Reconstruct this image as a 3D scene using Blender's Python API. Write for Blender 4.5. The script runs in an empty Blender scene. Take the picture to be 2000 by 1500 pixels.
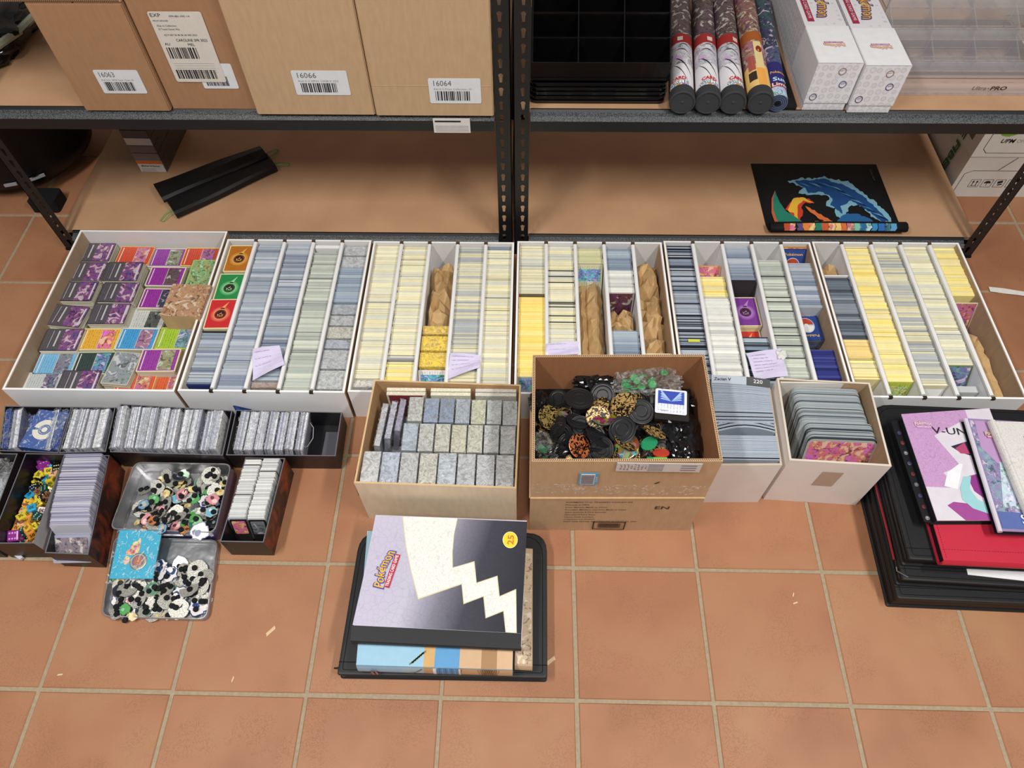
import bpy, math, random
from mathutils import Vector, Matrix, noise
from mathutils.geometry import tessellate_polygon
import numpy as np
random.seed(7)
R_ = random.random
U = random.uniform
T = .245                                   # one floor tile, metres
C = bpy.context.scene.collection
scene = bpy.context.scene

# ---------------------------------------------------------------- camera, world, lights, exposure
CA, CB, CC = -0.5864819747931282, -0.0338352476331637, 0.016207665263306047
FOC = 1.4054068304701686
CAM = Vector((1.5946771014644632*T, -0.9958880039973971*T, 5.6862574018183185*T))
def _rz(a): return Matrix(((math.cos(a), -math.sin(a), 0), (math.sin(a), math.cos(a), 0), (0, 0, 1)))
def _rx(a): return Matrix(((1, 0, 0), (0, math.cos(a), -math.sin(a)), (0, math.sin(a), math.cos(a))))
RC = _rz(CC) @ _rx(CA) @ _rz(CB)           # world to camera
RT = RC.transposed()
cam_d = bpy.data.cameras.new('camera')
cam_d.sensor_width = 36; cam_d.lens = 36*FOC/2; cam_d.clip_start = .02
cam = bpy.data.objects.new('camera', cam_d); C.objects.link(cam)
cam.matrix_world = Matrix.Translation(CAM) @ RT.to_4x4()
scene.camera = cam

wd = bpy.data.worlds.new('world'); scene.world = wd; wd.use_nodes = True
wd.node_tree.nodes['Background'].inputs[0].default_value = (.93, .96, 1, 1)
wd.node_tree.nodes['Background'].inputs[1].default_value = .12
scene.view_settings.view_transform = 'Standard'
scene.view_settings.look = 'None'
scene.view_settings.gamma = 1
scene.view_settings.exposure = 0.42
try: scene.view_settings.use_curve_mapping = False
except Exception: pass
def area(name, x, y, z, sx, sy, power, col=(1, .97, .92)):
    l = bpy.data.lights.new(name, 'AREA'); l.shape = 'RECTANGLE'; l.size = sx; l.size_y = sy
    l.energy = power; l.color = col
    o = bpy.data.objects.new(name, l); C.objects.link(o); o.location = (x, y, z)
    return o
# fluorescent ceiling fittings
area('ceiling_lamp', -.75, -.35, 2.55, .16, 1.1, 32)
area('ceiling_lamp.001', 1.65, -.35, 2.55, .16, 1.1, 35)
area('ceiling_lamp.002', .45, -.55, 2.55, .16, 1.1, 14)

# ---------------------------------------------------------------- measuring
def ray(u, v):
    return RT @ Vector(((u-1000)/1000/FOC, -(v-750)/1000/FOC, -1))
def at(u, v, z=0.0):
    d = ray(u, v); t = (z-CAM.z)/d.z; return CAM+d*t
def atY(u, v, Y):
    d = ray(u, v); t = (Y-CAM.y)/d.y; return CAM+d*t

# ---------------------------------------------------------------- colours and materials
def lin(c):
    if isinstance(c, str):
        c = tuple(int(c[i:i+2], 16)/255 for i in (0, 2, 4))
    return tuple(((x/12.92) if x <= .04045 else ((x+.055)/1.055)**2.4) for x in c)
def jit(c, a=.04, h=.0):
    if isinstance(c, str): c = tuple(int(c[i:i+2], 16)/255 for i in (0, 2, 4))
    k = U(-a, a)
    return tuple(min(1, max(0, x+k+U(-h, h))) for x in c)
MATS = {}
def newmat(name):
    m = bpy.data.materials.new(name); m.use_nodes = True
    nt = m.node_tree; b = nt.nodes['Principled BSDF']
    MATS[name] = m
    return m, nt, b
def N(nt, t, **k):
    n = nt.nodes.new(t)
    for a, v in k.items():
        if a.startswith('i_'): n.inputs[a[2:].replace('_', ' ')].default_value = v
        else: setattr(n, a, v)
    return n
def L(nt, a, b): nt.links.new(a, b)
def attrcol(nt):
    return N(nt, 'ShaderNodeAttribute', attribute_name='Col').outputs['Color']
def mixc(nt, kind, fac, a, b):
    n = nt.nodes.new('ShaderNodeMix'); n.data_type = 'RGBA'; n.blend_type = kind
    if isinstance(fac, (int, float)): n.inputs[0].default_value = fac
    else: L(nt, fac, n.inputs[0])
    for s, i in ((a, 6), (b, 7)):
        if isinstance(s, tuple): n.inputs[i].default_value = s
        else: L(nt, s, n.inputs[i])
    return n.outputs[2]
def ramp(nt, src, stops):
    r = nt.nodes.new('ShaderNodeValToRGB'); L(nt, src, r.inputs[0])
    el = r.color_ramp.elements
    while len(el) < len(stops): el.new(.5)
    for e, (p, c) in zip(el, stops): e.position = p; e.color = (*c, 1) if len(c) == 3 else c
    return r.outputs[0]
def coord(nt, kind='Object', scale=(1, 1, 1), rnd=False):
    tc = nt.nodes.new('ShaderNodeTexCoord')
    mp = nt.nodes.new('ShaderNodeMapping'); mp.inputs['Scale'].default_value = scale
    L(nt, tc.outputs[kind], mp.inputs['Vector'])
    if rnd:
        oi = nt.nodes.new('ShaderNodeObjectInfo')
        mu = N(nt, 'ShaderNodeMath', operation='MULTIPLY'); mu.inputs[1].default_value = 37.0
        L(nt, oi.outputs['Random'], mu.inputs[0]); cx = nt.nodes.new('ShaderNodeCombineXYZ')
        for i in range(3): L(nt, mu.outputs[0], cx.inputs[i])
        L(nt, cx.outputs[0], mp.inputs['Location'])
    return mp.outputs[0]
def noise_(nt, vec, scale, detail=3, rough=.5, dist=0):
    n = N(nt, 'ShaderNodeTexNoise'); n.inputs['Scale'].default_value = scale
    n.inputs['Detail'].default_value = detail; n.inputs['Roughness'].default_value = rough
    n.inputs['Distortion'].default_value = dist
    L(nt, vec, n.inputs['Vector']); return n
def bump(nt, b, src, strength, dist):
    bp = N(nt, 'ShaderNodeBump'); bp.inputs['Strength'].default_value = strength
    bp.inputs['Distance'].default_value = dist
    L(nt, src, bp.inputs['Height']); L(nt, bp.outputs[0], b.inputs['Normal'])
def plain(name, rough, spec=.5, metal=0, nscale=60, namt=.06, bst=0, bdist=.001, coat=0, stretch=(1, 1, 1)):
    m, nt, b = newmat(name)
    v = coord(nt, 'Object', stretch)
    n = noise_(nt, v, nscale)
    g = ramp(nt, n.outputs[0], [(.3, (1-namt,)*3), (.7, (1, 1, 1))])
    L(nt, mixc(nt, 'MULTIPLY', 1, attrcol(nt), g), b.inputs['Base Color'])
    b.inputs['Roughness'].default_value = rough; b.inputs['Metallic'].default_value = metal
    b.inputs['Specular IOR Level'].default_value = spec
    b.inputs['Coat Weight'].default_value = coat; b.inputs['Coat Roughness'].default_value = .05
    if bst: bump(nt, b, n.outputs[0], bst, bdist)
    return m
plain('paper', .7, .3)
plain('satin', .38, .4)
plain('gloss', .16, .5, coat=.4)
plain('blackgloss', .12, .5, nscale=25, namt=.3, bst=.15, bdist=.002, coat=.3)
plain('leather', .5, .35, nscale=900, namt=.2, bst=.25, bdist=.0004)
plain('kraft', .85, .15, nscale=110, namt=.10, bst=.06, bdist=.0005, stretch=(1, 1, .25))
plain('kraftpaper', .8, .15, nscale=70, namt=.12, bst=.15, bdist=.001)
plain('metalpaint', .42, .5, nscale=420, namt=.1, bst=.35, bdist=.0006)
plain('silver', .33, .5, metal=.85, nscale=14, namt=.35, bst=.5, bdist=.012)
plain('engraved', .4, .5, metal=.45, nscale=500, namt=.6, bst=.8, bdist=.001)
plain('rubber', .75, .25)
plain('enamel', .2, .5, coat=.5)
plain('boardcard', .6, .3, nscale=25, namt=.04)
# hammered beam lip: flecked black paint, reflected sheen put into its grey
m, nt, b = newmat('hammered_sheen')
v = coord(nt); n = noise_(nt, v, 420, 2)
g = ramp(nt, n.outputs[0], [(.38, lin('26282b')), (.62, lin('5a5d60'))])
L(nt, g, b.inputs['Base Color']); b.inputs['Roughness'].default_value = .45
bump(nt, b, n.outputs[0], .5, .0006)
# terracotta tile
m, nt, b = newmat('terracotta')
v = coord(nt, 'Object', rnd=True)
n1 = noise_(nt, v, 5, 3); n2 = noise_(nt, v, 55, 6, .65); n3 = noise_(nt, v, 12, 2)
oi = N(nt, 'ShaderNodeObjectInfo')
c0 = ramp(nt, n1.outputs[0], [(.3, lin('9c6a4c')), (.5, lin('a87656')), (.72, lin('ad805d'))])
c1 = mixc(nt, 'MIX', oi.outputs['Random'], (1, 1, 1, 1), (.93, .9, .88, 1))
c2 = mixc(nt, 'MULTIPLY', 1, c0, c1)
pit = N(nt, 'ShaderNodeTexWave'); pit.inputs['Scale'].default_value = 24; pit.inputs['Distortion'].default_value = 22
pit.inputs['Detail'].default_value = 4; pit.inputs['Detail Scale'].default_value = 3; L(nt, v, pit.inputs['Vector'])
pm = ramp(nt, pit.outputs['Fac'], [(.0, (.0,)*3), (.16, (1, 1, 1))])
msk = ramp(nt, n3.outputs[0], [(.47, (1, 1, 1)), (.6, (0, 0, 0))])
pits = mixc(nt, 'LIGHTEN', 1, pm, msk)
c3 = mixc(nt, 'MULTIPLY', .09, c2, pits)
L(nt, c3, b.inputs['Base Color']); b.inputs['Roughness'].default_value = .5
b.inputs['Specular IOR Level'].default_value = .35
hh = mixc(nt, 'ADD', .35, pits, n2.outputs[0]); bump(nt, b, hh, .3, .001)
# grout
plain('grout', .9, .1, nscale=160, namt=.18, bst=.3, bdist=.001)
# mdf shelf board
m, nt, b = newmat('mdf')
v = coord(nt); n1 = noise_(nt, v, 7, 4); n2 = noise_(nt, v, 300, 2)
c = ramp(nt, n1.outputs[0], [(.3, lin('b98f6c')), (.7, lin('c89f7b'))])
L(nt, mixc(nt, 'MULTIPLY', .12, c, n2.outputs[0]), b.inputs['Base Color']); b.inputs['Roughness'].default_value = .55
# printed artwork: loose bright shapes
for nm_, lo_, hi_ in (('art', .28, .68), ('artmono', .475, .52)):
    m, nt, b = newmat(nm_)
    v = coord(nt, 'Object', rnd=True)
    n1 = noise_(nt, v, 42, 3, .55, 1.6); n2 = noise_(nt, v, 75, 3, .6, 1.5)
    hs = N(nt, 'ShaderNodeHueSaturation'); L(nt, attrcol(nt), hs.inputs['Color'])
    hr = N(nt, 'ShaderNodeMapRange'); hr.inputs[1].default_value = .3; hr.inputs[2].default_value = .7
    hr.inputs[3].default_value = lo_; hr.inputs[4].default_value = hi_
    L(nt, n1.outputs[0], hr.inputs[0]); L(nt, hr.outputs[0], hs.inputs['Hue'])
    hs.inputs['Saturation'].default_value = .8
    dk = ramp(nt, n2.outputs[0], [(.36, (.12, .12, .14)), (.48, (1, 1, 1))])
    c = mixc(nt, 'MULTIPLY', .75, hs.outputs[0], dk)
    lt = ramp(nt, n1.outputs[0], [(.56, (0, 0, 0)), (.62, (1, 1, 1))])
    c = mixc(nt, 'MIX', lt, c, mixc(nt, 'MIX', .45, attrcol(nt), (.95, .93, .9, 1)))
    L(nt, c, b.inputs['Base Color']); b.inputs['Roughness'].default_value = .3
# printed text panel: fine lines of dark print
m, nt, b = newmat('printpanel')
v = coord(nt, 'Object')
w = N(nt, 'ShaderNodeTexWave'); w.bands_direction = 'X'; w.inputs['Scale'].default_value = 55
w.inputs['Distortion'].default_value = .6; w.inputs['Detail'].default_value = 2; L(nt, v, w.inputs['Vector'])
n1 = noise_(nt, v, 420, 2)
mm = mixc(nt, 'LIGHTEN', 1, ramp(nt, w.outputs['Fac'], [(.3, (0, 0, 0)), (.5, (1, 1, 1))]), ramp(nt, n1.outputs[0], [(.45, (1, 1, 1)), (.55, (0, 0, 0))]))
c = mixc(nt, 'MIX', mm, mixc(nt, 'MULTIPLY', 1, attrcol(nt), (.62, .6, .62, 1)), attrcol(nt))
L(nt, c, b.inputs['Base Color']); b.inputs['Roughness'].default_value = .35
# wrapped cards: cellophane over pale card edges, its crinkle highlights put into the colour
m, nt, b = newmat('wrapped')
v = coord(nt, 'Object', rnd=True)
n1 = noise_(nt, v, 95, 5, .7, 3.5); n2 = noise_(nt, v, 22, 2)
g = ramp(nt, n1.outputs[0], [(.36, (1.06,)*3), (.50, (1.18,)*3), (.58, (1.3,)*3), (.64, (1.7,)*3)])
L(nt, mixc(nt, 'MULTIPLY', 1, attrcol(nt), g), b.inputs['Base Color'])
b.inputs['Roughness'].default_value = .16; b.inputs['Coat Weight'].default_value = .6
bump(nt, b, n1.outputs[0], .6, .002)
# thin clear film with creases
m, nt, b = newmat('film')
nt.nodes.remove(b)
v = coord(nt, 'Object', rnd=True)
n1 = noise_(nt, v, 55, 5, .65, 3)
bp = N(nt, 'ShaderNodeBump'); bp.inputs['Strength'].default_value = 1; bp.inputs['Distance'].default_value = .006
L(nt, n1.outputs[0], bp.inputs['Height'])
gl = N(nt, 'ShaderNodeBsdfGlossy'); gl.inputs['Roughness'].default_value = .30; L(nt, bp.outputs[0], gl.inputs['Normal'])
tr = N(nt, 'ShaderNodeBsdfTransparent'); mx = N(nt, 'ShaderNodeMixShader')
fr = ramp(nt, n1.outputs[0], [(.45, (.05,)*3), (.62, (.45,)*3)])
L(nt, fr, mx.inputs[0]); L(nt, tr.outputs[0], mx.inputs[1]); L(nt, gl.outputs[0], mx.inputs[2])
L(nt, mx.outputs[0], nt.nodes['Material Output'].inputs[0])
# clear acrylic
m, nt, b = newmat('acrylic')
b.inputs['Base Color'].default_value = (.75, .72, .74, 1); b.inputs['Roughness'].default_value = .08
v = coord(nt); n1 = noise_(nt, v, 30); bump(nt, b, n1.outputs[0], .05, .001)
tr = N(nt, 'ShaderNodeBsdfTransparent'); mx = N(nt, 'ShaderNodeMixShader'); mx.inputs[0].default_value = .13
L(nt, tr.outputs[0], mx.inputs[1]); L(nt, b.outputs[0], mx.inputs[2]); L(nt, mx.outputs[0], nt.nodes['Material Output'].inputs[0])
plain('acrylicedge', .3, .5, nscale=90, namt=.3)
# lavender plastic of the card holders
m, nt, b = newmat('holder')
L(nt, attrcol(nt), b.inputs['Base Color']); b.inputs['Roughness'].default_value = .15
b.inputs['Transmission Weight'].default_value = .25; b.inputs['Coat Weight'].default_value = .4
# worn rust-red print on black card
m, nt, b = newmat('rustprint')
v = coord(nt); n1 = noise_(nt, v, 16, 5, .6, 1)
c = ramp(nt, n1.outputs[0], [(.45, lin('2a1c1b')), (.56, lin('6a2d1c')), (.66, lin('8a3a20'))])
L(nt, c, b.inputs['Base Color']); b.inputs['Roughness'].default_value = .4
# holographic foil
m, nt, b = newmat('foil')
v = coord(nt, 'Object', rnd=True); vo = N(nt, 'ShaderNodeTexVoronoi'); vo.inputs['Scale'].default_value = 120; L(nt, v, vo.inputs['Vector'])
hs = N(nt, 'ShaderNodeHueSaturation'); hs.inputs['Color'].default_value = (.3, .8, .6, 1)
L(nt, mixc(nt, 'MULTIPLY', .8, vo.outputs['Color'], (.5, .48, .42, 1)), b.inputs['Base Color']); b.inputs['Metallic'].default_value = .7; b.inputs['Roughness'].default_value = .25
# gold relief
m, nt, b = newmat('goldrelief')
v = coord(nt, 'Object', rnd=True); n1 = noise_(nt, v, 95, 2, .5, 2.5)
g = ramp(nt, n1.outputs[0], [(.44, (.02, .018, .015)), (.49, (.02, .018, .015)), (.51, (1, 1, 1))])
L(nt, mixc(nt, 'MULTIPLY', 1, attrcol(nt), g), b.inputs['Base Color']); b.inputs['Roughness'].default_value = .3
b.inputs['Metallic'].default_value = .3; bump(nt, b, n1.outputs[0], .4, .001)
# pale hexagon print
m, nt, b = newmat('palehex')
v = coord(nt); vo = N(nt, 'ShaderNodeTexVoronoi'); vo.inputs['Scale'].default_value = 62; vo.inputs['Randomness'].default_value = .25; L(nt, v, vo.inputs['Vector'])
g = ramp(nt, vo.outputs['Distance'], [(.0, lin('e9e8ea')), (.28, lin('dcdbdf')), (.36, lin('cfced4')), (.46, lin('e9e8ea'))])
L(nt, mixc(nt, 'MULTIPLY', 1, attrcol(nt), g), b.inputs['Base Color']); b.inputs['Roughness'].default_value = .3
# printed fade from silver to near black, across the cover
m, nt, b = newmat('coverfade')
tc = nt.nodes.new('ShaderNodeTexCoord'); sx_ = nt.nodes.new('ShaderNodeSeparateXYZ'); L(nt, tc.outputs['Object'], sx_.inputs[0])
ma = N(nt, 'ShaderNodeMath', operation='MULTIPLY_ADD'); ma.inputs[1].default_value = -.28; L(nt, sx_.outputs[1], ma.inputs[0]); L(nt, sx_.outputs[0], ma.inputs[2])
mr = N(nt, 'ShaderNodeMapRange'); mr.inputs[1].default_value = -.16; mr.inputs[2].default_value = .16; L(nt, ma.outputs[0], mr.inputs[0])
g = ramp(nt, mr.outputs[0], [(.0, lin('c4bfd4')), (.33, lin('c0bccf')), (.52, lin('7c7b8a')), (.68, lin('44444e')), (1, lin('2c2c33'))])
vo = N(nt, 'ShaderNodeTexVoronoi'); vo.feature = 'DISTANCE_TO_EDGE'; vo.inputs['Scale'].default_value = 85; L(nt, tc.outputs['Object'], vo.inputs['Vector'])
L(nt, mixc(nt, 'MULTIPLY', 1, g, ramp(nt, vo.outputs['Distance'], [(.0, (.88,)*3), (.06, (1, 1, 1))])), b.inputs['Base Color']); b.inputs['Roughness'].default_value = .3
plain('blackmatte', .45, .25, nscale=40, namt=.2)
plain('filmsheet', .1, .5)
m = MATS['filmsheet']; nt = m.node_tree; b = nt.nodes['Principled BSDF']
tr = N(nt, 'ShaderNodeBsdfTransparent'); mx = N(nt, 'ShaderNodeMixShader'); v = coord(nt); n1 = noise_(nt, v, 45, 4, .6, 3)
L(nt, ramp(nt, n1.outputs[0], [(.55, (.015,)*3), (.66, (.30,)*3)]), mx.inputs[0]); L(nt, tr.outputs[0], mx.inputs[1]); L(nt, b.outputs[0], mx.inputs[2]); L(nt, mx.outputs[0], nt.nodes['Material Output'].inputs[0])
# silver cover with fine line figures
m, nt, b = newmat('linefigures')
v = coord(nt); vo = N(nt, 'ShaderNodeTexVoronoi'); vo.feature = 'DISTANCE_TO_EDGE'; vo.inputs['Scale'].default_value = 70; 
n1 = noise_(nt, v, 30, 2, .5, 1); L(nt, mixc(nt, 'MIX', .15, v, n1.outputs['Color']), vo.inputs['Vector'])
g = ramp(nt, vo.outputs['Distance'], [(.0, (.80,)*3), (.045, (.84,)*3), (.07, (1, 1, 1))])
L(nt, mixc(nt, 'MULTIPLY', 1, attrcol(nt), g), b.inputs['Base Color']); b.inputs['Roughness'].default_value = .28
b.inputs['Coat Weight'].default_value = .3

# ---------------------------------------------------------------- mesh builder
class MB:
    def __init__(s, M=None):
        s.v = []; s.f = []; s.m = []; s.c = []; s.M = M
    def add(s, vs, fs, mat='paper', col='ffffff', M=None):
        k = len(s.v)
        for p in vs:
            p = Vector(p)
            if M is not None: p = M @ p
            if s.M is not None: p = s.M @ p
            s.v.append(p)
        multi = isinstance(mat, (list, tuple)); cm = isinstance(col, list)
        for i, f in enumerate(fs):
            s.f.append([a+k for a in f]); s.m.append(mat[i] if multi else mat)
            s.c.append(lin(col[i]) if cm else lin(col))
        return s
    def box(s, x0, x1, y0, y1, z0, z1, mat='paper', col='ffffff', M=None):
        return s.add([(x0, y0, z0), (x1, y0, z0), (x1, y1, z0), (x0, y1, z0), (x0, y0, z1), (x1, y0, z1), (x1, y1, z1), (x0, y1, z1)],
              [(0, 3, 2, 1), (4, 5, 6, 7), (0, 1, 5, 4), (1, 2, 6, 5), (2, 3, 7, 6), (3, 0, 4, 7)], mat, col, M)
    def prism(s, poly, z0, z1, mat='paper', col='ffffff', topmat=None, topcol=None, M=None):
        n = len(poly)
        ar = sum(poly[i][0]*poly[(i+1) % n][1]-poly[(i+1) % n][0]*poly[i][1] for i in range(n))
        if ar < 0: poly = poly[::-1]
        vs = [(x, y, z0) for x, y in poly]+[(x, y, z1) for x, y in poly]
        fs = [tuple(range(n))[::-1], tuple(range(n, 2*n))]+[(i, (i+1) % n, n+(i+1) % n, n+i) for i in range(n)]
        mats = [mat, topmat or mat]+[mat]*n; cols = [col, topcol or col]+[col]*n
        return s.add(vs, fs, mats, cols, M)
    def quad(s, a, b, c, d, mat='paper', col='ffffff', M=None):
        return s.add([a, b, c, d], [(0, 1, 2, 3)], mat, col, M)
    def tube(s, pts, r, n=6, mat='paper', col='ffffff', M=None, rs=None):
        pts = [Vector(p) for p in pts]; vs = []; fs = []
        for i, p in enumerate(pts):
            d = (pts[min(i+1, len(pts)-1)]-pts[max(i-1, 0)]).normalized()
            up = Vector((0, 0, 1)) if abs(d.z) < .9 else Vector((1, 0, 0))
            a = d.cross(up).normalized(); b_ = a.cross(d)
            rr = rs[i] if rs else r
            for j in range(n):
                t = 2*math.pi*j/n; vs.append(p+a*math.cos(t)*rr+b_*math.sin(t)*rr)
        for i in range(len(pts)-1):
            for j in range(n):
                fs.append((i*n+j, i*n+(j+1) % n, (i+1)*n+(j+1) % n, (i+1)*n+j))
        fs.append(tuple(range(n))[::-1]); fs.append(tuple(range((len(pts)-1)*n, len(pts)*n)))
        return s.add(vs, fs, mat, col, M)
    def lathe(s, prof, n=24, mat='paper', col='ffffff', M=None, cols=None, mats=None):
        vs = []; fs = []; cc = []; mm = []
        for r, z in prof:
            for j in range(n):
                t = 2*math.pi*j/n; vs.append((r*math.cos(t), r*math.sin(t), z))
        for i in range(len(prof)-1):
            for j in range(n):
                fs.append((i*n+j, i*n+(j+1) % n, (i+1)*n+(j+1) % n, (i+1)*n+j))
                cc.append(cols[i] if cols else col); mm.append(mats[i] if mats else mat)
        fs.append(tuple(range(n))[::-1]); cc.append(cols[0] if cols else col); mm.append(mats[0] if mats else mat)
        fs.append(tuple(range((len(prof)-1)*n, len(prof)*n))); cc.append(cols[-1] if cols else col); mm.append(mats[-1] if mats else mat)
        return s.add(vs, fs, mm, cc, M)
    def mesh(s, name, smooth=False):
        me = bpy.data.meshes.new(name)
        me.from_pydata([tuple(p) for p in s.v], [], s.f)
        names = []
        for x in s.m:
            if x not in names: names.append(x)
        for x in names: me.materials.append(MATS[x])
        ix = {x: i for i, x in enumerate(names)}
        me.polygons.foreach_set('material_index', [ix[x] for x in s.m])
        ca = me.color_attributes.new('Col', 'FLOAT_COLOR', 'CORNER')
        buf = []
        for f, c in zip(s.f, s.c): buf += [c[0], c[1], c[2], 1.0]*len(f)
        ca.data.foreach_set('color', buf)
        if smooth: me.polygons.foreach_set('use_smooth', [True]*len(s.f))
        me.update()
        return me
    def build(s, name, parent=None, loc=(0, 0, 0), rot=(0, 0, 0), smooth=False):
        o = bpy.data.objects.new(name, s.mesh(name, smooth)); C.objects.link(o)
        o.location = loc; o.rotation_euler = rot
        if parent: o.parent = parent
        return o
def tag(o, label=None, cat=None, group=None, kind=None):
    if label: o['label'] = label
    if cat: o['category'] = cat
    if group: o['group'] = group
    if kind: o['kind'] = kind
    return o
def thing(name, label, cat, loc=(0, 0, 0), rz=0, group=None, rot=None):
    o = bpy.data.objects.new(name, None); C.objects.link(o); o.empty_display_size = .02
    o.location = loc; o.rotation_euler = rot or (0, 0, rz)
    return tag(o, label, cat, group)
def Tr(x, y=None, z=None):
    return Matrix.Translation(Vector(x) if y is None else Vector((x, y, z)))
def inv(o):                                  # world coordinates into a thing's own frame (things made unrotated)
    return Matrix.Translation(-Vector(o.location))
def basis(o, ex, ey):                        # frame with origin o and axes ex, ey (normal = ex x ey)
    ex = Vector(ex).normalized(); ey = Vector(ey); ez = ex.cross(ey).normalized(); ey = ez.cross(ex)
    M = Matrix.Identity(4)
    for i in range(3): M[i][0] = ex[i]; M[i][1] = ey[i]; M[i][2] = ez[i]; M[i][3] = o[i]
    return M
TXT = {}
def txt_data(s, bold=0, res=2):
    k = (s, bold)
    if k not in TXT:
        cu = bpy.data.curves.new('lettering', 'FONT'); cu.body = s; cu.resolution_u = res; cu.fill_mode = 'FRONT'
        cu.offset = bold; cu.align_x = 'CENTER'; cu.align_y = 'CENTER'
        ob = bpy.data.objects.new('lettering', cu)
        me = bpy.data.meshes.new_from_object(ob)
        vs = [v.co.copy() for v in me.vertices]; fs = [tuple(p.vertices) for p in me.polygons]
        w = [v.x for v in vs] or [0]; cx = (max(w)+min(w))/2
        vs = [Vector((v.x-cx, v.y, 0)) for v in vs]
        TXT[k] = (vs, fs, max(w)-min(w))
        bpy.data.objects.remove(ob); bpy.data.curves.remove(cu); bpy.data.meshes.remove(me)
    return TXT[k]
def text(mb, s, size, col, M, mat='paper', bold=0, width=None, warp=None, sy=1):
    vs, fs, w = txt_data(s, bold)
    sx = size if width is None else width/max(w, 1e-6)
    pts = [Vector((v.x*sx, v.y*size*sy, 0)) for v in vs]
    if warp: pts = [warp(p) for p in pts]
    mb.add(pts, fs, mat, col, M)
def rrect(x0, x1, y0, y1, r, n=3):
    out = []
    for cx, cy, a in ((x1-r, y1-r, 0), (x0+r, y1-r, 90), (x0+r, y0+r, 180), (x1-r, y0+r, 270)):
        for i in range(n+1):
            t = math.radians(a+90*i/n); out.append((cx+r*math.cos(t), cy+r*math.sin(t)))
    return out
def inset(q, t):
    q = [Vector((a[0], a[1])) for a in q]; n = len(q); out = []
    for i in range(n):
        a = (q[i-1]-q[i]).normalized(); b_ = (q[(i+1) % n]-q[i]).normalized()
        s_ = abs(a.x*b_.y-a.y*b_.x); out.append(q[i]+(a+b_)*t/max(s_, .2))
    return [tuple(p) for p in out]
def open_box(parent, q, z0, z1, t, mo='paper', co='ffffff', mi=None, ci=None, rim=None, names=('front_wall', 'right_wall', 'back_wall', 'left_wall'), outs=None):
    """q: four world corners front-left, front-right, back-right, back-left; each wall a part"""
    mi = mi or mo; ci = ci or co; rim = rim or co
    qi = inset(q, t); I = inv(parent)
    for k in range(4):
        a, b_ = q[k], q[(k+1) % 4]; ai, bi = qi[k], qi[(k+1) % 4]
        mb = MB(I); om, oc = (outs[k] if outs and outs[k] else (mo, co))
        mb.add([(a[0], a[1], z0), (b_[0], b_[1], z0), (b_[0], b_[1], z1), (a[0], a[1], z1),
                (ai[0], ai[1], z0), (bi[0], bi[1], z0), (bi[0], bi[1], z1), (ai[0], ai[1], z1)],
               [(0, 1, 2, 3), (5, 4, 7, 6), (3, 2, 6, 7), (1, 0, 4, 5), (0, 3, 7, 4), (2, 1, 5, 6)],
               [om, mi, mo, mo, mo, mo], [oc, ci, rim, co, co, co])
        mb.build(names[k], parent)
    mb = MB(I); mb.prism([(p[0], p[1]) for p in qi], z0, z0+t, mi, ci); mb.build('base', parent)
    return qi
def lerp(a, b_, t): return tuple(x+(y-x)*t for x, y in zip(a, b_))
def bil(q, s_, t):                            # s across (front-left to front-right), t front to back
    a = lerp(q[0], q[1], s_); b_ = lerp(q[3], q[2], s_); return lerp(a, b_, t)
def logo(mb, M, size, blue='3b4a9c', yel='f6c63a', banner=True, bcol='c43350', word='Pokémon', bw='TRADING CARD GAME'):
    """yellow word with a blue rim over a red banner; M maps x right, y up, z out"""
    w = size*3.1
    def arc(p): return Vector((p.x, p.y*(1+.25*abs(p.x)/w)+.16*size*math.cos(p.x*5/w), 0))
    text(mb, word, size*1.02, blue, M @ Tr(0, 0, .0002), bold=.07, width=w*1.06, warp=arc)
    text(mb, word, size, yel, M @ Tr(0, 0, .0004), bold=.012, width=w, warp=arc)
    if banner:
        mb.quad((-w*.46, -size*.95, .0002), (w*.46, -size*.95, .0002), (w*.46, -size*.5, .0002), (-w*.46, -size*.5, .0002), 'paper', bcol, M)
        text(mb, bw, size*.36, 'f4ecec', M @ Tr(0, -size*.72, .0005), bold=.02, width=w*.86)
def third(s_): return ('front third', 'middle third', 'rear third')[min(2, int(s_*3))]
# ---------------------------------------------------------------- the floor
floor = MB(); floor.box(-3, 3.5, -1.4, 3.2, -.03, -.0022, 'grout', 'a89880')
FL = floor.build('floor'); tag(FL, 'terracotta tiled floor with pale sandy grout', kind='structure')
tm = MB(); g = .0036; hs_ = T/2-g
ch = .0016
vs = [(-hs_+ch, -hs_+ch, 0), (hs_-ch, -hs_+ch, 0), (hs_-ch, hs_-ch, 0), (-hs_+ch, hs_-ch, 0),
      (-hs_, -hs_, -.0016), (hs_, -hs_, -.0016), (hs_, hs_, -.0016), (-hs_, hs_, -.0016),
      (-hs_, -hs_, -.01), (hs_, -hs_, -.01), (hs_, hs_, -.01), (-hs_, hs_, -.01)]
fs = [(0, 1, 2, 3)]
for k in range(4): fs += [(4+k, 4+(k+1) % 4, (k+1) % 4, k), (8+k, 8+(k+1) % 4, 4+(k+1) % 4, 4+k)]
tm.add(vs, fs, 'terracotta'); tme = tm.mesh('tile')
for i in range(-6, 9):
    for j in range(-3, 9):
        o = bpy.data.objects.new('tile', tme); C.objects.link(o); o.parent = FL
        o.location = ((i+.5)*T+U(-.0006, .0006), (j+.5)*T+U(-.0006, .0006), U(-.0005, .0003))
        o.rotation_euler = (0, 0, random.choice((0, 1, 2, 3))*math.pi/2+U(-.002, .002))

wm = MB(); wm.box(-3, 3.5, 2.25, 2.35, 0, 2.6, 'boardcard', 'b8aca0'); tag(wm.build('ambient_block_wall'), 'unseen plain wall added behind the shelving to block ambient light', kind='structure')  # out of view, added to hold back ambient light from the rear
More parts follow.
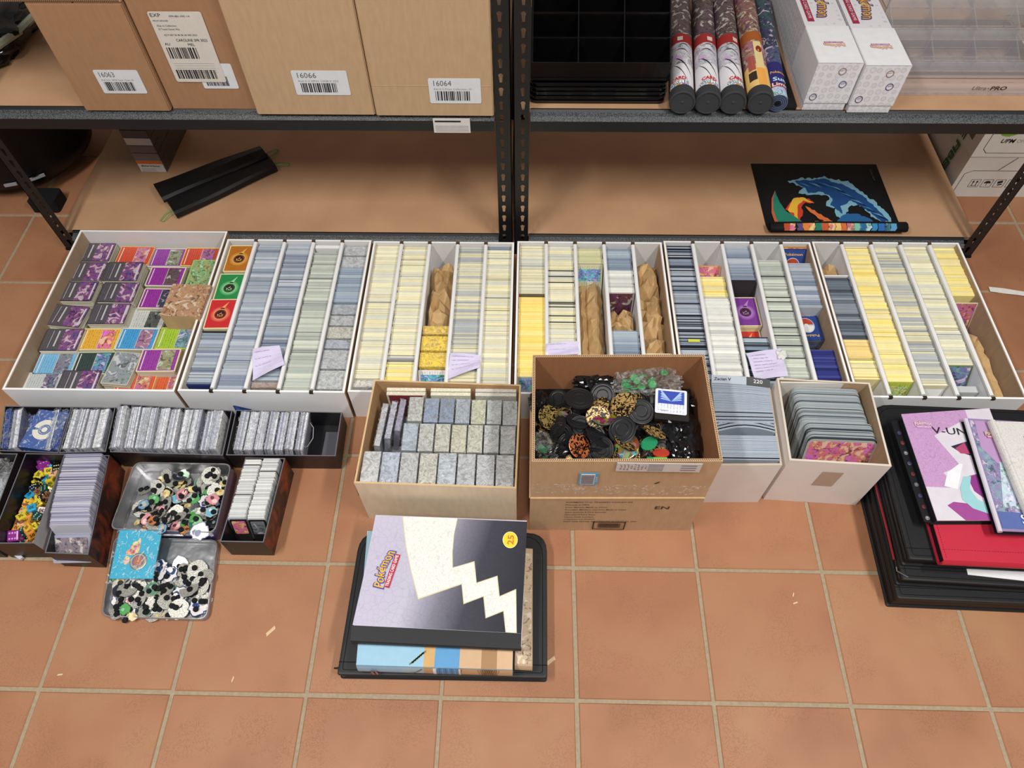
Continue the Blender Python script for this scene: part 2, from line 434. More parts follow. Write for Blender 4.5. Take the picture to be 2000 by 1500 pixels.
# ---------------------------------------------------------------- shelving units
YF, YB = 1.095, 1.60
def keyhole(cx, cz):
    out = [(cx+.0052*math.cos(t), cz+.005+.0052*math.sin(t)) for t in [math.radians(a) for a in range(-40, 221, 26)]]
    out += [(cx-.0026, cz-.011), (cx+.0026, cz-.011)]
    return out
def flange(mb, u0, u1, cu, fx, th, zmax=1.02):
    """perforated strip: fx maps (u, z, depth) to a point"""
    z = .0; pitch = .0322; z0s = .012
    cells = []
    zz = z0s
    while zz+pitch < zmax: cells.append(zz); zz += pitch
    def face(poly, holes, d, flip):
        pl = [[Vector((a, b_, 0)) for a, b_ in poly]]+[[Vector((a, b_, 0)) for a, b_ in h] for h in holes]
        pts = [p for l_ in pl for p in l_]
        tris = tessellate_polygon(pl)
        fs = [tuple(t) if not flip else tuple(t)[::-1] for t in tris]
        mb.add([fx(p.x, p.y, d) for p in pts], fs, 'metalpaint', '17181a')
    for c in cells:
        poly = [(u0, c), (u1, c), (u1, c+pitch), (u0, c+pitch)]; h = keyhole(cu, c+pitch*.5)
        face(poly, [h], 0, False); face(poly, [h], th, True)
        n = len(h)
        mb.add([fx(a, b_, 0) for a, b_ in h]+[fx(a, b_, th) for a, b_ in h],
               [(i, (i+1) % n, n+(i+1) % n, n+i) for i in range(n)], 'metalpaint', '17181a')
    for a in (u0, u1):
        mb.quad(fx(a, 0, 0), fx(a, zmax, 0), fx(a, zmax, th), fx(a, 0, th), 'metalpaint', '17181a')
    mb.quad(fx(u0, 0, 0), fx(u1, 0, 0), fx(u1, z0s, 0), fx(u0, z0s, 0), 'metalpaint', '17181a')
def post(parent, x, y, sx, sy):
    """angle post, corner at x,y; flanges run towards sx (in x) and sy (in y)"""
    mb = MB(inv(parent)); w = .034
    flange(mb, x, x+sx*w, x+sx*.020, lambda u, z, d: (u, y+sy*d, z), .0016)
    flange(mb, y, y+sy*w, y+sy*.020, lambda u, z, d: (x+sx*d, u, z), .0016)
    mb.box(min(x, x+sx*w)-.002, max(x, x+sx*w)+.002, min(y, y+sy*w)-.002, max(y, y+sy*w)+.002, 0, .006, 'rubber', '101010')
    mb.build('post', parent)
def unit(x0, x1, label):
    t = thing('shelving_unit', label, 'shelf', ((x0+x1)/2, YF, 0))
    I = inv(t)
    post(t, x0, YF, 1, 1); post(t, x1, YF, -1, 1); post(t, x0, YB, 1, -1); post(t, x1, YB, -1, -1)
    for zt in (.0535, .426):
        mb = MB(I); mb.box(x0+.006, x1-.006, YF+.020, YB-.016, zt-.010, zt, 'mdf', 'ffffff'); mb.build('shelf_board', t)
        for (ya, yb, yc) in ((YF-.006, YF+.012, YF+.034), (YB+.006, YB-.012, YB-.034)):
            mb = MB(I)
            # rolled lip profile, extruded along x
            pr = [(ya, zt-.040), (ya, zt-.014), (lerp((ya,), (yb,), .5)[0], zt-.008), (yb, zt-.004), (yb+(.004 if yc > yb else -.004), zt+.0006), (yb+(.008 if yc > yb else -.008), zt+.0004), (yb+(.008 if yc > yb else -.008), zt-.013), (yc, zt-.013), (yc, zt-.015), (yb, zt-.0155), (ya+(.002 if yc > ya else -.002), zt-.017), (ya+(.002 if yc > ya else -.002), zt-.040)]
            n = len(pr); xa, xb = x0+.036, x1-.036
            vs = [(xa, p[0], p[1]) for p in pr]+[(xb, p[0], p[1]) for p in pr]
            fs = [(i, (i+1) % n, n+(i+1) % n, n+i) for i in range(n)]
            fs = [f[::-1] for f in fs] if yc < yb else fs
            mats = ['metalpaint', 'hammered_sheen', 'hammered_sheen', 'metalpaint']+['metalpaint']*(n-4)
            mb.add(vs, fs, mats, '17181a'); mb.build('beam', t)
        for xx in (x0+.004, x1-.008):
            mb = MB(I); mb.box(xx, xx+.004, YF+.036, YB-.036, zt-.042, zt-.010, 'metalpaint', '17181a'); mb.build('side_beam', t)
    return t
unit(-.838, .3525, 'black metal shelving unit on the left, cartons on its upper shelf')
unit(.3585, 1.546, 'black metal shelving unit on the right, tubes and white boxes on it')
# price ticket hanging on the left beam
t = thing('price_ticket', 'small white ticket stuck on the black shelf edge under carton 16064', 'ticket', (atY(880, 235, YF-.008)))
mb = MB(inv(t)); a = atY(846, 240, YF-.0085); b_ = atY(917, 225, YF-.0085)
mb.box(a.x, b_.x, YF-.0088, YF-.0075, .384, .420, 'gloss', 'd8d4d2')
for k in range(5): mb.box(a.x+.004, b_.x-.004, YF-.0091, YF-.0089, .387+.0035*k, .3878+.0035*k, 'paper', '8c8886')
mb.box(a.x+.004, b_.x-.02, YF-.0091, YF-.0089, .411, .415, 'paper', '2a2a2a')
mb.build('ticket', t)

# ---------------------------------------------------------------- cartons on the upper left shelf
def barcode(mb, x0, x1, z0, z1, y, n=26, col='2b2b2e'):
    x = x0; 
    while x < x1:
        w = (x1-x0)/n*random.choice((.35, .6, .9, 1.2)); mb.quad((x, y, z0), (min(x+w, x1), y, z0), (min(x+w, x1), y, z1), (x, y, z1), 'paper', col)
        x += w+(x1-x0)/n*random.choice((.4, .7, 1.0))
def sticker(parent, x0, x1, z0, z1, y, num, line=''):
    mb = MB(inv(parent))
    M = basis((0, y, 0), (1, 0, 0), (0, 0, 1))
    mb.prism(rrect(x0, x1, z0, z1, .0035), -.0002, .0005, 'satin', 'dcdee2', M=M)
    w, h = x1-x0, z1-z0; ys = y-.0009
    st = mb.build('label_sticker', parent); mb = MB(inv(parent))
    if num:
        text(mb, num, h*.30, '6c7076', basis((x0+w*.27, ys, z1-h*.20), (1, 0, 0), (0, 0, 1)), width=w*.34)
    if line: text(mb, line, h*.10, '9a9ca0', basis((x0+w*.46, ys, z1-h*.42), (1, 0, 0), (0, 0, 1)), width=w*.72)
    if mb.v: mb.build('lettering', st)
    mb = MB(inv(parent)); barcode(mb, x0+w*.12, x0+w*.78, z0+h*.12, z0+h*.50, ys)
    mb.build('barcode', st)['kind'] = 'stuff'
ZU = .4262
def carton(x0, x1, y0, z1, label, col='bd9673', depth=.30):
    t = thing('cardboard_carton', label, 'carton', ((x0+x1)/2, y0, ZU))
    mb = MB(inv(t)); c = .0022
    mb.box(x0, x1, y0+c, y0+depth, ZU, z1, 'kraft', col)
    mb.box(x0+c, x1-c, y0, y0+c, ZU, z1-c, 'kraft', col)
    mb.build('body', t)
    for xa, xb in ((x0, (x0+x1)/2-.001), ((x0+x1)/2+.001, x1)):
        mb = MB(inv(t)); mb.box(xa+.001, xb-.001, y0+.002, y0+depth-.002, z1, z1+.003, 'kraft', col); mb.build('flap', t)
    return t
c1 = carton(-.574, -.3868, 1.100, .660, 'brown cardboard carton with sticker 16063, leftmost on the shelf', 'a8805f')
mb = MB(inv(c1))                            # long flap folded open to the left
mb.box(-.80, -.385, 1.100, 1.23, .664, .668, 'kraft', 'c09470')
for k in range(110):
    x = -.80+k*.00375; mb.box(x, x+.0019, 1.0990, 1.1002, .6648, .6672, 'paper', '5c4433')
mb.build('flap', c1)
a = atY(185, 137, 1.1); b_ = atY(290, 184, 1.1)
sticker(c1, -.511, -.418, .469, .523, 1.0992, '16063', 'Ref 0-01 SPW Item Num 33')
c2 = carton(-.384, -.198, 1.108, .672, 'brown cardboard carton with a large courier label, second from left', 'a67d5d')
sticker(c2, -.296, -.222, .476, .533, 1.1072, '', '')
mb = MB(inv(c2)); y = 1.1060
x0, x1, z0, z1 = -.348, -.243, .492, .642
M = basis((0, y, 0), (1, 0, 0), (0, 0, 1))
mb.prism(rrect(x0, x1, z0, z1, .004), -.0003, .0004, 'satin', 'd6cfc6', M=M)
def tl(s, x, z, size, col='4a4644', width=None): text(mb, s, size, col, basis((x, y-.0009, z), (1, 0, 0), (0, 0, 1)), width=width)
tl('EXP', x0+.014, z1-.007, .010, width=.02); tl('099-881-095-14', x0+.060, z1-.009, .005, width=.04)
tl('FROM SENDER', x0+.020, z1-.018, .004, width=.03); tl("Ship to Collection", x0+.028, z1-.028, .005, width=.038); tl('35 Tweed Canoes Way', x0+.030, z1-.035, .005, width=.042)
tl('4217 007 00 80 86 60 000 2023', x0+.048, z1-.047, .005, width=.066)
tl('CAROLINE SPR 3023', x0+.066, z1-.058, .008, '2e2c2b', .062); tl('AU', x0+.014, z1-.066, .008, '2e2c2b'); tl('MEL', x0+.062, z1-.067, .008, '2e2c2b')
barcode(mb, x0+.008, x0+.068, z1-.097, z1-.073, y-.0009, 22)
for k in range(5): mb.box(x0+.010, x1-.012, y-.0009, y-.0007, z1-.108-.005*k, z1-.1075-.005*k, 'paper', 'b5afa9')
barcode(mb, x0+.008, x0+.092, z0+.008, z0+.028, y-.0009, 30)
mb.build('courier_label', c2)
c3 = carton(-.195, .0605, 1.090, .735, 'tall plain brown carton with sticker 16066, third from left', 'c0a07e')
sticker(c3, -.096, .018, .474, .530, 1.0892, '16066', 'Ref 0-3 SPW 1008-5 S33')
c4 = carton(.063, .316, 1.088, .735, 'tall plain brown carton with sticker 16064, rightmost beside the post', 'c0a07e')
sticker(c4, .183, .291, .457, .515, 1.0872, '16064', 'Ref 0-2 Prize Collection 33')
mb = MB(inv(c4)); mb.box(.066, .313, 1.0872, 1.0878, .497, .4978, 'kraft', 'ccb08c'); mb.build('tape_edge', c4)

# ---------------------------------------------------------------- right upper shelf: black display trays
for k in range(5):
    t = thing('display_tray', ['glossy black plastic tray at the bottom of the shelf stack', 'glossy black plastic tray, second from the bottom of the stack', 'glossy black plastic tray in the middle of the stack', 'glossy black plastic tray, second from the top under the display', 'glossy black plastic tray directly under the pocketed display'][k], 'tray', (.54, 1.28, ZU+.0105*k), group='black trays stacked on the right shelf')
    mb = MB(); dx = U(-.002, .002)
    mb.prism(rrect(-.143+dx, .143+dx, -.148, .15, .012, 4), 0, .0085, 'blackgloss', '0b0b0d')
    mb.prism(rrect(-.146+dx, .146+dx, -.151, .153, .012, 4), .0062, .0085, 'blackgloss', '131316')
    mb.build('tray', t)
t = thing('tiered_display', 'glossy black tiered card display with triangular pockets, beside the post', 'display', (.54, 1.135, ZU+.053))
mb = MB(); z0 = 0
mb.prism([(-.145, 0), (.145, 0), (.145, .30), (-.145, .30)], 0, .006, 'blackgloss', '0d0d10')
mb.build('base', t)
for k in range(6):
    y = .002+.045*k; zt = .040+.028*k
    mb = MB(); mb.box(-.145, .145, y, y+.0025, 0, zt, 'blackgloss', '0c0c0e'); mb.box(-.145, .145, y+.0025, y+.0455, zt-.034, zt-.032, 'blackgloss', '0a0a0c'); mb.build('tier', t)
    for x in (-.143, -.048, .047, .142):
        mb = MB(); w = .0012
        mb.add([(x-w, y+.002, zt), (x-w, y+.044, zt+.028), (x-w, y+.044, zt-.03), (x-w, y+.002, zt-.03), (x+w, y+.002, zt), (x+w, y+.044, zt+.028), (x+w, y+.044, zt-.03), (x+w, y+.002, zt-.03)],
               [(0, 1, 2, 3), (7, 6, 5, 4), (0, 4, 5, 1), (1, 5, 6, 2), (2, 6, 7, 3), (3, 7, 4, 0)], 'blackgloss', '101013')
        mb.build('divider', t)

# ---------------------------------------------------------------- playmat tubes
TC = [((1334, 190), (1327, 0), 'leftmost, next to the black trays', 'e4e0e2', 0), ((1384, 193), (1371, 0), 'second from the black trays', 'e4e0e2', 1),
      ((1434, 190), (1411, 0), 'third from the black trays', 'e4e0e2', 2), ((1487, 195), (1452, 0), 'with a yellow and orange print, fourth from the trays', 'e9c06a', 3)]
def cylwarp(r, ang0):
    def f(p): a = ang0+p.x/r; return Vector((r*math.sin(a), p.y, r*math.cos(a)))
    return f
for i, (pa, pb, lab, bc, kind) in enumerate(TC):
    a = atY(pa[0], pa[1], 1.10); a.z = .455; b_ = at(pb[0], pb[1], .455); d = Vector((b_.x-a.x, b_.y-a.y, 0)).normalized()
    t = thing('playmat_tube', ('tube with dark cap and white comic print, ' if kind < 3 else 'tube with dark cap, ')+lab, 'tube', (a.x, a.y, a.z), group='capped playmat tubes')
    M = basis((0, 0, 0), (d.y, -d.x, 0), (0, 0, 1)); r = .0245   # local z = -d
    Mx = basis((0, 0, 0), (d.y, -d.x, 0), (d.x, d.y, 0))        # x across, y along, z up
    ML = basis((0, 0, 0), (d.y, -d.x, 0), (0, 0, 1))
    mb = MB()
    segs = {0: [(.02, .10, 'paper', 'e6e4e8'), (.10, .18, 'art', 'c9c3cf'), (.18, .215, 'paper', '9c2a2a'), (.215, .42, 'art', '5a4240')]}
    segs[1] = segs[0]; segs[2] = segs[0]
    segs[3] = [(.02, .10, 'paper', 'ecc878'), (.10, .19, 'art', 'a86a50'), (.19, .225, 'paper', 'a85a26'), (.225, .42, 'art', '8a6040')]
    n = 28; vs = []; fs = []; mm = []; cc = []
    ring = []
    for (s0, s1, mt, cl) in segs[kind]:
        k0 = len(vs)
        for s_ in (s0, s1):
            for j in range(n):
                an = 2*math.pi*j/n; vs.append((r*math.cos(an), s_, r*math.sin(an)))
        for j in range(n): fs.append((k0+j, k0+n+j, k0+n+(j+1) % n, k0+(j+1) % n)); mm.append(mt); cc.append(cl)
    mb.add(vs, fs, mm, cc, Mx); mb.build('printed_sleeve', t, smooth=True)
    mb = MB(); w = cylwarp(r+.0004, 0)
    if kind < 3:
        off = (-.012, 0, .006)[kind]
        # black ink swooshes, grey shapes
        for (x0, y0, x1, y1, wd, cl) in ((-.02, .125, .022, .055, .003, '2a2630'), (-.022, .10, .012, .028, .0022, '3a3640'), (-.02, .15, .02, .135, .0016, '3a3640'), (-.014, .165, .02, .160, .0014, '2a2630'), (-.02, .118, .0, .112, .005, 'd9a8d8')):
            pts = []
            for q in range(9):
                s_ = q/8; xx = x0+(x1-x0)*s_; yy = y0+(y1-y0)*s_+.012*math.sin(s_*math.pi)
                pts.append((xx, yy+wd*math.sin(s_*math.pi))); 
            bot = [(x, y-2*wd*math.sin(q/8*math.pi)-.0002) for q, (x, y) in enumerate(pts)]
            for q in range(8):
                mb.add([w(Vector((*p, 0))) for p in (bot[q], bot[q+1], pts[q+1], pts[q])], [(0, 1, 2, 3)], 'paper', cl, Mx)
        def wt(dx, y, bend=.004): return lambda p: w(Vector((p.x+dx, p.y+y-bend*(p.x/.02)**2, 0)))
        text(mb, 'CARD', .014, 'c8323a', Mx, bold=.05, width=.034, warp=wt(off, .048)); 
        text(mb, 'GAME', .018, '3a4a60', Mx, bold=.08, width=.044, warp=wt(off, .034)); 
        w = cylwarp(r+.0008, 0)
        text(mb, 'GAME', .017, 'eef2f4', Mx, bold=.01, width=.042, warp=wt(off, .034))
        for q in range(3): 
            x = off-.012+.012*q
            mb.add([w(Vector(p)) for p in ((x-.004, .023, 0), (x+.004, .023, 0), (x+.004, .028, 0), (x-.004, .028, 0))], [(0, 1, 2, 3)], 'paper', ('9ac8d0', 'd6a040', 'a070b0')[q], Mx)
        mb.add([w(Vector((x, y, 0))) for x, y in ((off+.0, .188), (off+.012, .188), (off+.012, .203), (off, .203))], [(0, 1, 2, 3)], 'paper', 'd8c4b8', Mx)
    else:
        for (x0, x1, y0, y1, cl) in ((-.006, .012, .02, .085, 'f0a850'), (-.006, .012, .085, .185, 'e6d094'), (-.026, -.008, .045, .075, '3a2a22'), (-.024, -.008, .08, .13, 'b05a50')):
            mb.add([w(Vector((x, y, 0))) for x, y in ((x0, y0), ((x0+x1)/2, y0), (x1, y0), (x1, y1), ((x0+x1)/2, y1), (x0, y1))], [(0, 1, 4, 5), (1, 2, 3, 4)], 'paper', cl, Mx)
        w = cylwarp(r+.0008, 0)
        mb.add([w(Vector((.005+.007*math.cos(q), .155+.012*math.sin(q), 0))) for q in [k*math.pi/6 for k in range(12)]], [tuple(range(12))], 'paper', '8c2c22', Mx)
    mb.build('print', t)
    mb = MB()
    mb.lathe([(.0262, -.022), (.0270, -.018), (.0275, .004), (.0262, .0055), (.024, .006), (.0235, .004), (.004, .0035), (.0015, .005)], 32, 'rubber', '3a3b3e', ML)
    mb.build('end_cap', t, smooth=False)
a = atY(1524, 188, 1.105); a.z = .448; b_ = at(1486, 0, .448); d = Vector((b_.x-a.x, b_.y-a.y, 0)).normalized()
t = thing('rolled_playmat', 'rolled playmat with a blue print and open end, right of the tubes', 'playmat', tuple(a))
Mx = basis((0, 0, 0), (d.y, -d.x, 0), (d.x, d.y, 0)); n = 28
mb = MB(); r = .0205
for (s0, s1, mt, cl) in ((0, .03, 'art', 'a8a8e0'), (.03, .12, 'paper', '2c2a6e'), (.12, .18, 'art', '3c3470'), (.18, .41, 'art', '1e2258')):
    vs = [(rr*math.cos(2*math.pi*j/n), s_, rr*math.sin(2*math.pi*j/n)) for s_ in (s0, s1) for rr in (r,) for j in range(n)]
    mb.add(vs, [(j, n+j, n+(j+1) % n, (j+1) % n) for j in range(n)], mt, cl, Mx)
mb.build('mat', t, smooth=True)
mb = MB(); sp = []
for k in range(70):
    an = k*.33; rr = .0064+.0140*k/69; sp.append((rr, an))
for k in range(69):
    (r0, a0), (r1, a1) = sp[k], sp[k+1]; wd = .0018
    mb.add([(r0*math.cos(a0), -.0004, r0*math.sin(a0)), ((r0+wd)*math.cos(a0), -.0004, (r0+wd)*math.sin(a0)), ((r1+wd)*math.cos(a1), -.0004, (r1+wd)*math.sin(a1)), (r1*math.cos(a1), -.0004, r1*math.sin(a1))], [(0, 1, 2, 3)], 'rubber', '5c6a86', Mx)
mb.add([(r*.98*math.cos(2*math.pi*j/n), -.0001, r*.98*math.sin(2*math.pi*j/n)) for j in range(n)], [tuple(range(n))], 'rubber', '2c3248', Mx)
mb.add([(.006*math.cos(2*math.pi*j/12), -.0008, .006*math.sin(2*math.pi*j/12)) for j in range(12)], [tuple(range(12))], 'rubber', '0c0c10', Mx)
mb.build('rolled_end', t)
mb = MB(); w = cylwarp(r+.0005, 0); w2 = cylwarp(r+.0009, 0)
def wt2(w_, dx, y): return lambda p: w_(Vector((p.x+dx, p.y+y, 0)))
for s_, y, sz, c1_, c2_, wd in (('Pokémon', .080, .012, '2a3a90', 'f0b040', .036), ('Sun', .055, .018, '2a5aa0', 'd8ecf4', .030), ('Limit', .037, .016, 'c04830', 'f4e8e0', .036)):
    text(mb, s_, sz, c1_, Mx, bold=.08, width=wd*1.05, warp=wt2(w, .004, y)); text(mb, s_, sz, c2_, Mx, bold=.01, width=wd, warp=wt2(w2, .004, y))
mb.build('print', t)
# black flat case leaning behind the roll
t = thing('flat_case', 'flat black sleeve lying between the rolled playmat and white boxes', 'case', (.93, 1.30, ZU))
mb = MB(); mb.prism(rrect(-.036, .036, -.188, .16, .008), 0, .006, 'leather', '131214'); mb.build('sleeve', t)

# ---------------------------------------------------------------- two white long boxes
for i, (x0, x1) in enumerate(((.9745, 1.066), (1.0685, 1.160))):
    y0 = 1.112 if i == 0 else 1.104; z1 = .536
    t = thing('long_storage_box', ('white printed long storage box beside the black sleeve', 'white printed long storage box touching the clear display')[i], 'box', ((x0+x1)/2, y0, ZU), group='white long boxes on the shelf')
    I = inv(t); w = x1-x0
    mb = MB(I); mb.box(x0+.002, x1-.002, y0+.002, y0+.40, ZU, z1-.002, 'palehex', 'f2f1f3'); mb.build('body', t)
    mb = MB(I)
    mb.box(x0, x1, y0, y0+.13, ZU+.018, z1, ['paper', 'paper', 'palehex', 'paper', 'paper', 'paper'], ['e8e7ea', 'ecebee', 'f4f3f5', 'e4e3e6', 'e4e3e6', 'e0dfe2'])
    mb.box(x0+.001, x1-.001, y0+.0, y0+.133, z1-.0005, z1+.0012, 'satin', 'e9e9ec'); mb.build('lid', t)
    mb = MB(I)
    logo(mb, basis(((x0+x1)/2, y0+.062, z1+.0015), (-1, 0, 0), (0, -1, 0)), .0135, 'c08a9a', 'f0c890', True, 'b05a8a')
    mx_ = basis((x0+w*.60, y0+.215, z1-.0012), (0, -1, 0), (1, 0, 0))
    mx_ = basis((x0+w*.56, y0+.225, z1-.0012), (0, -1, 0), (1, 0, 0))
    logo(mb, mx_ @ Matrix.Rotation(math.pi, 4, 'Z') @ Matrix.Rotation(math.pi, 4, 'Z'), .034, '4a3c78', 'e0a43c', False)
    mb.box(x0+w*.20-.007, x0+w*.20+.007, y0+.155, y0+.30, z1-.0018, z1-.001, 'paper', '9c2c48')
    text(mb, 'TRADING CARD GAME', .010, 'ecd8dc', basis((x0+w*.20, y0+.225, z1-.0006), (0, -1, 0), (1, 0, 0)), width=.12)
    for (fx, fz, cl) in ((.60, .80, '9c7068'), (.72, .48, '40407c'), (.16, .16, '4a4068')):
        cx, cz = x0+w*fx, ZU+.018+(z1-ZU-.018)*fz
        Mc = basis((cx, y0-.0006, cz), (1, 0, 0), (0, 0, 1))
        n = 16; vs = [(rr*math.cos(2*math.pi*k/n), rr*1.05*math.sin(2*math.pi*k/n), 0) for rr in (.0078, .0062) for k in range(n)]
        mb.add(vs, [(k, (k+1) % n, n+(k+1) % n, n+k) for k in range(n)], 'paper', cl, Mc)
        mb.quad((-.004, .0006, 0), (.004, .0028, 0), (.004, .0036, 0), (-.004, .0015, 0), 'paper', cl, Mc)
    mb.build('print', t)

# ---------------------------------------------------------------- clear acrylic display
t = thing('acrylic_display', 'clear acrylic tiered display with maker lettering on its front lip', 'display', (1.37, 1.175, ZU))
def pane(name, x0, x1, y0, y1, z0, z1):
    mb = MB(inv(t)); e = 'acrylicedge'; a_ = 'acrylic'
    mats = [e, e, a_, e, a_, e] if (y1-y0) < (z1-z0) else [a_, a_, e, e, e, e]
    mb.box(x0, x1, y0, y1, z0, z1, mats, 'b8a49c'); mb.build(name, t)
XA, XB = 1.178, 1.545
pane('base', XA, XB, 1.172, 1.46, ZU+.0003, ZU+.0033)
pane('front_lip', XA, XB, 1.168, 1.1715, ZU+.0003, ZU+.030)
for k in range(4):
    y = 1.225+.058*k; z = ZU+.045+.038*k
    pane('tier_front', XA, XB, y, y+.003, ZU+.004, z)
    pane('tier_floor', XA, XB, y+.0035, y+.0575, z-.028, z-.025)
    for x in (XA+.002, XA+.092, XA+.184, XA+.276, XB-.005):
        mb = MB(inv(t)); mb.add([(x, y+.004, z-.024), (x, y+.057, z-.024), (x, y+.057, z+.022), (x, y+.004, z), (x+.003, y+.004, z-.024), (x+.003, y+.057, z-.024), (x+.003, y+.057, z+.022), (x+.003, y+.004, z)],
             [(3, 2, 1, 0), (4, 5, 6, 7), (0, 1, 5, 4), (1, 2, 6, 5), (2, 3, 7, 6), (3, 0, 4, 7)], 'acrylic'); mb.build('divider', t)
mb = MB(inv(t)); a = atY(1929, 177, 1.167)
M = basis((1.385, 1.1672, ZU+.017), (1, 0, 0), (0, 0, 1))
text(mb, 'Ultra', .013, '5a3a30', M @ Tr(-.022, 0, 0), width=.030, warp=lambda p: Vector((p.x+p.y*.3, p.y, 0)))
mb.add([(.0015*math.cos(k), .0015*math.sin(k), 0) for k in range(6)], [tuple(range(6))], 'paper', '5a3a30', M @ Tr(-.003, 0, 0))
text(mb, 'PRO', .0125, '4a2a22', M @ Tr(.019, 0, 0), bold=.03, width=.034, warp=lambda p: Vector((p.x+p.y*.2, p.y, 0)))
mb.build('lettering', t)

# ---------------------------------------------------------------- lower shelf
ZL = .0537
A0 = at(276, 336, ZL); A1 = at(327, 336, ZL)
cols = [('white label with an orange band, bottom of the stack', 'd9d6d6'), ('plain grey end, second from the bottom', '85766f'), ('plain grey end, third from the bottom', '7d6e68'), ('pale label, fourth from the bottom', 'c8c2bd'), ('dark end, near the top', '5c504c'), ('dark end, topmost', '544a46')]
for k, (lb, cl) in enumerate(cols):
    h = .040 if k == 0 else .0245; z = ZL+(0 if k == 0 else .040+.0247*(k-1))
    t = thing('media_case', 'smoky plastic case with '+lb, 'case', ((A0.x+A1.x)/2, A0.y, z), rz=-.02+U(-.01, .01), group='plastic cases stacked on the lower shelf')
    w = (A1.x-A0.x)/2
    mb = MB(); mb.box(-w, w, .001, .19, .0004, h-.0004, 'gloss', '4b413e'); mb.box(-w-.002, -w, .004, .18, .002, h*.3, 'gloss', '2a2422'); mb.build('shell', t)
    mb = MB(); mb.box(-w+.001, w-.001, -.0004, .001, .001, h-.001, 'paper', cl)
    if k == 0:
        mb.box(-w+.001, w-.001, -.0010, -.0004, h*.72, h-.001, 'paper', 'd8722c')
        Mt = basis((0, -.0013, h*.55), (1, 0, 0), (0, 0, 1)); text(mb, 'Marker & Banner', .008, '3a3a3c', Mt, width=.052, bold=.01)
        for j in range(3): mb.box(-w+.006, .01, -.0008, -.0004, h*(.1+.1*j), h*(.1+.1*j)+.0008, 'paper', '9a9694')
    mb.build('spine_label', t)
# folded black vinyl with green cords
P4 = [at(310, 352, .07), at(342, 434, .07), at(536, 325, .075), at(515, 288, .075)]
cx = sum((p for p in P4), Vector())/4
t = thing('folded_vinyl', 'folded black vinyl sheet with green cord loops on the lower shelf', 'sheet', (cx.x, cx.y, ZL))
d = ((P4[2]+P4[3])/2-(P4[0]+P4[1])/2); d.z = 0; ln = d.length; d.normalize(); wd = ((P4[0]-P4[1]).length+(P4[2]-P4[3]).length)/4
M = basis((0, 0, 0), d, (-d.y, d.x, 0))
def fold(y0, y1, z0, z1, x0, x1, taper):
    pr = [(y0, z0+.004), (y0+.004, z0), (y1-.004, z0), (y1, z0+.004), (y1, z1-.006), (y1-.007, z1), ((y0+y1)/2, z1+.003), (y0+.008, z1), (y0, z1-.005)]
    n = len(pr); mb = MB(); N_ = 8; vs = []
    for i in range(N_+1):
        s_ = i/N_; x = x0+(x1-x0)*s_; k = 1-taper*s_
        for (y, z) in pr: vs.append((x, y*k, z+.0015*math.sin(7*s_+y*60)))
    fs = [(i*n+j, (i+1)*n+j, (i+1)*n+(j+1) % n, i*n+(j+1) % n)[::-1] for i in range(N_) for j in range(n)]
    fs += [tuple(range(n)), tuple(range(N_*n, N_*n+n))[::-1]]
    mb.add(vs, fs, 'leather', '111113', M); return mb
fold(-wd, wd*.35, .002, .024, -ln/2, ln/2, .30).build('lower_fold', t)
fold(-wd*.15, wd, .018, .034, -ln/2-.008, ln/2-.005, .30).build('upper_fold', t)
for (s_, e) in ((-1, 1), (1, 1), (1, -1)):
    mb = MB(); bx = s_*ln/2; pts = [(bx-s_*.02, -wd*.4*e, .012), (bx+s_*.012, -wd*.5*e, .010), (bx+s_*.035, -wd*.62*e, .003), (bx+s_*.040, -wd*.5*e, .003), (bx+s_*.02, -wd*.3*e, .006), (bx-s_*.02, -wd*.2*e, .012)]
    if s_ < 0: pts = [(x, y-.012, z) for x, y, z in pts]
    mb.tube(pts, .0011, 5, 'satin', '4fb05e', M); mb.build('cord', t)
# playmat with curled front edge
t = thing('playmat', 'black playmat printed with blue waves and flames, curled at the front', 'playmat', (1.185, 1.25, ZL))
I = inv(t); mb = MB(I)
x0, x1, yb = 1.012, 1.358, 1.392
prof = [(yb, .0012), (1.30, .0012), (1.17, .0014), (1.148, .003), (1.130, .008), (1.118, .014), (1.1135, .021), (1.117, .027), (1.126, .030), (1.136, .027), (1.140, .020), (1.136, .013), (1.130, .010)]
nx = 9; vs = []
for y, z in prof:
    for i in range(nx):
        s_ = i/(nx-1); k = 1-.35*max(0, .35-s_)*(1 if y < 1.16 else 0)
        vs.append((x0+(x1-x0)*s_, y, ZL+.0006+z*k))
fs = [(j*nx+i, (j+1)*nx+i, (j+1)*nx+i+1, j*nx+i+1) for j in range(len(prof)-1) for i in range(nx-1)]
mb.add(vs, fs, 'rubber', '141416')
o = mb.build('mat', t, smooth=True); sm = o.modifiers.new('thickness', 'SOLIDIFY'); sm.thickness = .0022; sm.offset = -1
mb = MB(I); zz = [ZL+.0026]
def matpoly(px, col, mat='paper'):
    zz[0] += .00012; pts = []
    for u, v in px:
        p = at(1450+u*.17, 300+v*.17, zz[0])
        p.y = max(p.y, 1.150)
        pts.append((p.x, p.y, zz[0]))
    tr_ = tessellate_polygon([[Vector(p) for p in pts]]); mb.add(pts, [tuple(x) for x in tr_], mat, col)
def blobby(px, amp, seed):                   # ragged outline through the given points
    random.seed(seed); out = []
    for i in range(len(px)):
        a, b2 = Vector(px[i]), Vector(px[(i+1) % len(px)]); k = max(1, int((b2-a).length/26)); nrm = Vector((-(b2-a).y, (b2-a).x)).normalized()
        for j in range(k):
            out.append(tuple(a.lerp(b2, j/k)+nrm*U(-amp, amp)))
    return out
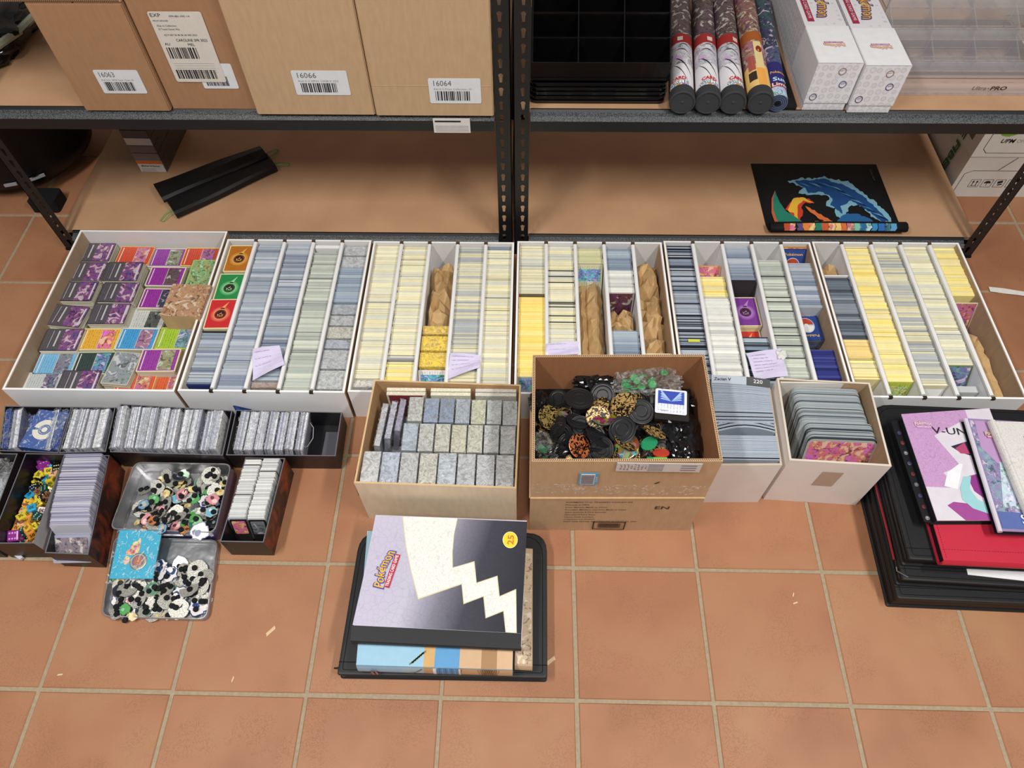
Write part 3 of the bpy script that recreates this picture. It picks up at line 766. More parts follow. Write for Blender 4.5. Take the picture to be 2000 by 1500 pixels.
wave = [(520, 320), (640, 290), (800, 280), (940, 265), (1080, 300), (1240, 330), (1330, 400), (1430, 480), (1540, 570), (1640, 660), (1710, 740), (1740, 830), (1640, 830), (1480, 720), (1380, 600), (1250, 590), (1180, 700), (1120, 760), (1060, 700), (1080, 620), (960, 600), (1000, 500), (880, 470), (740, 480), (640, 450), (700, 400), (600, 340)]
matpoly(blobby(wave, 14, 3), '7fb4c8'); matpoly(blobby([(600, 318), (800, 300), (930, 290), (1080, 330), (1240, 390), (1400, 500), (1560, 640), (1680, 780), (1600, 780), (1420, 640), (1250, 540), (1130, 600), (1150, 690), (1090, 640), (1000, 590), (1040, 510), (900, 440), (760, 450), (700, 380)], 10, 4), '1c4a86')
for k in range(16):
    random.seed(50+k); x = 640+60*k; y = 330+max(0, (k-5))*38; 
    matpoly([(x, y), (x+90, y+22), (x+150, y+60), (x+85, y+34)], ('3f86b4', '15345f', '6aa8c4', '10284c')[k % 4])
matpoly(blobby([(1060, 800), (1180, 690), (1320, 690), (1480, 760), (1560, 840), (1300, 830)], 8, 8), '26639c')
matpoly(blobby([(490, 640), (540, 560), (640, 500), (760, 520), (830, 570), (720, 560), (680, 620), (700, 690), (640, 780), (600, 720), (560, 700)], 9, 5), 'c8402c')
matpoly(blobby([(520, 640), (590, 510), (700, 500), (820, 570), (700, 540), (640, 590), (630, 680), (650, 790), (600, 760), (590, 680), (540, 670)], 5, 6), 'e8b83c')
matpoly([(375, 420), (345, 520), (350, 660), (380, 760), (430, 815), (720, 860), (740, 820), (600, 720), (500, 660), (430, 560), (390, 470)], '26806a')
matpoly([(375, 420), (335, 520), (335, 680), (370, 780), (430, 820), (390, 750), (355, 640), (352, 530)], 'c8603c')
matpoly(blobby([(720, 600), (800, 640), (900, 700), (1000, 760), (1120, 810), (1000, 800), (870, 740), (760, 650)], 7, 9), 'd8703c')
matpoly(blobby([(760, 810), (860, 770), (1000, 780), (1110, 820), (960, 840), (800, 840)], 8, 10), 'e8943c')
text(mb, 'PLAY MAT', .006, '6a6a6c', basis((1.335, 1.345, ZL+.0034), (0, -1, 0), (1, 0, 0)), width=.045)
mb.build('print', t)
# print that runs over the curled edge
mb = MB(I); random.seed(7)
cs = ['b8502c', 'e8b83c', '5a4a78', 'e0843c', 'e8b83c', '26806a', 'c85a34', 'e8943c', 'f0c878', 'd8703c', 'c86a5a', '7fc4b0', '2a6aa0', '9adcd8', '3a8ac0', '2c6cb4', '1c4a86', '5fa0cc']
arc = [(1.150, .0002), (1.128, .0070), (1.1150, .0120), (1.1095, .0205), (1.1135, .0265), (1.1265, .0295)]
for k, cl in enumerate(cs):
    xa = 1.045+.0158*k; xb = xa+.0158+U(-.003, .004)
    for j in range(len(arc)-1):
        (ya, za), (yb_, zb) = arc[j], arc[j+1]; f_ = 1
        sk = U(-.004, .004)
        kk = [1-.35*max(0, .35-(x-x0)/(x1-x0)) for x in (xa, xb)]
        mb.add([(xa+sk, ya, ZL+.0042+za*kk[0]), (xa, yb_, ZL+.0042+zb*kk[0]), (xb, yb_, ZL+.0042+zb*kk[1]), (xb+sk, ya, ZL+.0042+za*kk[1])], [(0, 1, 2, 3)], 'art' if k % 3 == 1 else 'paper', cl)
mb.build('print', t)
random.seed(11)

# ---------------------------------------------------------------- black tub at the left, carton at the right
t = thing('tub', 'large rounded black plastic tub standing left of the shelving', 'tub', (-1.075, 1.46, 0))
mb = MB(); mb.lathe([(.10, .028), (.16, .032), (.19, .048), (.205, .09), (.222, .40), (.230, .405), (.230, .42), (.218, .42), (.20, .12)], 40, 'blackmatte', '111113'); mb.build('shell', t, smooth=True)
mb = MB(); mb.prism(rrect(.09, .165, -.225, -.165, .008), 0, .036, 'rubber', '17181a'); mb.build('foot', t)
mb = MB(); mb.prism(rrect(-.12, -.06, -.10, -.04, .008), 0, .036, 'rubber', '17181a'); mb.build('foot', t)
for x in (.06, .13, .15):
    mb = MB(); a_ = math.atan2(-.2, x); rr = .206
    mb.box(-.016, .016, -.002, .002, -.004, .004, 'satin', '9c9ca4', Matrix.Translation((rr*math.cos(a_), rr*math.sin(a_), .075)) @ Matrix.Rotation(a_+math.pi/2, 4, 'Z')); mb.build('vent', t)
def blob(mb, c, size, seed, mat, col, sub=3, amp=.25, fr=2.2, ridged=True, M=None, sharp=1):
    import bmesh
    bm = bmesh.new(); bmesh.ops.create_icosphere(bm, subdivisions=sub, radius=1)
    for v in bm.verts:
        p = v.co.copy(); q = p*fr+Vector((seed*3.1, seed*1.7, seed))
        n_ = noise.noise(q)+.5*noise.noise(q*2.3)
        if ridged: n_ = 1-2*abs(n_)**.8*1.3
        k = 1+amp*(n_-.3)
        # squarish
        m_ = max(abs(p.x), abs(p.y), abs(p.z)); p = p.lerp(p/m_, .45)
        v.co = Vector((p.x*size[0]*k, p.y*size[1]*k, p.z*size[2]*k))+Vector(c)
    mb.add([v.co for v in bm.verts], [tuple(v.index for v in f.verts) for f in bm.faces], mat, col, M); bm.free()
t = thing('plastic_bag', 'crumpled glossy black bag bulging from the tub, upper left corner', 'bag', (-.98, 1.36, .44))
mb = MB(); blob(mb, (0.02, 0, .02), (.17, .15, .05), 3, 'blackgloss', '18181a', 4, .16, 2.2); mb.build('bag', t, smooth=True)
mb = MB(); mb.tube([(.13, -.17, .03), (.17, -.10, .035), (.19, -.03, .03), (.2, .03, .03)], .009, 8, 'gloss', 'aab09c'); mb.build('rim', t)

t = thing('paper_carton', 'white copier paper carton with green leaf print, behind right post', 'carton', (1.665, 1.33, 0), rz=0)
x0, x1, y0, y1, h = 1.556, 1.775, 1.327, 1.63, .275; I = inv(t)
mb = MB(I); mb.box(x0, x1, y0, y1, 0, .135, 'boardcard', 'dcd6ce'); mb.box(x0+.001, x1-.001, y0+.001, y1, .135, .138, 'paper', '4a4642'); mb.build('body', t)
mb = MB(I); mb.box(x0-.002, x1+.002, y0-.0025, y1, .137, h, 'boardcard', 'e4dfd8'); mb.build('lid', t)
mb = MB(I); ys = y0-.0008
def ln_(xa, za, xb, zb, w=.0012, yy=None):
    yy = yy or ys
    dd = Vector((xb-xa, zb-za)).normalized()*w/2; n_ = Vector((-dd.y, dd.x))
    mb.quad((xa-n_.x, yy, za-n_.y), (xb-n_.x, yy, zb-n_.y), (xb+n_.x, yy, zb+n_.y), (xa+n_.x, yy, za+n_.y), 'paper', '26221f')
ln_(x0+.03, .090, x1-.002, .090); ln_(x0+.012, .08, x0+.03, .090); ln_(x0+.012, .02, x0+.012, .08); ln_(x0+.095, .092, x0+.125, .133, .002)
yl = y0-.0032
ln_(x0+.03, .150, x1-.005, .150, yy=yl); ln_(x0+.03, .150, x0+.018, .162, yy=yl); ln_(x0+.018, .162, x0+.018, .265, yy=yl)
for k in range(4):
    cx = x0+.055+.0335*k; 
    for (a, b_) in (((-.013, .035), (.013, .035)), ((.013, .035), (.013, .060)), ((.013, .060), (-.013, .060)), ((-.013, .060), (-.013, .035))): ln_(cx+a[0], a[1], cx+b_[0], b_[1], .0009)
    if k == 0:
        for s_ in (-.005, .005):
            ln_(cx+s_, .040, cx+s_, .054, .0018); mb.add([(cx+s_-.0035, ys, .051), (cx+s_+.0035, ys, .051), (cx+s_, ys, .057)], [(0, 1, 2)], 'paper', '26221f')
        ln_(cx-.009, .039, cx+.009, .039, .0012)
    elif k == 1:
        mb.add([(cx+.009*math.cos(a), ys, .048+.008*math.sin(a)) for a in [math.pi*q/8 for q in range(9)]], [tuple(range(9))], 'paper', '26221f'); ln_(cx, .039, cx, .05, .0012)
    elif k == 2:
        ln_(cx-.006, .050, cx+.006, .054, .008); ln_(cx-.003, .042, cx+.008, .045, .004)
    else:
        for a in range(3): ln_(cx+.007*math.cos(a*2.1), .047+.007*math.sin(a*2.1), cx+.007*math.cos((a+.8)*2.1), .047+.007*math.sin((a+.8)*2.1), .0025)
M = basis((x0+.067, yl, .187), (1, 0, 0), (0, 0, 1)); text(mb, 'UPM', .017, '26221f', M, bold=.02, width=.034, warp=lambda p: Vector((p.x+.2*p.y, p.y, 0)))
M = basis((x0+.112, yl, .187), (1, 0, 0), (0, 0, 1)); text(mb, 'OFFICE', .015, 'b8b2aa', M, width=.044)
M = basis((x0+.150, yl, .187), (1, 0, 0), (0, 0, 1)); text(mb, 'A4', .013, '6a6660', M, width=.018)
lf = [(x0+.062+.026*math.cos(a)*(1 if math.cos(a) > 0 else .9), yl, .212+.011*math.sin(a)*(1-.4*abs(math.cos(a)))+.004*math.cos(a)) for a in [2*math.pi*q/16 for q in range(16)]]
mb.add(lf, [tuple(range(16))], 'paper', '7fae3a')
mb.add([(lf[i][0], yl-.0002, lf[i][2]) for i in (0, 1, 2, 3, 4, 5)]+[(x0+.05, yl-.0002, .209)], [tuple(range(7))], 'paper', '5c9a34')
M = basis((x0-.0026, y0+.10, .10), (0, 0, -1), (0, -1, 0))
M = basis((x0-.0030, y0+.075, .13), (0, 0, -1), (0, -1, 0)); text(mb, 'ABLE FIBER', .034, '3c6440', M, bold=.03, width=.23)
mb.build('print', t)
mb = MB(I)
for k in range(14): 
    y = y0+.03+.004*k; mb.box(x0-.0026, x0-.0022, y, y+.0022, .165, .24, 'paper', '4c4440')
mb.build('barcode', t)
# ---------------------------------------------------------------- long card boxes on the floor
ZB = .103
BX = {1: (-.739, -.364, .583, 1.064), 2: (-.3575, .0035, .585, 1.037), 3: (.0095, .3585, .588, 1.034),
      4: (.3665, .7225, .588, 1.038), 5: (.7275, 1.0875, .590, 1.043), 6: (1.0925, 1.4500, .590, 1.045)}
BL = {1: 'white cardboard tray of face-up card stacks, leftmost of the row', 2: 'white five-row card box with three energy cards lying in it',
      3: 'white five-row card box of cream card edges, left of the post line', 4: 'white five-row card box with yellow card row and kraft paper wads',
      5: 'white five-row card box with black dividers and a purple energy card', 6: 'white five-row card box at the right end of the row'}
WALL = 'f0f0f2'
BOXT = {}
for k, (x0, x1, y0, y1) in BX.items():
    t = thing('card_box', BL[k], 'box', ((x0+x1)/2, y0, 0)); BOXT[k] = t
    q = [(x0, y0), (x1, y0), (x1, y1), (x0, y1)]
    sideo = ('kraft', 'a88c70')
    open_box(t, q, 0, ZB, .0045, 'boardcard', WALL, 'boardcard', 'e0dedd', 'f8f8f8', outs=[('boardcard', 'f4f5f7'), sideo, ('boardcard', WALL), sideo])
    # kraft inner faces of the two side walls
    for xs, xe in ((x0+.0046, x0+.0062), (x1-.0062, x1-.0046)):
        mb = MB(inv(t)); mb.box(xs, xe, y0+.006, y1-.006, .005, ZB-.0008, 'kraft', 'b39a80' if k in (1, 4, 5, 6) else 'd8cfc4'); mb.build('side_liner', t)
    if k > 1:
        w = (x1-x0)/5
        for j in range(1, 5):
            x = x0+w*j
            mb = MB(inv(t))
            mb.box(x-.0012, x+.0012, y0+.005, y1-.005, .005, ZB-.012, 'boardcard', WALL)
            pr = [(-.0012, -.012), (-.0042, -.006), (-.0042, -.001), (-.002, .0008), (.002, .0008), (.0042, -.001), (.0042, -.006), (.0012, -.012)]
            n = len(pr); vs = [(x+a, yy, ZB+b_) for yy in (y0+.009, y1-.009) for a, b_ in pr]
            mb.add(vs, [(i, (i+1) % n, n+(i+1) % n, n+i) for i in range(n)]+[tuple(range(n))[::-1], tuple(range(n, 2*n))], 'boardcard', 'efeeee')
            mb.build('divider', t)
            mb = MB(inv(t)); mb.box(x-.0042, x+.0042, y0-.0006, y0+.0052, ZB-.006, ZB+.0006, 'kraft', '3c2f28'); mb.box(x-.0045, x+.0045, y1-.0052, y1+.0006, ZB-.004, ZB+.0006, 'kraft', '5a463a'); mb.build('slot', t)

# ---------------------------------------------------------------- rows of card edges
PAL = {'cream': (['dcd9c0', 'd6d4c4', 'e2dcb8', 'cfcfc4', 'd8d2b4', 'e6e1c4'], .16), 'yel': (['f0de92', 'ecd784', 'e8dca4', 'f2e29c', 'e0d6a8'], .08),
       'gold': (['f6dc86', 'f4d67a', 'f3dc92'], .0), 'blue': (['9aa4b2', 'a8b0bc', '8792a4', 'b4bbc4', '7f8a9c', 'a0a8b0'], .22), 'grey': (['b4b8b8', 'c2c5c2', 'a4a8aa', 'ccccc4', 'bcbfb6'], .16),
       'green': (['b8beb4', 'c4c8bc', 'aab0a8', 'ccd0c4', 'b0b8b0'], .16), 'white': (['dcdcd6', 'd2d3ce', 'e2e2dc', 'c8c9c6'], .12), 'slate': (['8e9cac', '9caab8', '8492a2', 'a6b2bc'], .0),
       'navy': (['33387c', '3c4288', '2c3070', '454c90'], .15), 'olive': (['c4c49c', 'ccc8a0', 'd8d4b0'], .1), 'mix': (['c8c6b4', 'a8abae', 'd4cfae', 'b0b4b4', 'dcd6b8'], .14),
       'dark': (['565e6a', '6c7682', '828c98', '4a505c', '8e949a'], .25), 'tan': (['e6cd8c', 'e2c884', 'e8d090'], .0)}
def slabrow(mb, xc, w, ya, yb, pal, zt=.0905, zb=.006, tmean=.0011, darks=None):
    cols, dk = PAL[pal]; y = ya; base = random.choice(cols); run = 0; dx = 0
    while y < yb-.0003:
        t_ = min(U(.5, 1.6)*tmean, yb-y)
        if run <= 0: base = random.choice(cols); run = random.randint(2, 9); dx = U(-.0012, .0012); dz = U(-.0012, .0012)
        run -= 1; c = tuple(min(1, v*1.06) for v in jit(base, .045))
        z = zt+dz+U(-.0006, .0006)
        if R_() < dk*.35: c = jit(base, .02); c = tuple(v*.62 for v in c); z -= .0012
        h = w/2+U(-.0006, .0004)
        mb.box(xc-h+dx, xc+h+dx, y+t_*.06, y+t_, zb, z, 'paper', c)
        if darks and R_() < darks: mb.box(xc-h+dx+.0005, xc+h+dx-.0005, y+t_, y+t_+.0012, zb, z+.0025, 'satin', '20242c'); y += .0013
        y += t_
    return mb
def Yof(u, v, z=.092): return at(u, v, z).y
ORD = ['first', 'second', 'third', 'fourth', 'fifth']
BN = {2: 'box with energy cards', 3: 'box left of the post line', 4: 'box with kraft wads', 5: 'box with black dividers', 6: 'rightmost card box'}
RW = {}
for k in range(2, 7):
    x0, x1, y0, y1 = BX[k]; w = (x1-x0)/5
    for j in range(5): RW[(k, j)] = (x0+w*(j+.5)+(.0015 if j == 0 else -.0015 if j == 4 else 0))
CW = .0630
CNAME = {'cream': 'cream', 'yel': 'pale yellow', 'gold': 'bright yellow', 'blue': 'blue grey', 'grey': 'grey', 'green': 'greenish grey', 'white': 'off-white', 'slate': 'flat slate blue', 'navy': 'navy blue', 'olive': 'olive cream', 'mix': 'mixed cream and grey', 'dark': 'dark grey', 'tan': 'tan yellow'}
def seg(k, j, v1, v0, pal, extra='', zt=.0905, darks=None, u=None, tmean=.0011):
    """cards from image row v1 (far) to v0 (near) in row j of box k"""
    xc = RW[(k, j)]; _, _, Y0, Y1 = BX[k]
    def Y(v):                                # image row measured on this row's own line
        lo, hi = Y0, Y1
        for _ in range(30):
            m_ = (lo+hi)/2; q = RC @ (Vector((xc, m_, .092))-CAM); vv = 750+1000*FOC*q.y/q.z
            if vv > v: lo = m_
            else: hi = m_
        return (lo+hi)/2
    ya = max(Y(v0), Y0+.006); yb = min(Y(v1), Y1-.006)
    mb = MB(Matrix.Translation((-xc, -ya, 0)))
    slabrow(mb, xc, CW, ya, yb, pal, zt, darks=darks, tmean=tmean)
    o = mb.build('card_row', None, (xc, ya, 0))
    tag(o, 'row of '+CNAME[pal]+' card edges'+(' '+extra if extra else '')+', '+ORD[j]+' row of the '+BN[k], 'cards', 'rows of card edges', 'stuff')
    return xc, ya, yb
# box 2
seg(2, 0, 650, 736, 'blue', 'near the front'); seg(2, 0, 737, 746, 'slate', 'with a navy end'); seg(2, 1, 474, 762, 'blue'); seg(2, 2, 472, 742, 'blue', 'under the note')
seg(2, 3, 493, 762, 'green'); seg(2, 4, 523, 590, 'slate', 'between the wrapped ones')
# box 3
seg(3, 0, 476, 738, 'cream'); seg(3, 1, 478, 700, 'cream', 'at the back'); seg(3, 1, 706, 752, 'yel', 'at the front'); 
seg(3, 3, 478, 745, 'mix'); seg(3, 4, 478, 486, 'slate', 'at the very back'); seg(3, 4, 488, 757, 'cream')
# box 4
seg(4, 0, 478, 577, 'cream', 'at the back'); seg(4, 0, 580, 735, 'gold', 'at the front'); seg(4, 1, 478, 700, 'cream', darks=.02); seg(4, 2, 485, 514, 'olive')
seg(4, 3, 486, 528, 'slate', 'at the back', tmean=.0016); seg(4, 3, 528, 570, 'white', 'at the middle', tmean=.0016); seg(4, 3, 645, 760, 'slate', 'before the paper wad')
seg(4, 4, 690, 760, 'cream', 'hidden at the front')
# box 5
seg(5, 0, 481, 765, 'blue', '', darks=.07); seg(5, 1, 537, 577, 'yel', 'at the back', .085); seg(5, 1, 580, 762, 'white', 'at the front'); seg(5, 2, 479, 552, 'blue', 'at the back')
seg(5, 2, 658, 745, 'slate', 'at the front', .086, .12); seg(5, 3, 507, 760, 'green', '', .089, .03); seg(5, 4, 513, 600, 'blue', 'at the back'); seg(5, 4, 679, 738, 'navy', 'at the front', .084)
# box 6
seg(6, 0, 541, 662, 'dark', 'at the back'); seg(6, 0, 662, 698, 'tan', 'at the middle'); seg(6, 0, 701, 741, 'yel', 'at the front'); seg(6, 1, 480, 745, 'yel'); seg(6, 2, 480, 752, 'mix')
seg(6, 3, 480, 712, 'cream'); seg(6, 4, 480, 577, 'yel')

# ---------------------------------------------------------------- single cards
def mixh(a, b_, t):
    A_, B_ = jit(a, 0), jit(b_, 0); return tuple(x+(y-x)*t for x, y in zip(A_, B_))
def card_face(mb, M, w, h, kind, col, col2='8c8c96', border='e8e2c8'):
    """portrait card face, x right y up, centred; M its frame"""
    r = .0028
    mb.prism(rrect(-w/2, w/2, -h/2, h/2, r, 2), -.0006, 0, 'satin', border, M=M)
    def pq(x0, x1, y0, y1, z, mt, c): mb.quad((x0, y0, z), (x1, y0, z), (x1, y1, z), (x0, y1, z), mt, c, M)
    b_ = .0028
    if kind == 'energy':
        n = 28
        pq(-w/2+b_, w/2-b_, -h/2+b_, h/2-b_, .0001, 'satin', col)
        for rr, z, c in ((.0225, .0002, mixh(col, col2, .35)), (.0195, .00025, mixh(col, col2, .6)), (.0165, .0003, mixh(col, col2, .85)), (.0135, .0004, '241a1c'), (.0122, .0005, col), (.0112, .0006, '3a2624')):
            rr_ = rr; mb.add([(rr_*math.cos(2*math.pi*i/n), -.002+rr_*math.sin(2*math.pi*i/n), z) for i in range(n)], [tuple(range(n))], 'satin', c, M)
        for (p0, p1, p2) in (((-.006, -.007), (.006, -.007), (-.001, .003)), ((-.006, -.006), (-.001, -.006), (-.007, .002)), ((.001, -.006), (.006, -.006), (.007, .001)), ((-.003, -.004), (.003, -.004), (.002, .006))):
            mb.add([(p0[0], p0[1]-.002, .0007), (p1[0], p1[1]-.002, .0007), (p2[0], p2[1]-.002, .0007)], [(0, 1, 2)], 'satin', col2, M)
        mb.add([(-.004, h/2-.030, .00025), (.006, h/2-.030, .00025), (w/2-.018, h/2-.008, .00025)], [(0, 1, 2)], 'satin', col2, M)
        return
    if kind == 'land':                       # full colour picture card
        pq(-w/2+b_, w/2-b_, -h/2+b_, h/2-b_, .0001, 'art', col); return
    if kind == 'back':
        pq(-w/2+b_, w/2-b_, -h/2+b_, h/2-b_, .0001, 'satin', '2b4488'); n = 20
        mb.add([((.019)*math.cos(2*math.pi*i/n), (.022)*math.sin(2*math.pi*i/n), .0002) for i in range(n)], [tuple(range(n))], 'satin', 'b8c4dc', M)
        mb.add([(.017*math.cos(math.pi*i/10), .002+.018*math.sin(math.pi*i/10), .0003) for i in range(11)], [tuple(range(11))], 'satin', 'b8442c', M)
        mb.add([(.017*math.cos(math.pi+math.pi*i/10), -.002+.018*math.sin(math.pi+math.pi*i/10), .0003) for i in range(11)], [tuple(range(11))], 'satin', 'e4e2e0', M)
        mb.add([(.005*math.cos(2*math.pi*i/12), .005*math.sin(2*math.pi*i/12), .0004) for i in range(12)], [tuple(range(12))], 'satin', 'f0eeec', M)
        text(mb, 'Pokémon', .010, 'e8b84c', M @ Tr(0, h/2-.014, .0003), width=.045, bold=.01)
        text(mb, 'Pokémon', .010, 'e8b84c', M @ Matrix.Rotation(math.pi, 4, 'Z') @ Tr(0, h/2-.014, .0003), width=.045, bold=.01)
        return
    if kind == 'vcard':                      # dark edged foil card with figure-less picture
        pq(-w/2+b_*.6, w/2-b_*.6, -h/2+b_*.6, h/2-b_*.6, .0001, 'art', col)
        pq(-w/2+b_*.6, w/2-b_*.6, -h/2+b_*.6, -h/2+h*.50, .0002, 'printpanel', '5a565c')
        pq(-w/2+.006, w/2-.012, -h/2+h*.34, -h/2+h*.38, .00025, 'satin', 'c8c4c8')
        pq(-w/2+.006, w/2-.008, -h/2+h*.20, -h/2+h*.22, .00025, 'satin', 'a8a4a8')
        pq(-w/2+.006, w/2-.006, h/2-.009, h/2-.005, .0003, 'satin', 'd0ccd0')
        return
    pq(-w/2+b_, w/2-b_, -h/2+b_, h/2-b_, .0001, 'printpanel', col)
    pq(-w/2+b_+.002, w/2-b_-.002, h*.02, h/2-.011, .0002, 'art', col2)
    pq(-w/2+b_+.002, w/2-b_-.002, h*.005, h*.018, .0003, 'satin', 'ddd8cc')
    pq(-w/2+b_+.003, w/2-b_-.003, -h/2+.008, -h/2+.010, .0003, 'satin', 'ece8e0')
def face_frame(c, up, rz=0): return None
# flat energy cards
def flat_card(name, lab, cx, cy, z, rz, kind, col, col2, border='e8dcb0', stack=.02, w=.063, h=.088, cat='card', rx=0, sidecol='d8cfa4'):
    t = thing(name, lab, cat, (cx, cy, z), rot=(rx, 0, rz))
    if stack:
        mb = MB(); n = max(3, int(stack/.0016))
        for i in range(n):
            zz = -stack+stack*i/n; dx, dy = U(-.0007, .0007), U(-.0007, .0007)
            mb.prism(rrect(-w/2+dx, w/2+dx, -h/2+dy, h/2+dy, .0028, 2), zz, zz+stack/n*.9, 'paper', jit(sidecol, .05))
        mb.build('cards_below', t)['kind'] = 'stuff'
    mb = MB(); card_face(mb, Tr(0, 0, .0008), w, h, kind, col, col2, border); mb.build('top_card', t)
    return t
xE = RW[(2, 0)]
for (v, z, lab, c, c2) in ((505, .0935, 'orange energy card face up at the back of its row', 'b87228', 'e8b060'), (562, .0965, 'green energy card face up between the orange and red ones', '2c8c4c', '9ad89c'), (613, .0995, 'red energy card face up nearest the blue grey cards', 'cc3236', 'f0a070')):
    p = at({505: 465, 562: 449, 613: 433}[v], v, z)
    flat_card('energy_card', lab, xE+.002, p.y, z, U(-.03, .03), 'energy', c, c2, stack=.022)
x5 = RW[(5, 2)]
p = at(1458, 609, .070); flat_card('energy_card', 'purple energy card face up in the box with black dividers', x5-.001, p.y, .070, .02, 'energy', '7c3c94', 'b888c8', stack=.03)
p = at(1466, 664, .055); flat_card('energy_card', 'red energy card half covered, in front of the purple one', x5-.001, p.y-.012, .050, .0, 'energy', 'cc3e36', 'f0a070', stack=.03)
x55 = RW[(5, 4)]
p = at(1584, 636, .060); flat_card('card_back_stack', 'blue card backs lying flat in the box with black dividers', x55-.004, p.y, .060, .04, 'back', '2b4488', 'ffffff', border='28407c', stack=.03, sidecol='5a6070')
# standing cards seen from the front
def stand_card(lab, k, j, v, kind, col, col2, border='e8e2c8', tilt=25, zt=.092, back=2, dx=0, land=False, name='trading_card'):
    xc = RW[(k, j)]+dx; lo, hi = BX[k][2], BX[k][3]
    for _ in range(30):
        m_ = (lo+hi)/2; q = RC @ (Vector((xc, m_, zt))-CAM)
        if 750+1000*FOC*q.y/q.z > v: lo = m_
        else: hi = m_
    y = lo; w, h = (.063, .088) if not land else (.063, .088)
    a = math.radians(tilt)
    t = thing(name, lab, 'card', (xc, y, zt-.002))
    M = basis((0, 0, 0), (1, 0, 0), (0, math.sin(a), math.cos(a))) @ Tr(0, -h/2, 0)
    mb = MB(); card_face(mb, M, w, h, kind, col, col2, border); mb.build('card', t)
    return t
stand_card('cream edged card facing forward below the yellow cards', 4, 0, 735, 'norm', 'a8c4e0', '5a90c8', tilt=8)
stand_card('white and sky-blue card facing forward at the foot of the yellow packs', 3, 2, 722, 'norm', 'e8e4e2', '2a90c8', 'ece8e4', tilt=35, zt=.085)
stand_card('blue and white picture card leaning behind flat kraft paper', 4, 2, 516, 'norm', 'c8c8a8', '4a78c8', 'cfcba6', tilt=30)
stand_card('dark red picture card on the front of the white block', 4, 3, 571, 'land', '6a2c34', 'b04028', 'c8b8bc', tilt=6, zt=.0915)
stand_card('orange picture card leaning behind the cream cards', 5, 1, 518, 'land', 'd87a40', 'd87a40', 'e0a070', tilt=30, zt=.08)
stand_card('navy card back leaning at the rear of its row', 5, 4, 485, 'back', '2b4488', '', '24396c', tilt=35, zt=.094)
stand_card('orange edged card at the very back of its row', 5, 4, 481, 'land', 'd8943c', '', 'd8943c', tilt=12, zt=.099)
stand_card('pale blue card facing forward at the front of the navy cards', 5, 4, 740, 'norm', '8aa0d0', '5c78c0', 'b8c4e0', tilt=10, zt=.084)
stand_card('green bordered card with purple picture, facing forward', 6, 3, 713, 'land', '6a5a9c', '', '5c7c48', tilt=28, zt=.09)
stand_card('cream bordered card with red and black picture, facing forward', 6, 4, 590, 'land', 'b8403c', '', 'e0dcb0', tilt=22, zt=.094)
stand_card('lime edged card at the front of the pale yellow row', 6, 1, 746, 'norm', 'b8c840', 'b8d060', 'c0cc4c', tilt=10, zt=.09)
stand_card('lime edged card at the front of the mixed row', 6, 2, 752, 'norm', 'b8c840', '3a7a78', 'b4c848', tilt=10, zt=.088)
# block of dark box in box 5 row 3, wrapped packs, blank dividers
t = thing('deck_case', 'small black deck case facing forward behind the purple energy card', 'case', (x5, 0, 0))
yb_ = at(1458, 553, .091).y; t.location.y = yb_
mb = MB(); mb.add([(-.031, 0, .091), (.031, 0, .091), (.031, -.030, .03), (-.031, -.030, .03), (-.031, .012, .091), (.031, .012, .091), (.031, .012, .03), (-.031, .012, .03)],
       [(0, 3, 2, 1)[::-1], (0, 1, 5, 4), (1, 2, 6, 5), (3, 0, 4, 7), (2, 3, 7, 6), (4, 5, 6, 7)], 'satin', '2a2528'); mb.build('shell', t)
def pack(name, lab, cx, cy, z0, dx, dy, dz, col, rot=(0, 0, 0), group=None, cat='pack', amp=.0016, seed=None, stripes=None):
    """bundle of cards in crinkled film: bundled cards, and the wrap round them"""
    t = thing(name, lab, cat, (cx, cy, z0), rot=rot, group=group)
    mb = MB()
    if stripes:                              # edges run along y, thickness along x
        x = -dx/2+.001
        while x < dx/2-.001:
            w = U(.0009, .0022); mb.box(x, min(x+w*.85, dx/2-.001), -dy/2+.002, dy/2-.002, .001, dz-.0015+U(-.001, .0006), 'wrapped', jit(random.choice(stripes), .06)); x += w
    else: mb.box(-dx/2+.001, dx/2-.001, -dy/2+.001, dy/2-.001, .001, dz-.001, 'wrapped', col)
    mb.build('cards', t)
    nx, ny, nz = 5, 9, 5; sd = seed or R_()*50
    import bmesh
    bm = bmesh.new(); vd = {}
    def V(i, j, k):
        if (i, j, k) not in vd:
            p = Vector((-dx/2+dx*i/nx, -dy/2+dy*j/ny, dz*k/nz)); q = noise.noise(p*95+Vector((sd, 0, sd)))
            c_ = Vector((0, 0, dz/2)); d_ = (p-c_); d_ = Vector((d_.x/dx, d_.y/dy, d_.z/dz)).normalized()
            if k == nz and (j in (0, ny)): p.z -= .002
            vd[(i, j, k)] = bm.verts.new(p+d_*(amp*(.8+q*1.5)))
        return vd[(i, j, k)]
    def grid(f, a, b_):
        for i in range(a):
            for j in range(b_): bm.faces.new((f(i, j), f(i+1, j), f(i+1, j+1), f(i, j+1)))
    grid(lambda i, j: V(i, j, nz), nx, ny); grid(lambda i, j: V(i, 0, j), nx, nz); grid(lambda i, j: V(nx-i, ny, j), nx, nz)
    grid(lambda i, j: V(0, ny-i, j), ny, nz); grid(lambda i, j: V(nx, i, j), ny, nz)
    bm.verts.ensure_lookup_table(); bm.verts.index_update()
    mb = MB(); mb.add([v.co for v in bm.verts], [tuple(v.index for v in f.verts) for f in bm.faces], 'film'); bm.free()
    mb.build('film_wrap', t)
    return t
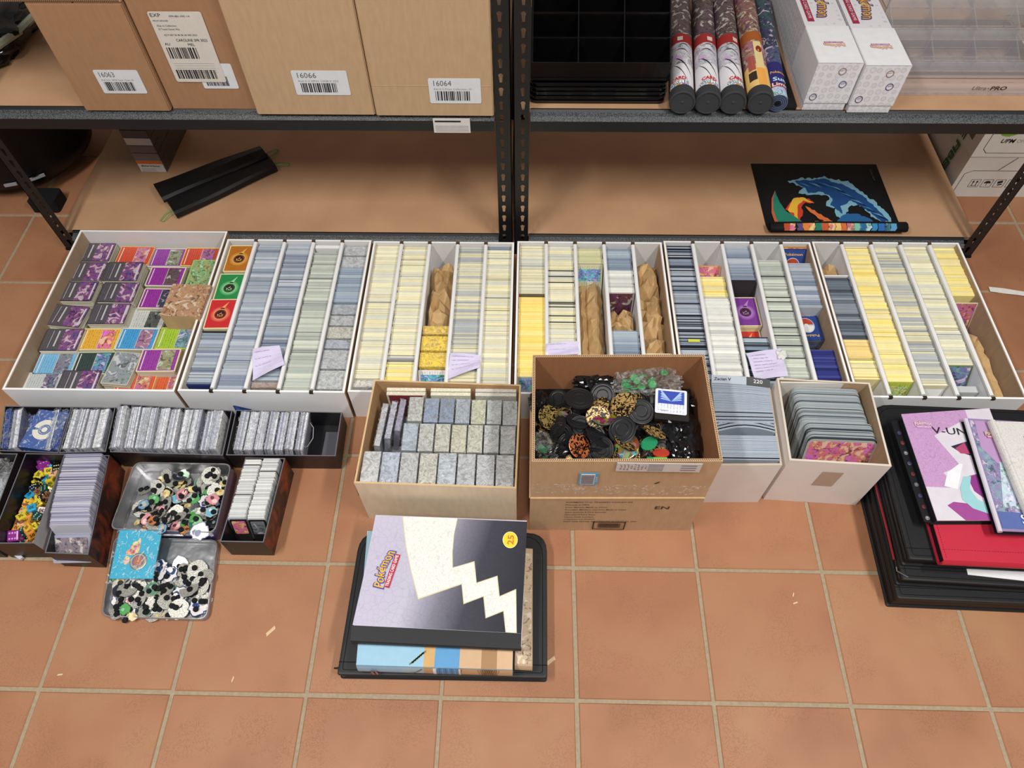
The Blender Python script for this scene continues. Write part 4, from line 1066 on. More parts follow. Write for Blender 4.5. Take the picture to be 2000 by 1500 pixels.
def seglen(k, j, v1, v0):
    xc = RW[(k, j)]; out = []
    for v in (v0, v1):
        lo, hi = BX[k][2], BX[k][3]
        for _ in range(30):
            m_ = (lo+hi)/2; q = RC @ (Vector((xc, m_, .092))-CAM)
            if 750+1000*FOC*q.y/q.z > v: lo = m_
            else: hi = m_
        out.append(lo)
    return xc, max(out[0], BX[k][2]+.007), min(out[1], BX[k][3]-.007)
for (k, j, v1, v0, col, lb) in ((2, 4, 474, 498, 'b8bcc0', 'shiny wrapped card pack at the back right of the energy box'), (2, 4, 499, 522, 'c0c4c8', 'shiny wrapped card pack, second from the back right'),
        (2, 4, 592, 613, 'aab0b8', 'wrapped bluish card pack in the energy box, before slate cards'), (2, 4, 614, 635, 'b4b8bc', 'wrapped grey card pack, middle of the fifth row'), (2, 4, 636, 660, 'c4c3ba', 'wrapped cream card pack, middle of the fifth row'),
        (2, 4, 661, 680, 'a8b0bc', 'wrapped blue-grey card pack, front half of fifth row'), (2, 4, 681, 720, 'b8bcc0', 'very crinkled wrapped pack near the front of fifth row'), (2, 4, 721, 760, 'c0c4c6', 'very crinkled wrapped pack at the front of fifth row'),
        (2, 2, 744, 757, 'b09c90', 'wrapped pack with brown print below the lilac note'),
        (3, 2, 634, 652, 'e8c860', 'wrapped yellow card pack directly below the crumpled bag'), (3, 2, 654, 684, 'f0d050', 'wrapped bright yellow pack, second below the crumpled bag'), (3, 2, 686, 716, 'f0d050', 'wrapped bright yellow pack above the blue-white card'),
        (3, 0, 740, 756, 'd8d6d2', 'clear wrapped white pack at the front left of cream box')):
    xc, ya, yb = seglen(k, j, v1, v0)
    pack('wrapped_pack', lb, xc, (ya+yb)/2, .006, .062, yb-ya-.002, .084, col, amp=.0012)
def divcard(lb, k, j, v, col='ecebea', zt=.098, th=.003, tilt=0):
    xc, ya, yb = seglen(k, j, v-1, v)
    t = thing('blank_divider', lb, 'divider', (xc, ya, .006), rot=(math.radians(-tilt), 0, 0)); mb = MB(); mb.box(-.031, .031, -th/2, th/2, 0, zt-.006, 'boardcard', col); mb.build('card', t)
divcard('blank white divider at the back of the greenish row', 2, 3, 484, th=.010, zt=.095)
divcard('thin dark divider between cream and bright yellow cards', 4, 0, 578, '6a6458'); divcard('blank white divider behind the dark grey cards', 6, 0, 540, zt=.095)
divcard('pale divider near the front of the yellow row', 3, 1, 703, 'a8acb4'); divcard('white divider at the front of the rightmost box, third row', 6, 2, 762, zt=.085, tilt=12)
divcard('grey pale pack at the front of the fourth row', 6, 3, 752, 'c4c8c8', zt=.075, th=.016); divcard('black tall divider near the blue cards in the energy box', 2, 0, 648, '2c3038', zt=.093)
divcard('white paper at the front of the rightmost box, second row', 6, 1, 752, 'e8e6e6', zt=.090, tilt=25)
divcard('navy end card at the front of the first row', 2, 0, 749, '2c3a74', zt=.088); divcard('white card behind green cards', 5, 3, 500, 'e4e3e2', zt=.075)
# yellow tab
xt = RW[(5, 0)]; p = at(1355, 665, .094)
t = thing('sticky_tab', 'small yellow-green sticky tab on the black dividers', 'tab', (xt+.003, p.y, .093)); mb = MB(); mb.box(-.012, .014, -.0035, .0035, 0, .0012, 'paper', 'd8dc4c'); mb.build('tab', t)

# ---------------------------------------------------------------- crumpled kraft paper
def wad(lb, k, j, v1, v0, zc=.055, hz=.036, seed=1, sx=.033, amp=.28, dx=0, vz=.09, fr=2.4):
    xc, ya, yb = seglen(k, j, v1, v0); L_ = (yb-ya)/2; random.seed(seed*13+5)
    t = thing('crumpled_paper', lb, 'paper', (xc+dx, (ya+yb)/2, .006)); mb = MB()
    cell = .016 if fr < 3 else .009; nu = 6 if fr < 3 else 8; nv = max(4, int(L_*2/cell)); vs = []
    flat = amp < .2; col = [U(-1, 1) for _ in range(nu+1)]
    for q in range(nv+1):
        s_ = q/nv*2-1
        for i in range(nu+1):
            a = i/nu*2-1; inner = 0 < i < nu and 0 < q < nv
            env = (1-abs(a)**4)*(1-abs(s_)**8)
            hgt = (.55+.45*(col[i] if flat else U(-1, 1)))*(1-.35*abs(a))+(.12*U(-1, 1) if flat else 0)
            z = zc-.004+hz*hgt*env if inner else .012+.03*R_()
            x = a*sx*(1-(.12*R_() if not inner else 0))+(U(-1, 1)*sx/nu*.55 if inner else 0)
            y = s_*L_*(1-(.06*R_() if not (0 < i < nu) else 0))+(U(-1, 1)*cell*.38 if 0 < q < nv else 0)
            vs.append((max(-sx, min(sx, x)), max(-L_, min(L_, y)), min(z, .097)))
    fs = []
    for q in range(nv):
        for i in range(nu):
            a, b_, c_, d_ = q*(nu+1)+i, q*(nu+1)+i+1, (q+1)*(nu+1)+i+1, (q+1)*(nu+1)+i
            fs += [(a, b_, c_), (a, c_, d_)] if R_() < .5 else [(a, b_, d_), (b_, c_, d_)]
    mb.add(vs, fs, 'kraftpaper', 'caa878'); o = mb.build('paper', t); sm_ = o.modifiers.new('t', 'SOLIDIFY'); sm_.thickness = .0006
    return t
wad('long crumpled kraft bag above the wrapped yellow packs', 3, 2, 500, 632, seed=1, zc=.052, hz=.044)
wad('flattened kraft paper covering most of the third row', 4, 2, 530, 760, zc=.045, hz=.040, seed=4, amp=.12)
wad('small tightly wrinkled kraft wad between white block and slate cards', 4, 3, 590, 642, seed=2, zc=.05, hz=.040, fr=4)
wad('upper crumpled kraft wad in the last row, box with yellow cards', 4, 4, 498, 560, seed=3, zc=.054, hz=.044)
wad('middle crumpled kraft wad in the last row, box with yellow cards', 4, 4, 560, 640, seed=9, zc=.046, hz=.040)
wad('lower crumpled kraft wad partly behind the coin carton', 4, 4, 635, 700, seed=6, zc=.046, hz=.040)
wad('crumpled kraft wad at the back left of the rightmost box', 6, 0, 500, 537, seed=7, zc=.045, hz=.040, dx=.002)
wad('brown kraft bag in the last row beside the outer wall', 6, 4, 628, 775, seed=8, zc=.036, hz=.036, amp=.15)

# ---------------------------------------------------------------- paper notes
def note(lb, px, zs, col='d9d2ee', lines=5, ink='b48cb8', sig=False):
    pts = [at(u, v, z) for (u, v), z in zip(px, zs)]; c = sum(pts, Vector())/4
    t = thing('paper_note', lb, 'note', tuple(c)); mb = MB(inv(t))
    nrm = (pts[1]-pts[0]).cross(pts[3]-pts[0]).normalized()
    if nrm.z < 0: nrm = -nrm
    n = 6; vs = []
    for j in range(n+1):
        for i in range(n+1):
            p = pts[0].lerp(pts[1], i/n).lerp(pts[3].lerp(pts[2], i/n), j/n); vs.append(p+nrm*.0025*math.sin(i/n*3+j))
    mb.add(vs, [(j*(n+1)+i, (j+1)*(n+1)+i, (j+1)*(n+1)+i+1, j*(n+1)+i+1) for j in range(n) for i in range(n)], 'paper', col)
    o = mb.build('sheet', t); s_ = o.modifiers.new('t', 'SOLIDIFY'); s_.thickness = .0004
    mb = MB(inv(t))
    for k in range(lines):
        v_ = .16+.66*k/lines; a, b_ = .10, U(.5, .85); s0 = a
        while s0 < b_:
            s1 = s0+U(.02, .05)
            def P_(s_, tt): return pts[0].lerp(pts[1], s_).lerp(pts[3].lerp(pts[2], s_), tt)+nrm*.0032+nrm*.0025*math.sin(s_*3+tt*6)
            dz = U(-.02, .02); w = .012
            mb.add([P_(s0, v_+dz), P_(s1, v_-dz), P_(s1, v_-dz+w), P_(s0, v_+dz+w)], [(0, 1, 2, 3)], 'paper', ink if not (sig and k == lines-1) else '6a6a88')
            s0 = s1+(U(.02, .04) if R_() < .25 else 0)
    mb.build('handwriting', t); return t
note('tilted lilac note on the box with energy cards', [(494, 681), (546, 675), (556, 712), (493, 743)], (.108, .108, .108, .10), lines=3)
note('pointed lilac note beside the blue-white card', [(880, 689), (938, 694), (937, 718), (873, 741)], (.107, .107, .107, .10), lines=4)
note('lilac note just behind the open coin carton', [(1068, 671), (1129, 667), (1131, 692), (1066, 697)], (.107, .107, .104, .104), lines=2, ink='a08cc8')
note('lilac handwritten note taped in the box with black dividers', [(1457, 690), (1526, 681), (1539, 735), (1476, 742)], (.108, .108, .108, .108), lines=6, sig=True)
t = thing('tape_scrap', 'crinkled clear tape holding the lilac note, right side', 'tape', tuple(at(1526, 692, .11))); mb = MB(); blob(mb, (0, 0, 0), (.010, .012, .0025), 4, 'gloss', 'e6e6e2', 2, .4); mb.build('tape', t)

# ---------------------------------------------------------------- face-up stacks in the leftmost tray
def Z(x, y): return (x/4.167, 440+y/4.167)
STK = [  # name, zoom corners TL TR BR BL, z top, kind, col, col2, border, label
 ((670, 150), (930, 150), (880, 290), (620, 285), .064, 'vcard', 'at the back left corner'), ((590, 298), (865, 300), (825, 450), (535, 450), .066, 'vcard', 'second from the back on the left'),
 ((875, 300), (1160, 300), (1115, 450), (835, 450), .070, 'vcard', 'beside the orange card stack'), ((515, 460), (800, 462), (740, 615), (450, 605), .071, 'vcard', 'third from the back on the left'),
 ((840, 465), (1140, 470), (1090, 625), (780, 620), .071, 'vcard', 'left of the lower back purple stack'), ((440, 640), (735, 675), (640, 830), (360, 800), .074, 'vcard', 'turned askew at the left'),
 ((770, 640), (1060, 640), (1010, 800), (710, 795), .076, 'vcard', 'left of the silver stack'), ((380, 850), (670, 850), (630, 1015), (325, 1005), .074, 'vcard', 'left of the yellow stack')]
def stack(lb, q, z, kind, col, col2='8c7c98', border='e4dcb8', hgt=None, land=True, side='cfc9b4', size=None, yfix=None):
    P = [at(*Z(*a), z) for a in q]; c = sum(P, Vector())/4; d = (P[1]-P[0]); ang = math.atan2(d.y, d.x)
    if yfix: c.y += yfix
    ang *= .8
    t = thing('card_stack', lb, 'cards', (c.x, c.y, .0048), rz=ang, group='face-up card stacks in the leftmost tray')
    L_, W = (.088, .063) if land else (.063, .088)
    mb = MB(); zz = .0; ht = (hgt or z)-.006
    n = int(ht/.0021)
    for i in range(n):
        dx, dy = U(-.0008, .0008), U(-.0008, .0008)
        a, b_ = ht*i/n, ht*(i+.93)/n
        mb.prism(rrect(-L_/2+dx, L_/2+dx, -W/2+dy, W/2+dy, .0026, 1), a, b_, 'paper', jit(side, .06))
    mb.build('cards_below', t)['kind'] = 'stuff'
    mb = MB(); M = Tr(0, 0, ht+.0008)
    if land: M = M @ Matrix.Rotation(-math.pi/2, 4, 'Z')
    card_face(mb, M, .063, .088, kind, col, col2, border); mb.build('top_card', t)
    return t
for a, b_, c_, d_, z, kd, lb in STK:
    stack('magenta and violet topped card stack, '+lb, (a, b_, c_, d_), z, 'vcard', '8a3a80', border='3a3438', side='d2cdbb')
SS = [(((960, 175), (1265, 180), (1225, 320), (935, 305)), .060, 'norm', 'd8563c', 'c85a5a', 'e6a860', 'orange card stack at the back, next to the magenta stacks'),
 (((1265, 195), (1490, 195), (1470, 330), (1235, 325)), .056, 'norm', '9a48a8', '8a9a78', 'd8d4c8', 'purple card stack at the back, between two orange ones'),
 (((1490, 190), (1780, 190), (1770, 320), (1480, 325)), .060, 'norm', 'd4523c', 'a8507c', 'e8c860', 'red card stack at the back right corner of the tray'),
 (((1230, 340), (1510, 345), (1470, 495), (1180, 485)), .064, 'norm', '9a3aa0', '6a5a50', 'e4dcc0', 'purple card stack left of the green picture card'),
 (((1180, 515), (1470, 520), (1400, 680), (1125, 665)), .066, 'norm', '9a3aa0', '4a3c60', 'e4dcc0', 'purple card stack left of the tan deck case'),
 (((1080, 680), (1340, 690), (1310, 830), (1040, 830)), .056, 'norm', 'c8ccc8', '5a605c', 'd8dcd8', 'silver card stack below the purple ones'),
 (((685, 850), (980, 850), (930, 1005), (635, 1000)), .066, 'norm', 'e8b040', 'e87a30', 'e6d8a0', 'yellow card stack with orange picture'),
 (((990, 845), (1290, 850), (1250, 1005), (935, 1000)), .070, 'norm', '4aa0d8', 'a86a88', 'dcdccc', 'sky blue card stack right of the yellow one'),
 (((1320, 840), (1600, 845), (1560, 995), (1265, 1000)), .064, 'norm', 'a4c83c', '6a8ab0', 'c4cc60', 'lime card stack below the tan deck case'),
 (((360, 1045), (600, 1040), (545, 1205), (300, 1205)), .060, 'norm', '7ab8e0', '7c7890', 'b4c8dc', 'pale blue card stack near the front left'),
 (((650, 1045), (930, 1040), (870, 1195), (590, 1200)), .064, 'norm', '3a4a48', '4a6ab0', 'c8ccb4', 'dark green card stack with blue picture'),
 (((1165, 1015), (1460, 1010), (1420, 1185), (1115, 1180)), .078, 'norm', '9c44a4', '98a070', 'e8dcb0', 'purple card stack highest near the front'),
 (((1040, 1080), (1130, 1080), (1080, 1240), (990, 1240)), .050, 'norm', '8c3a94', '8c3a94', 'd0c8bc', 'low purple stack squeezed behind the purple front stack')]
for q, z, kd, c1_, c2_, bd, lb in SS: stack(lb, q, z, kd, c1_, c2_, bd)
def shift_front(q): return q
stack('silver card stack at the front left corner', ((200, 1215), (520, 1210), (470, 1370), (150, 1370)), .060, 'norm', 'c0c8c8', '7a6a90', 'c8d0d8')
stack('magenta and violet card stack at the front of the tray', ((545, 1195), (790, 1195), (730, 1355), (485, 1355)), .066, 'vcard', '8a3a80', border='3a3438')
stack('orange card stack at the front, left of the other orange one', ((985, 1225), (1240, 1222), (1210, 1375), (945, 1375)), .060, 'norm', 'd8603c', 'c8843c', 'e8a860')
stack('orange card stack at the front right', ((1255, 1225), (1500, 1225), (1470, 1375), (1220, 1375)), .056, 'norm', 'd8643c', 'c87040', 'd8a468')
stack('gold picture card stack against the right wall of the tray', ((1440, 1040), (1530, 1035), (1510, 1190), (1420, 1190)), .060, 'land', 'c89840', 'c89840', 'e0d090', land=False, hgt=.055)
stack('grey picture card stack standing askew near the front', ((945, 1055), (1095, 1070), (1010, 1260), (870, 1230)), .078, 'land', '8c949c', '8c949c', 'b8b8a8', land=False, hgt=.074)
stack('green picture card lying on top at the right of the tray', ((1545, 270), (1785, 270), (1730, 492), (1480, 482)), .083, 'land', '78b060', '78b060', 'a8cc70', land=False, hgt=.078)
# tan deck case
P = [at(*Z(*a), .112) for a in ((1405, 490), (1700, 495), (1635, 745), (1345, 730))]; c = sum(P, Vector())/4
t = thing('printed_deck_case', 'tan card deck case with a brown sepia picture on top', 'case', (c.x-.002, c.y, .006), rz=-.03)
mb = MB(); mb.box(-.046, .046, -.048, .048, 0, .108, ['kraft', 'artmono', 'kraft', 'artmono', 'kraft', 'kraft'], ['c8a67c', 'b8864e', 'c8a67c', 'a8744a', 'b08a60', 'b08a60'])
mb.box(-.0455, .0455, -.0486, -.048, .045, .046, 'kraft', 'a88860'); mb.build('shell', t)
# ---------------------------------------------------------------- kraft carton of wrapped card bricks
t = thing('cardboard_carton', 'open kraft carton filled with wrapped grey card bricks', 'carton', (.225, .455, 0))
GQ = [(.0705, .3430), (.3760, .3365), (.3815, .5690), (.0790, .5770)]
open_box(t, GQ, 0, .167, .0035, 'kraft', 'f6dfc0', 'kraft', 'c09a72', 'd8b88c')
mb = MB(inv(t)); mb.add([(.0695, .345, .164), (.0645, .351, .09), (.0645, .374, .09), (.0695, .372, .164)], [(0, 1, 2, 3), (3, 2, 1, 0)], 'kraft', '8a6a4c'); mb.build('torn_flap', t)
row1 = ['c2c4c4', 'b0b8c8', 'b6b8b8', 'c0bfb4', 'b4bcc4', 'b2b6ba', 'b4b8bc', 'b4b7ba']
row2 = ['a8b4c0', 'b8bab6', 'bcbcb2', 'c0c0ac', 'bcbeb0', 'b0b4b6', 'a8acae']
row3 = ['b6b8b2', '8e9cb4', '8492a6', 'a0aab4', 'bcbea8', 'b0b6b6', 'a4aaac']
ri = ['front', 'middle', 'back']
for r, (cl, xs, xe, y0, y1, zt) in enumerate(((row1, .0765, .3715, .3480, .4180, .158), (row2, .1475, .3735, .4195, .4845, .155), (row3, .153, .376, .486, .546, .153))):
    n = len(cl); w = (xe-xs)/n
    for i, c in enumerate(cl):
        xc = xs+w*(i+.5); yo = -(i/n)*.006
        pos = 'brick %s' % ('leftmost' if i == 0 else 'rightmost' if i == n-1 else ORD[i] if i < 5 else 'third from the right' if n-i == 3 else 'second from the right')
        tt = pack('wrapped_brick', ('bluish' if c[:2] < 'b0' else 'pale grey')+' cellophane-wrapped card '+pos+', '+ri[r]+' row of the kraft carton', xc, (y0+y1)/2+yo, .0605, w-.0016, y1-y0-.002, zt-.0605+U(-.002, .002), c, group='wrapped card bricks', cat='card brick', amp=.0010)
# hidden lower layer that carries the visible bricks
for r, (y0, y1) in enumerate(((.348, .416), (.417, .484), (.485, .566))):
    tt = thing('wrapped_brick', 'wrapped bricks beneath the '+ri[r]+' row of the kraft carton', 'card brick', (.226, (y0+y1)/2, .004), group='wrapped card bricks')
    mb = MB(); mb.box(-.146, .146, -.031, .030, 0, .055, 'wrapped', 'a4a8aa'); mb.build('cards', tt)
for i, (dx, c, an) in enumerate(((0, 'b4b6ba', 6), (.014, 'aeb0c0', 9), (.030, '9c98b0', 10))):
    pack('wrapped_brick', ('thin wrapped pack leaning at the left wall of the kraft carton', 'middle thin wrapped pack leaning at the left', 'third thin wrapped pack leaning beside the back bricks')[i], .093+dx, .485+.012*i, .0605, .013, .100-.012*i, .085, c, rot=(0, math.radians(an), math.radians(-4)), group='wrapped card bricks', cat='card brick', amp=.0014)
for i, (x0, x1, c) in enumerate(((.105, .185, 'd8d2bc'), (.196, .278, 'd4d2be'), (.288, .372, 'c4c2b8'))):
    for j in range(2):
        tt = thing('wrapped_brick', ('wrapped cards standing on edge against the back wall, '+('left', 'middle', 'right')[i]+(', rear' if j else ', front')), 'card brick', ((x0+x1)/2, .5545+.0085*j, .0605), group='wrapped card bricks')
        mb = MB(); w = (x1-x0)/2; mb.box(-w, w, -.0036, .0036, 0, .090+.003*j, 'wrapped', c if not (i == 0 and j == 0) else 'd0cab8')
        if i == 0 and j == 0: mb.box(-w+.004, w-.006, -.0041, -.0036, .004, .088, 'wrapped', '7a3038')
        mb.build('cards', tt)

# ---------------------------------------------------------------- the open carton of coins
t = thing('cardboard_carton', 'tall open corrugated carton full of black and gold game coins', 'carton', (.565, .435, 0))
CQ = [(.4020, .3225), (.7280, .3280), (.7250, .5530), (.4025, .5470)]
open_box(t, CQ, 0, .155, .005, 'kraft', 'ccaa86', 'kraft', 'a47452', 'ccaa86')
def expand(q, e):
    c = Vector((sum(p[0] for p in q)/4, sum(p[1] for p in q)/4)); return [(c.x+(p[0]-c.x)*(1+e), c.y+(p[1]-c.y)*(1+e)) for p in q]
Q2 = expand(CQ, -.006); qi = inset(Q2, .005); I = inv(t)
for k in range(4):                           # raised flaps above the crease
    a, b_, ai, bi = Q2[k], Q2[(k+1) % 4], qi[k], qi[(k+1) % 4]
    mb = MB(I)
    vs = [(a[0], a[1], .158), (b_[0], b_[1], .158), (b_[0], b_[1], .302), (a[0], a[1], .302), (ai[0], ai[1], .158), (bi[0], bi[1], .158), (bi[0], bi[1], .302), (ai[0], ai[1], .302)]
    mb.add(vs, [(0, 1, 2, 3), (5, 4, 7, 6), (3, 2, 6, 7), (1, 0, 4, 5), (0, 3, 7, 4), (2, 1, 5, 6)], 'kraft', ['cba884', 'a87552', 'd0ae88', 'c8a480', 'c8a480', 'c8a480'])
    # flutes along the cut edge
    n = 88 if k % 2 == 0 else 60
    for i in range(n):
        s0, s1 = i/n, (i+.5)/n; m0, m1 = .22, .78
        o0, o1 = lerp(a, b_, s0), lerp(a, b_, s1); i0, i1 = lerp(ai, bi, s0), lerp(ai, bi, s1)
        q = [lerp(o0, i0, m0), lerp(o1, i1, m0), lerp(o1, i1, m1), lerp(o0, i0, m1)]
        mb.quad(*[(p[0], p[1], .3023) for p in q], 'paper', '4e3424')
    mb.build('flap', t)
mb = MB(I)
for k in range(4):
    a, b_ = CQ[k], CQ[(k+1) % 4]; e = .0006
    mb.tube([(a[0], a[1], .1565), (b_[0], b_[1], .1565)], .0022, 6, 'kraft', 'caa780')
mb.build('crease', t)
yf = .3218
def onfront(mb, s, x, z, size, width, col='4a3a2e', bold=.01): text(mb, s, size, col, basis((x, .3222+(x-.402)*.0169-.0006, z), (1, .0169, 0), (0, 0, 1)), width=width, bold=bold)
mb = MB(I)
for i, (s, w) in enumerate((("POKÉMON TCG: TRAINERS TOOLKIT EN", .125), ("Printed in USA", .045), ("Coin Sleeves Made in China", .080), ("Porcelain Markers and Dice Made in China", .118), ("Game ensemble & Deck Assembly", .080), ("Generation 8 Sleeve Boxes", .060), ("Canon Tools Included", .056), ("Collectors and Graders", .060), ("NOT FOR RETAIL SALE BEFORE AUGUST 26, 2021", .145))):
    onfront(mb, s, .470+w/2, .138-.0115*i, .0062, w)
onfront(mb, 'EN', .655, .112, .019, .027)
for k in range(28):
    x = .540+.0016*k; mb.box(x, x+.0008, yf+.0008, yf+.0014, .018, .040, 'paper', '4a3830')
for (a, b_, c_, d_) in ((.529, .594, .010, .0125), (.529, .594, .0455, .048), (.529, .5315, .010, .048), (.5915, .594, .010, .048)): mb.box(a, b_, yf+.0008, yf+.0014, c_, d_, 'paper', '4a3028')
mb.build('print', t)
yu = .3240
mb = MB(I); mb.box(.487, .521, yu-.0014, yu-.0008, .215, .262, 'satin', '5aa8d0'); mb.box(.490, .515, yu-.0018, yu-.0014, .219, .258, 'satin', 'e0e0e4')
for k in range(9): mb.box(.491, .5135, yu-.0022, yu-.0018, .222+.0038*k, .2235+.0038*k, 'paper', '4a3c40')
text(mb, 'GAME', .006, 'd8e8f0', basis((.5182, yu-.0022, .24), (0, 0, 1), (-1, 0, 0)), width=.02); mb.build('blue_sticker', t)
mb = MB(I); mb.box(.548, .692, yu-.0018, yu-.0006, .272, .3025, 'satin', 'd8d2cf')
for k in range(5): mb.box(.602, .628, yu-.0022, yu-.0018, .276+.0052*k, .2785+.0052*k, 'paper', '8c8286')
for k in range(3): mb.box(.658, .684, yu-.0022, yu-.0018, .278+.008*k, .2815+.008*k, 'paper', '8c8286')
for k in range(8):
    x = .556+.006*k; text(mb, random.choice(('AU', 'MEL', 'EXP', '3023', 'Ref')), .005, '7c7478', basis((x, yu-.0022, .288), (0, 0, 1), (-1, 0, 0)), width=U(.012, .022))
mb.build('courier_label', t)
mb = MB(I); mb.box(.4045, .7255, yu-.0010, yu-.0005, .178, .215, 'filmsheet', 'ffffff'); mb.build('clear_tape', t)

# coins
ZC = .240
def coin_mesh(kind, r=.019, th=.0026):
    mb = MB()
    if kind == 'black':
        mb.lathe([(r*.96, 0), (r, .0005), (r, th), (r*.94, th+.0004), (r*.90, th-.0002), (r*.80, th-.0002), (r*.76, th+.0003), (r*.70, th-.0003), (r*.5, th-.0003), (r*.46, th+.0002), (r*.42, th-.0003), (.0002, th-.0003)], 32, 'satin', '1d1d20')
        for i in range(12):
            a = i*math.pi/6; mb.box(-.0011, .0011, -.0005, .0005, th-.0003, th+.0002, 'satin', '232327', Tr(r*.58*math.cos(a), r*.58*math.sin(a), 0) @ Matrix.Rotation(a, 4, 'Z'))
        for i in range(3): mb.box(-.004, .004, -.0004, .0004, th-.0003, th+.0002, 'satin', '28282c', Tr(0, -.003+.003*i, 0))
    else:
        top = {'gold': ('goldrelief', 'c8a468'), 'copper': ('goldrelief', 'c87040'), 'holo': ('foil', 'ffffff'), 'green': ('satin', '2c9c68'), 'red': ('satin', 'd84c3c'), 'olive': ('goldrelief', 'a88c50')}[kind]
        rim = {'green': '2c8c60', 'red': 'c03c34'}.get(kind, '2a2420')
        mb.lathe([(r*.97, 0), (r, .0005), (r, th), (r*.95, th+.0003), (r*.93, th), (.0002, th)], 32, 'satin', rim,
                 cols=[rim, rim, top[1], rim, top[1]], mats=['satin', 'satin', top[0], 'satin', top[0]])
    return mb.mesh('coin')
CM = {}
def coin(lb, u, v, z, kind, r=.019, tilt=(0, 0), rz=0, grp=None):
    key = (kind, r)
    if key not in CM: CM[key] = coin_mesh(kind, r)
    p = at(u, v, z); o = bpy.data.objects.new('coin', CM[key]); C.objects.link(o)
    o.location = p; o.rotation_euler = (math.radians(tilt[0]), math.radians(tilt[1]), rz or R_()*6.28)
    return tag(o, lb, 'coin', grp)
def cz(x, y): return 1020+x/4.167, 680+y/4.167
X = [(465, 415, 'black', .027, (12, 0), .262, 'large black coin highest at the upper left of the pile'), (655, 385, 'black', .024, (30, 10), .246, 'black coin behind the large black one'), (965, 515, 'black', .025, (15, -4), .256, 'large black coin left of the blue picture card'),
 (815, 665, 'black', .026, (25, -8), .262, 'large black coin on the stack in the middle front'), (445, 600, 'black', .022, (25, 10), .245, 'black coin below the large upper left one'), (470, 640, 'black', .021, (35, 12), .238, 'black coin lower in the left stack'),
 (620, 740, 'black', .024, (30, 20), .242, 'black coin at the lower left of the middle stack'), (650, 820, 'black', .023, (35, 15), .234, 'black coin near the front, left of the foil stack'), (600, 680, 'black', .022, (20, 20), .238, 'black coin below the white tan coin'),
 (825, 460, 'gold', .026, (20, -18), .256, 'large gold coin with swirling relief'), (850, 560, 'gold', .020, (20, 20), .246, 'small gold coin below the large gold one'), (910, 420, 'gold', .020, (10, -30), .246, 'gold rimmed coin behind the large gold one'),
 (615, 560, 'gold', .022, (30, -10), .252, 'pale gold coin under the foil coin'), (645, 600, 'holo', .017, (30, -15), .262, 'rainbow foil coin on the pale gold one'), (640, 470, 'gold', .018, (20, -25), .250, 'pale coin above the foil coin'), (720, 560, 'holo', .017, (20, 10), .248, 'foil coin in the shadow of the middle stack'),
 (215, 565, 'olive', .024, (25, 25), .240, 'dark coin with gold relief at the left wall'), (460, 800, 'copper', .023, (25, 22), .240, 'copper red coin near the front left'), (330, 545, 'holo', .010, (25, 10), .244, 'small yellow foil piece near the left'), (1075, 690, 'gold', .022, (25, 28), .252, 'gold and black coin at the right of the middle'),
 (1035, 780, 'green', .016, (30, 10), .246, 'plain green coin below the gold and black one'), (1130, 860, 'red', .015, (35, 10), .240, 'plain red coin near the front right'), (1000, 870, 'copper', .012, (40, 60), .236, 'small copper coin on edge near the front'),
 (850, 760, 'olive', .024, (25, -8), .250, 'topmost coin of the relief stack at the front'), (850, 800, 'holo', .024, (28, -5), .244, 'second foil coin in the front stack'), (850, 840, 'gold', .024, (30, -4), .238, 'third gold coin in the front stack'), (850, 880, 'gold', .024, (30, -4), .232, 'lowest gold coin in the front stack'),
 (320, 690, 'black', .022, (50, 30), .236, 'black coin leaning near the left bag'), (300, 640, 'black', .022, (50, 30), .240, 'second black coin leaning near the left bag'), (760, 330, 'black', .020, (40, 0), .240, 'black coin at the back below the clear bag'), (560, 300, 'black', .018, (50, 20), .236, 'black coin at the far back left')]
for (x, y, kd, r, tl_, z, lb) in X: coin(lb, *cz(x, y), z, kd, r, tl_)
# more coins and black bags below, filling the carton
for i in range(95):
    s_, t_ = U(.08, .92), U(.08, .92); p = bil(CQ, s_, t_)
    z = .205+.018*math.sin(3.1*s_)+U(-.004, .010)-(.012 if t_ > .8 else 0)
    kd = random.choice(['black']*9+['gold', 'olive']); key = (kd, .019)
    if key not in CM: CM[key] = coin_mesh(kd)
    o = bpy.data.objects.new('coin', CM[key]); C.objects.link(o); o.location = (p[0], p[1], z); o.rotation_euler = (U(-.7, .9), U(-.7, .7), U(0, 6))
    tag(o, 'dark plastic game coin buried among the others in the tall carton', 'coin', 'buried game coins')
t = thing('coin_fill', 'black plastic coins and bags packed lower in the tall carton', 'coins', (.565, .437, .01)); mb = MB()
mb.prism([(p[0]-.565, p[1]-.437) for p in inset(CQ, .009)], 0, .188, 'blackgloss', '111113'); o = mb.build('fill', t); o['kind'] = 'stuff'
def bag(lb, c, size, seed, inner=None, mat='film', rz=0, n=10, icol='3a9a58', sub=4, amp=.3):
    t = thing('plastic_bag', lb, 'bag', tuple(c), rz=rz)
    mb = MB(); blob(mb, (0, 0, 0), size, seed, mat, '18181b', sub, amp, 2.0); mb.build('film', t, smooth=False)
    if inner:
        for i in range(n):
            mb = MB(); mb.lathe([(.006, -.001), (.008, 0), (.006, .0015)], 12, 'satin', jit(icol, .06), M=Tr(U(-.7, .7)*size[0], U(-.6, .6)*size[1], U(-.5, .5)*size[2]) @ Matrix.Rotation(U(-1, 1), 4, 'X')); mb.build('counter', t)
    return t
bag('clear bag of green counters lying at the back of the coin carton', at(*cz(1010, 275), .262), (.062, .024, .014), 2, True, rz=.12, n=16)
bag('clear bag of green counters at the lower left of the coin carton', at(*cz(190, 830), .236), (.016, .036, .010), 5, True, rz=.35, n=9, icol='2c6a44')
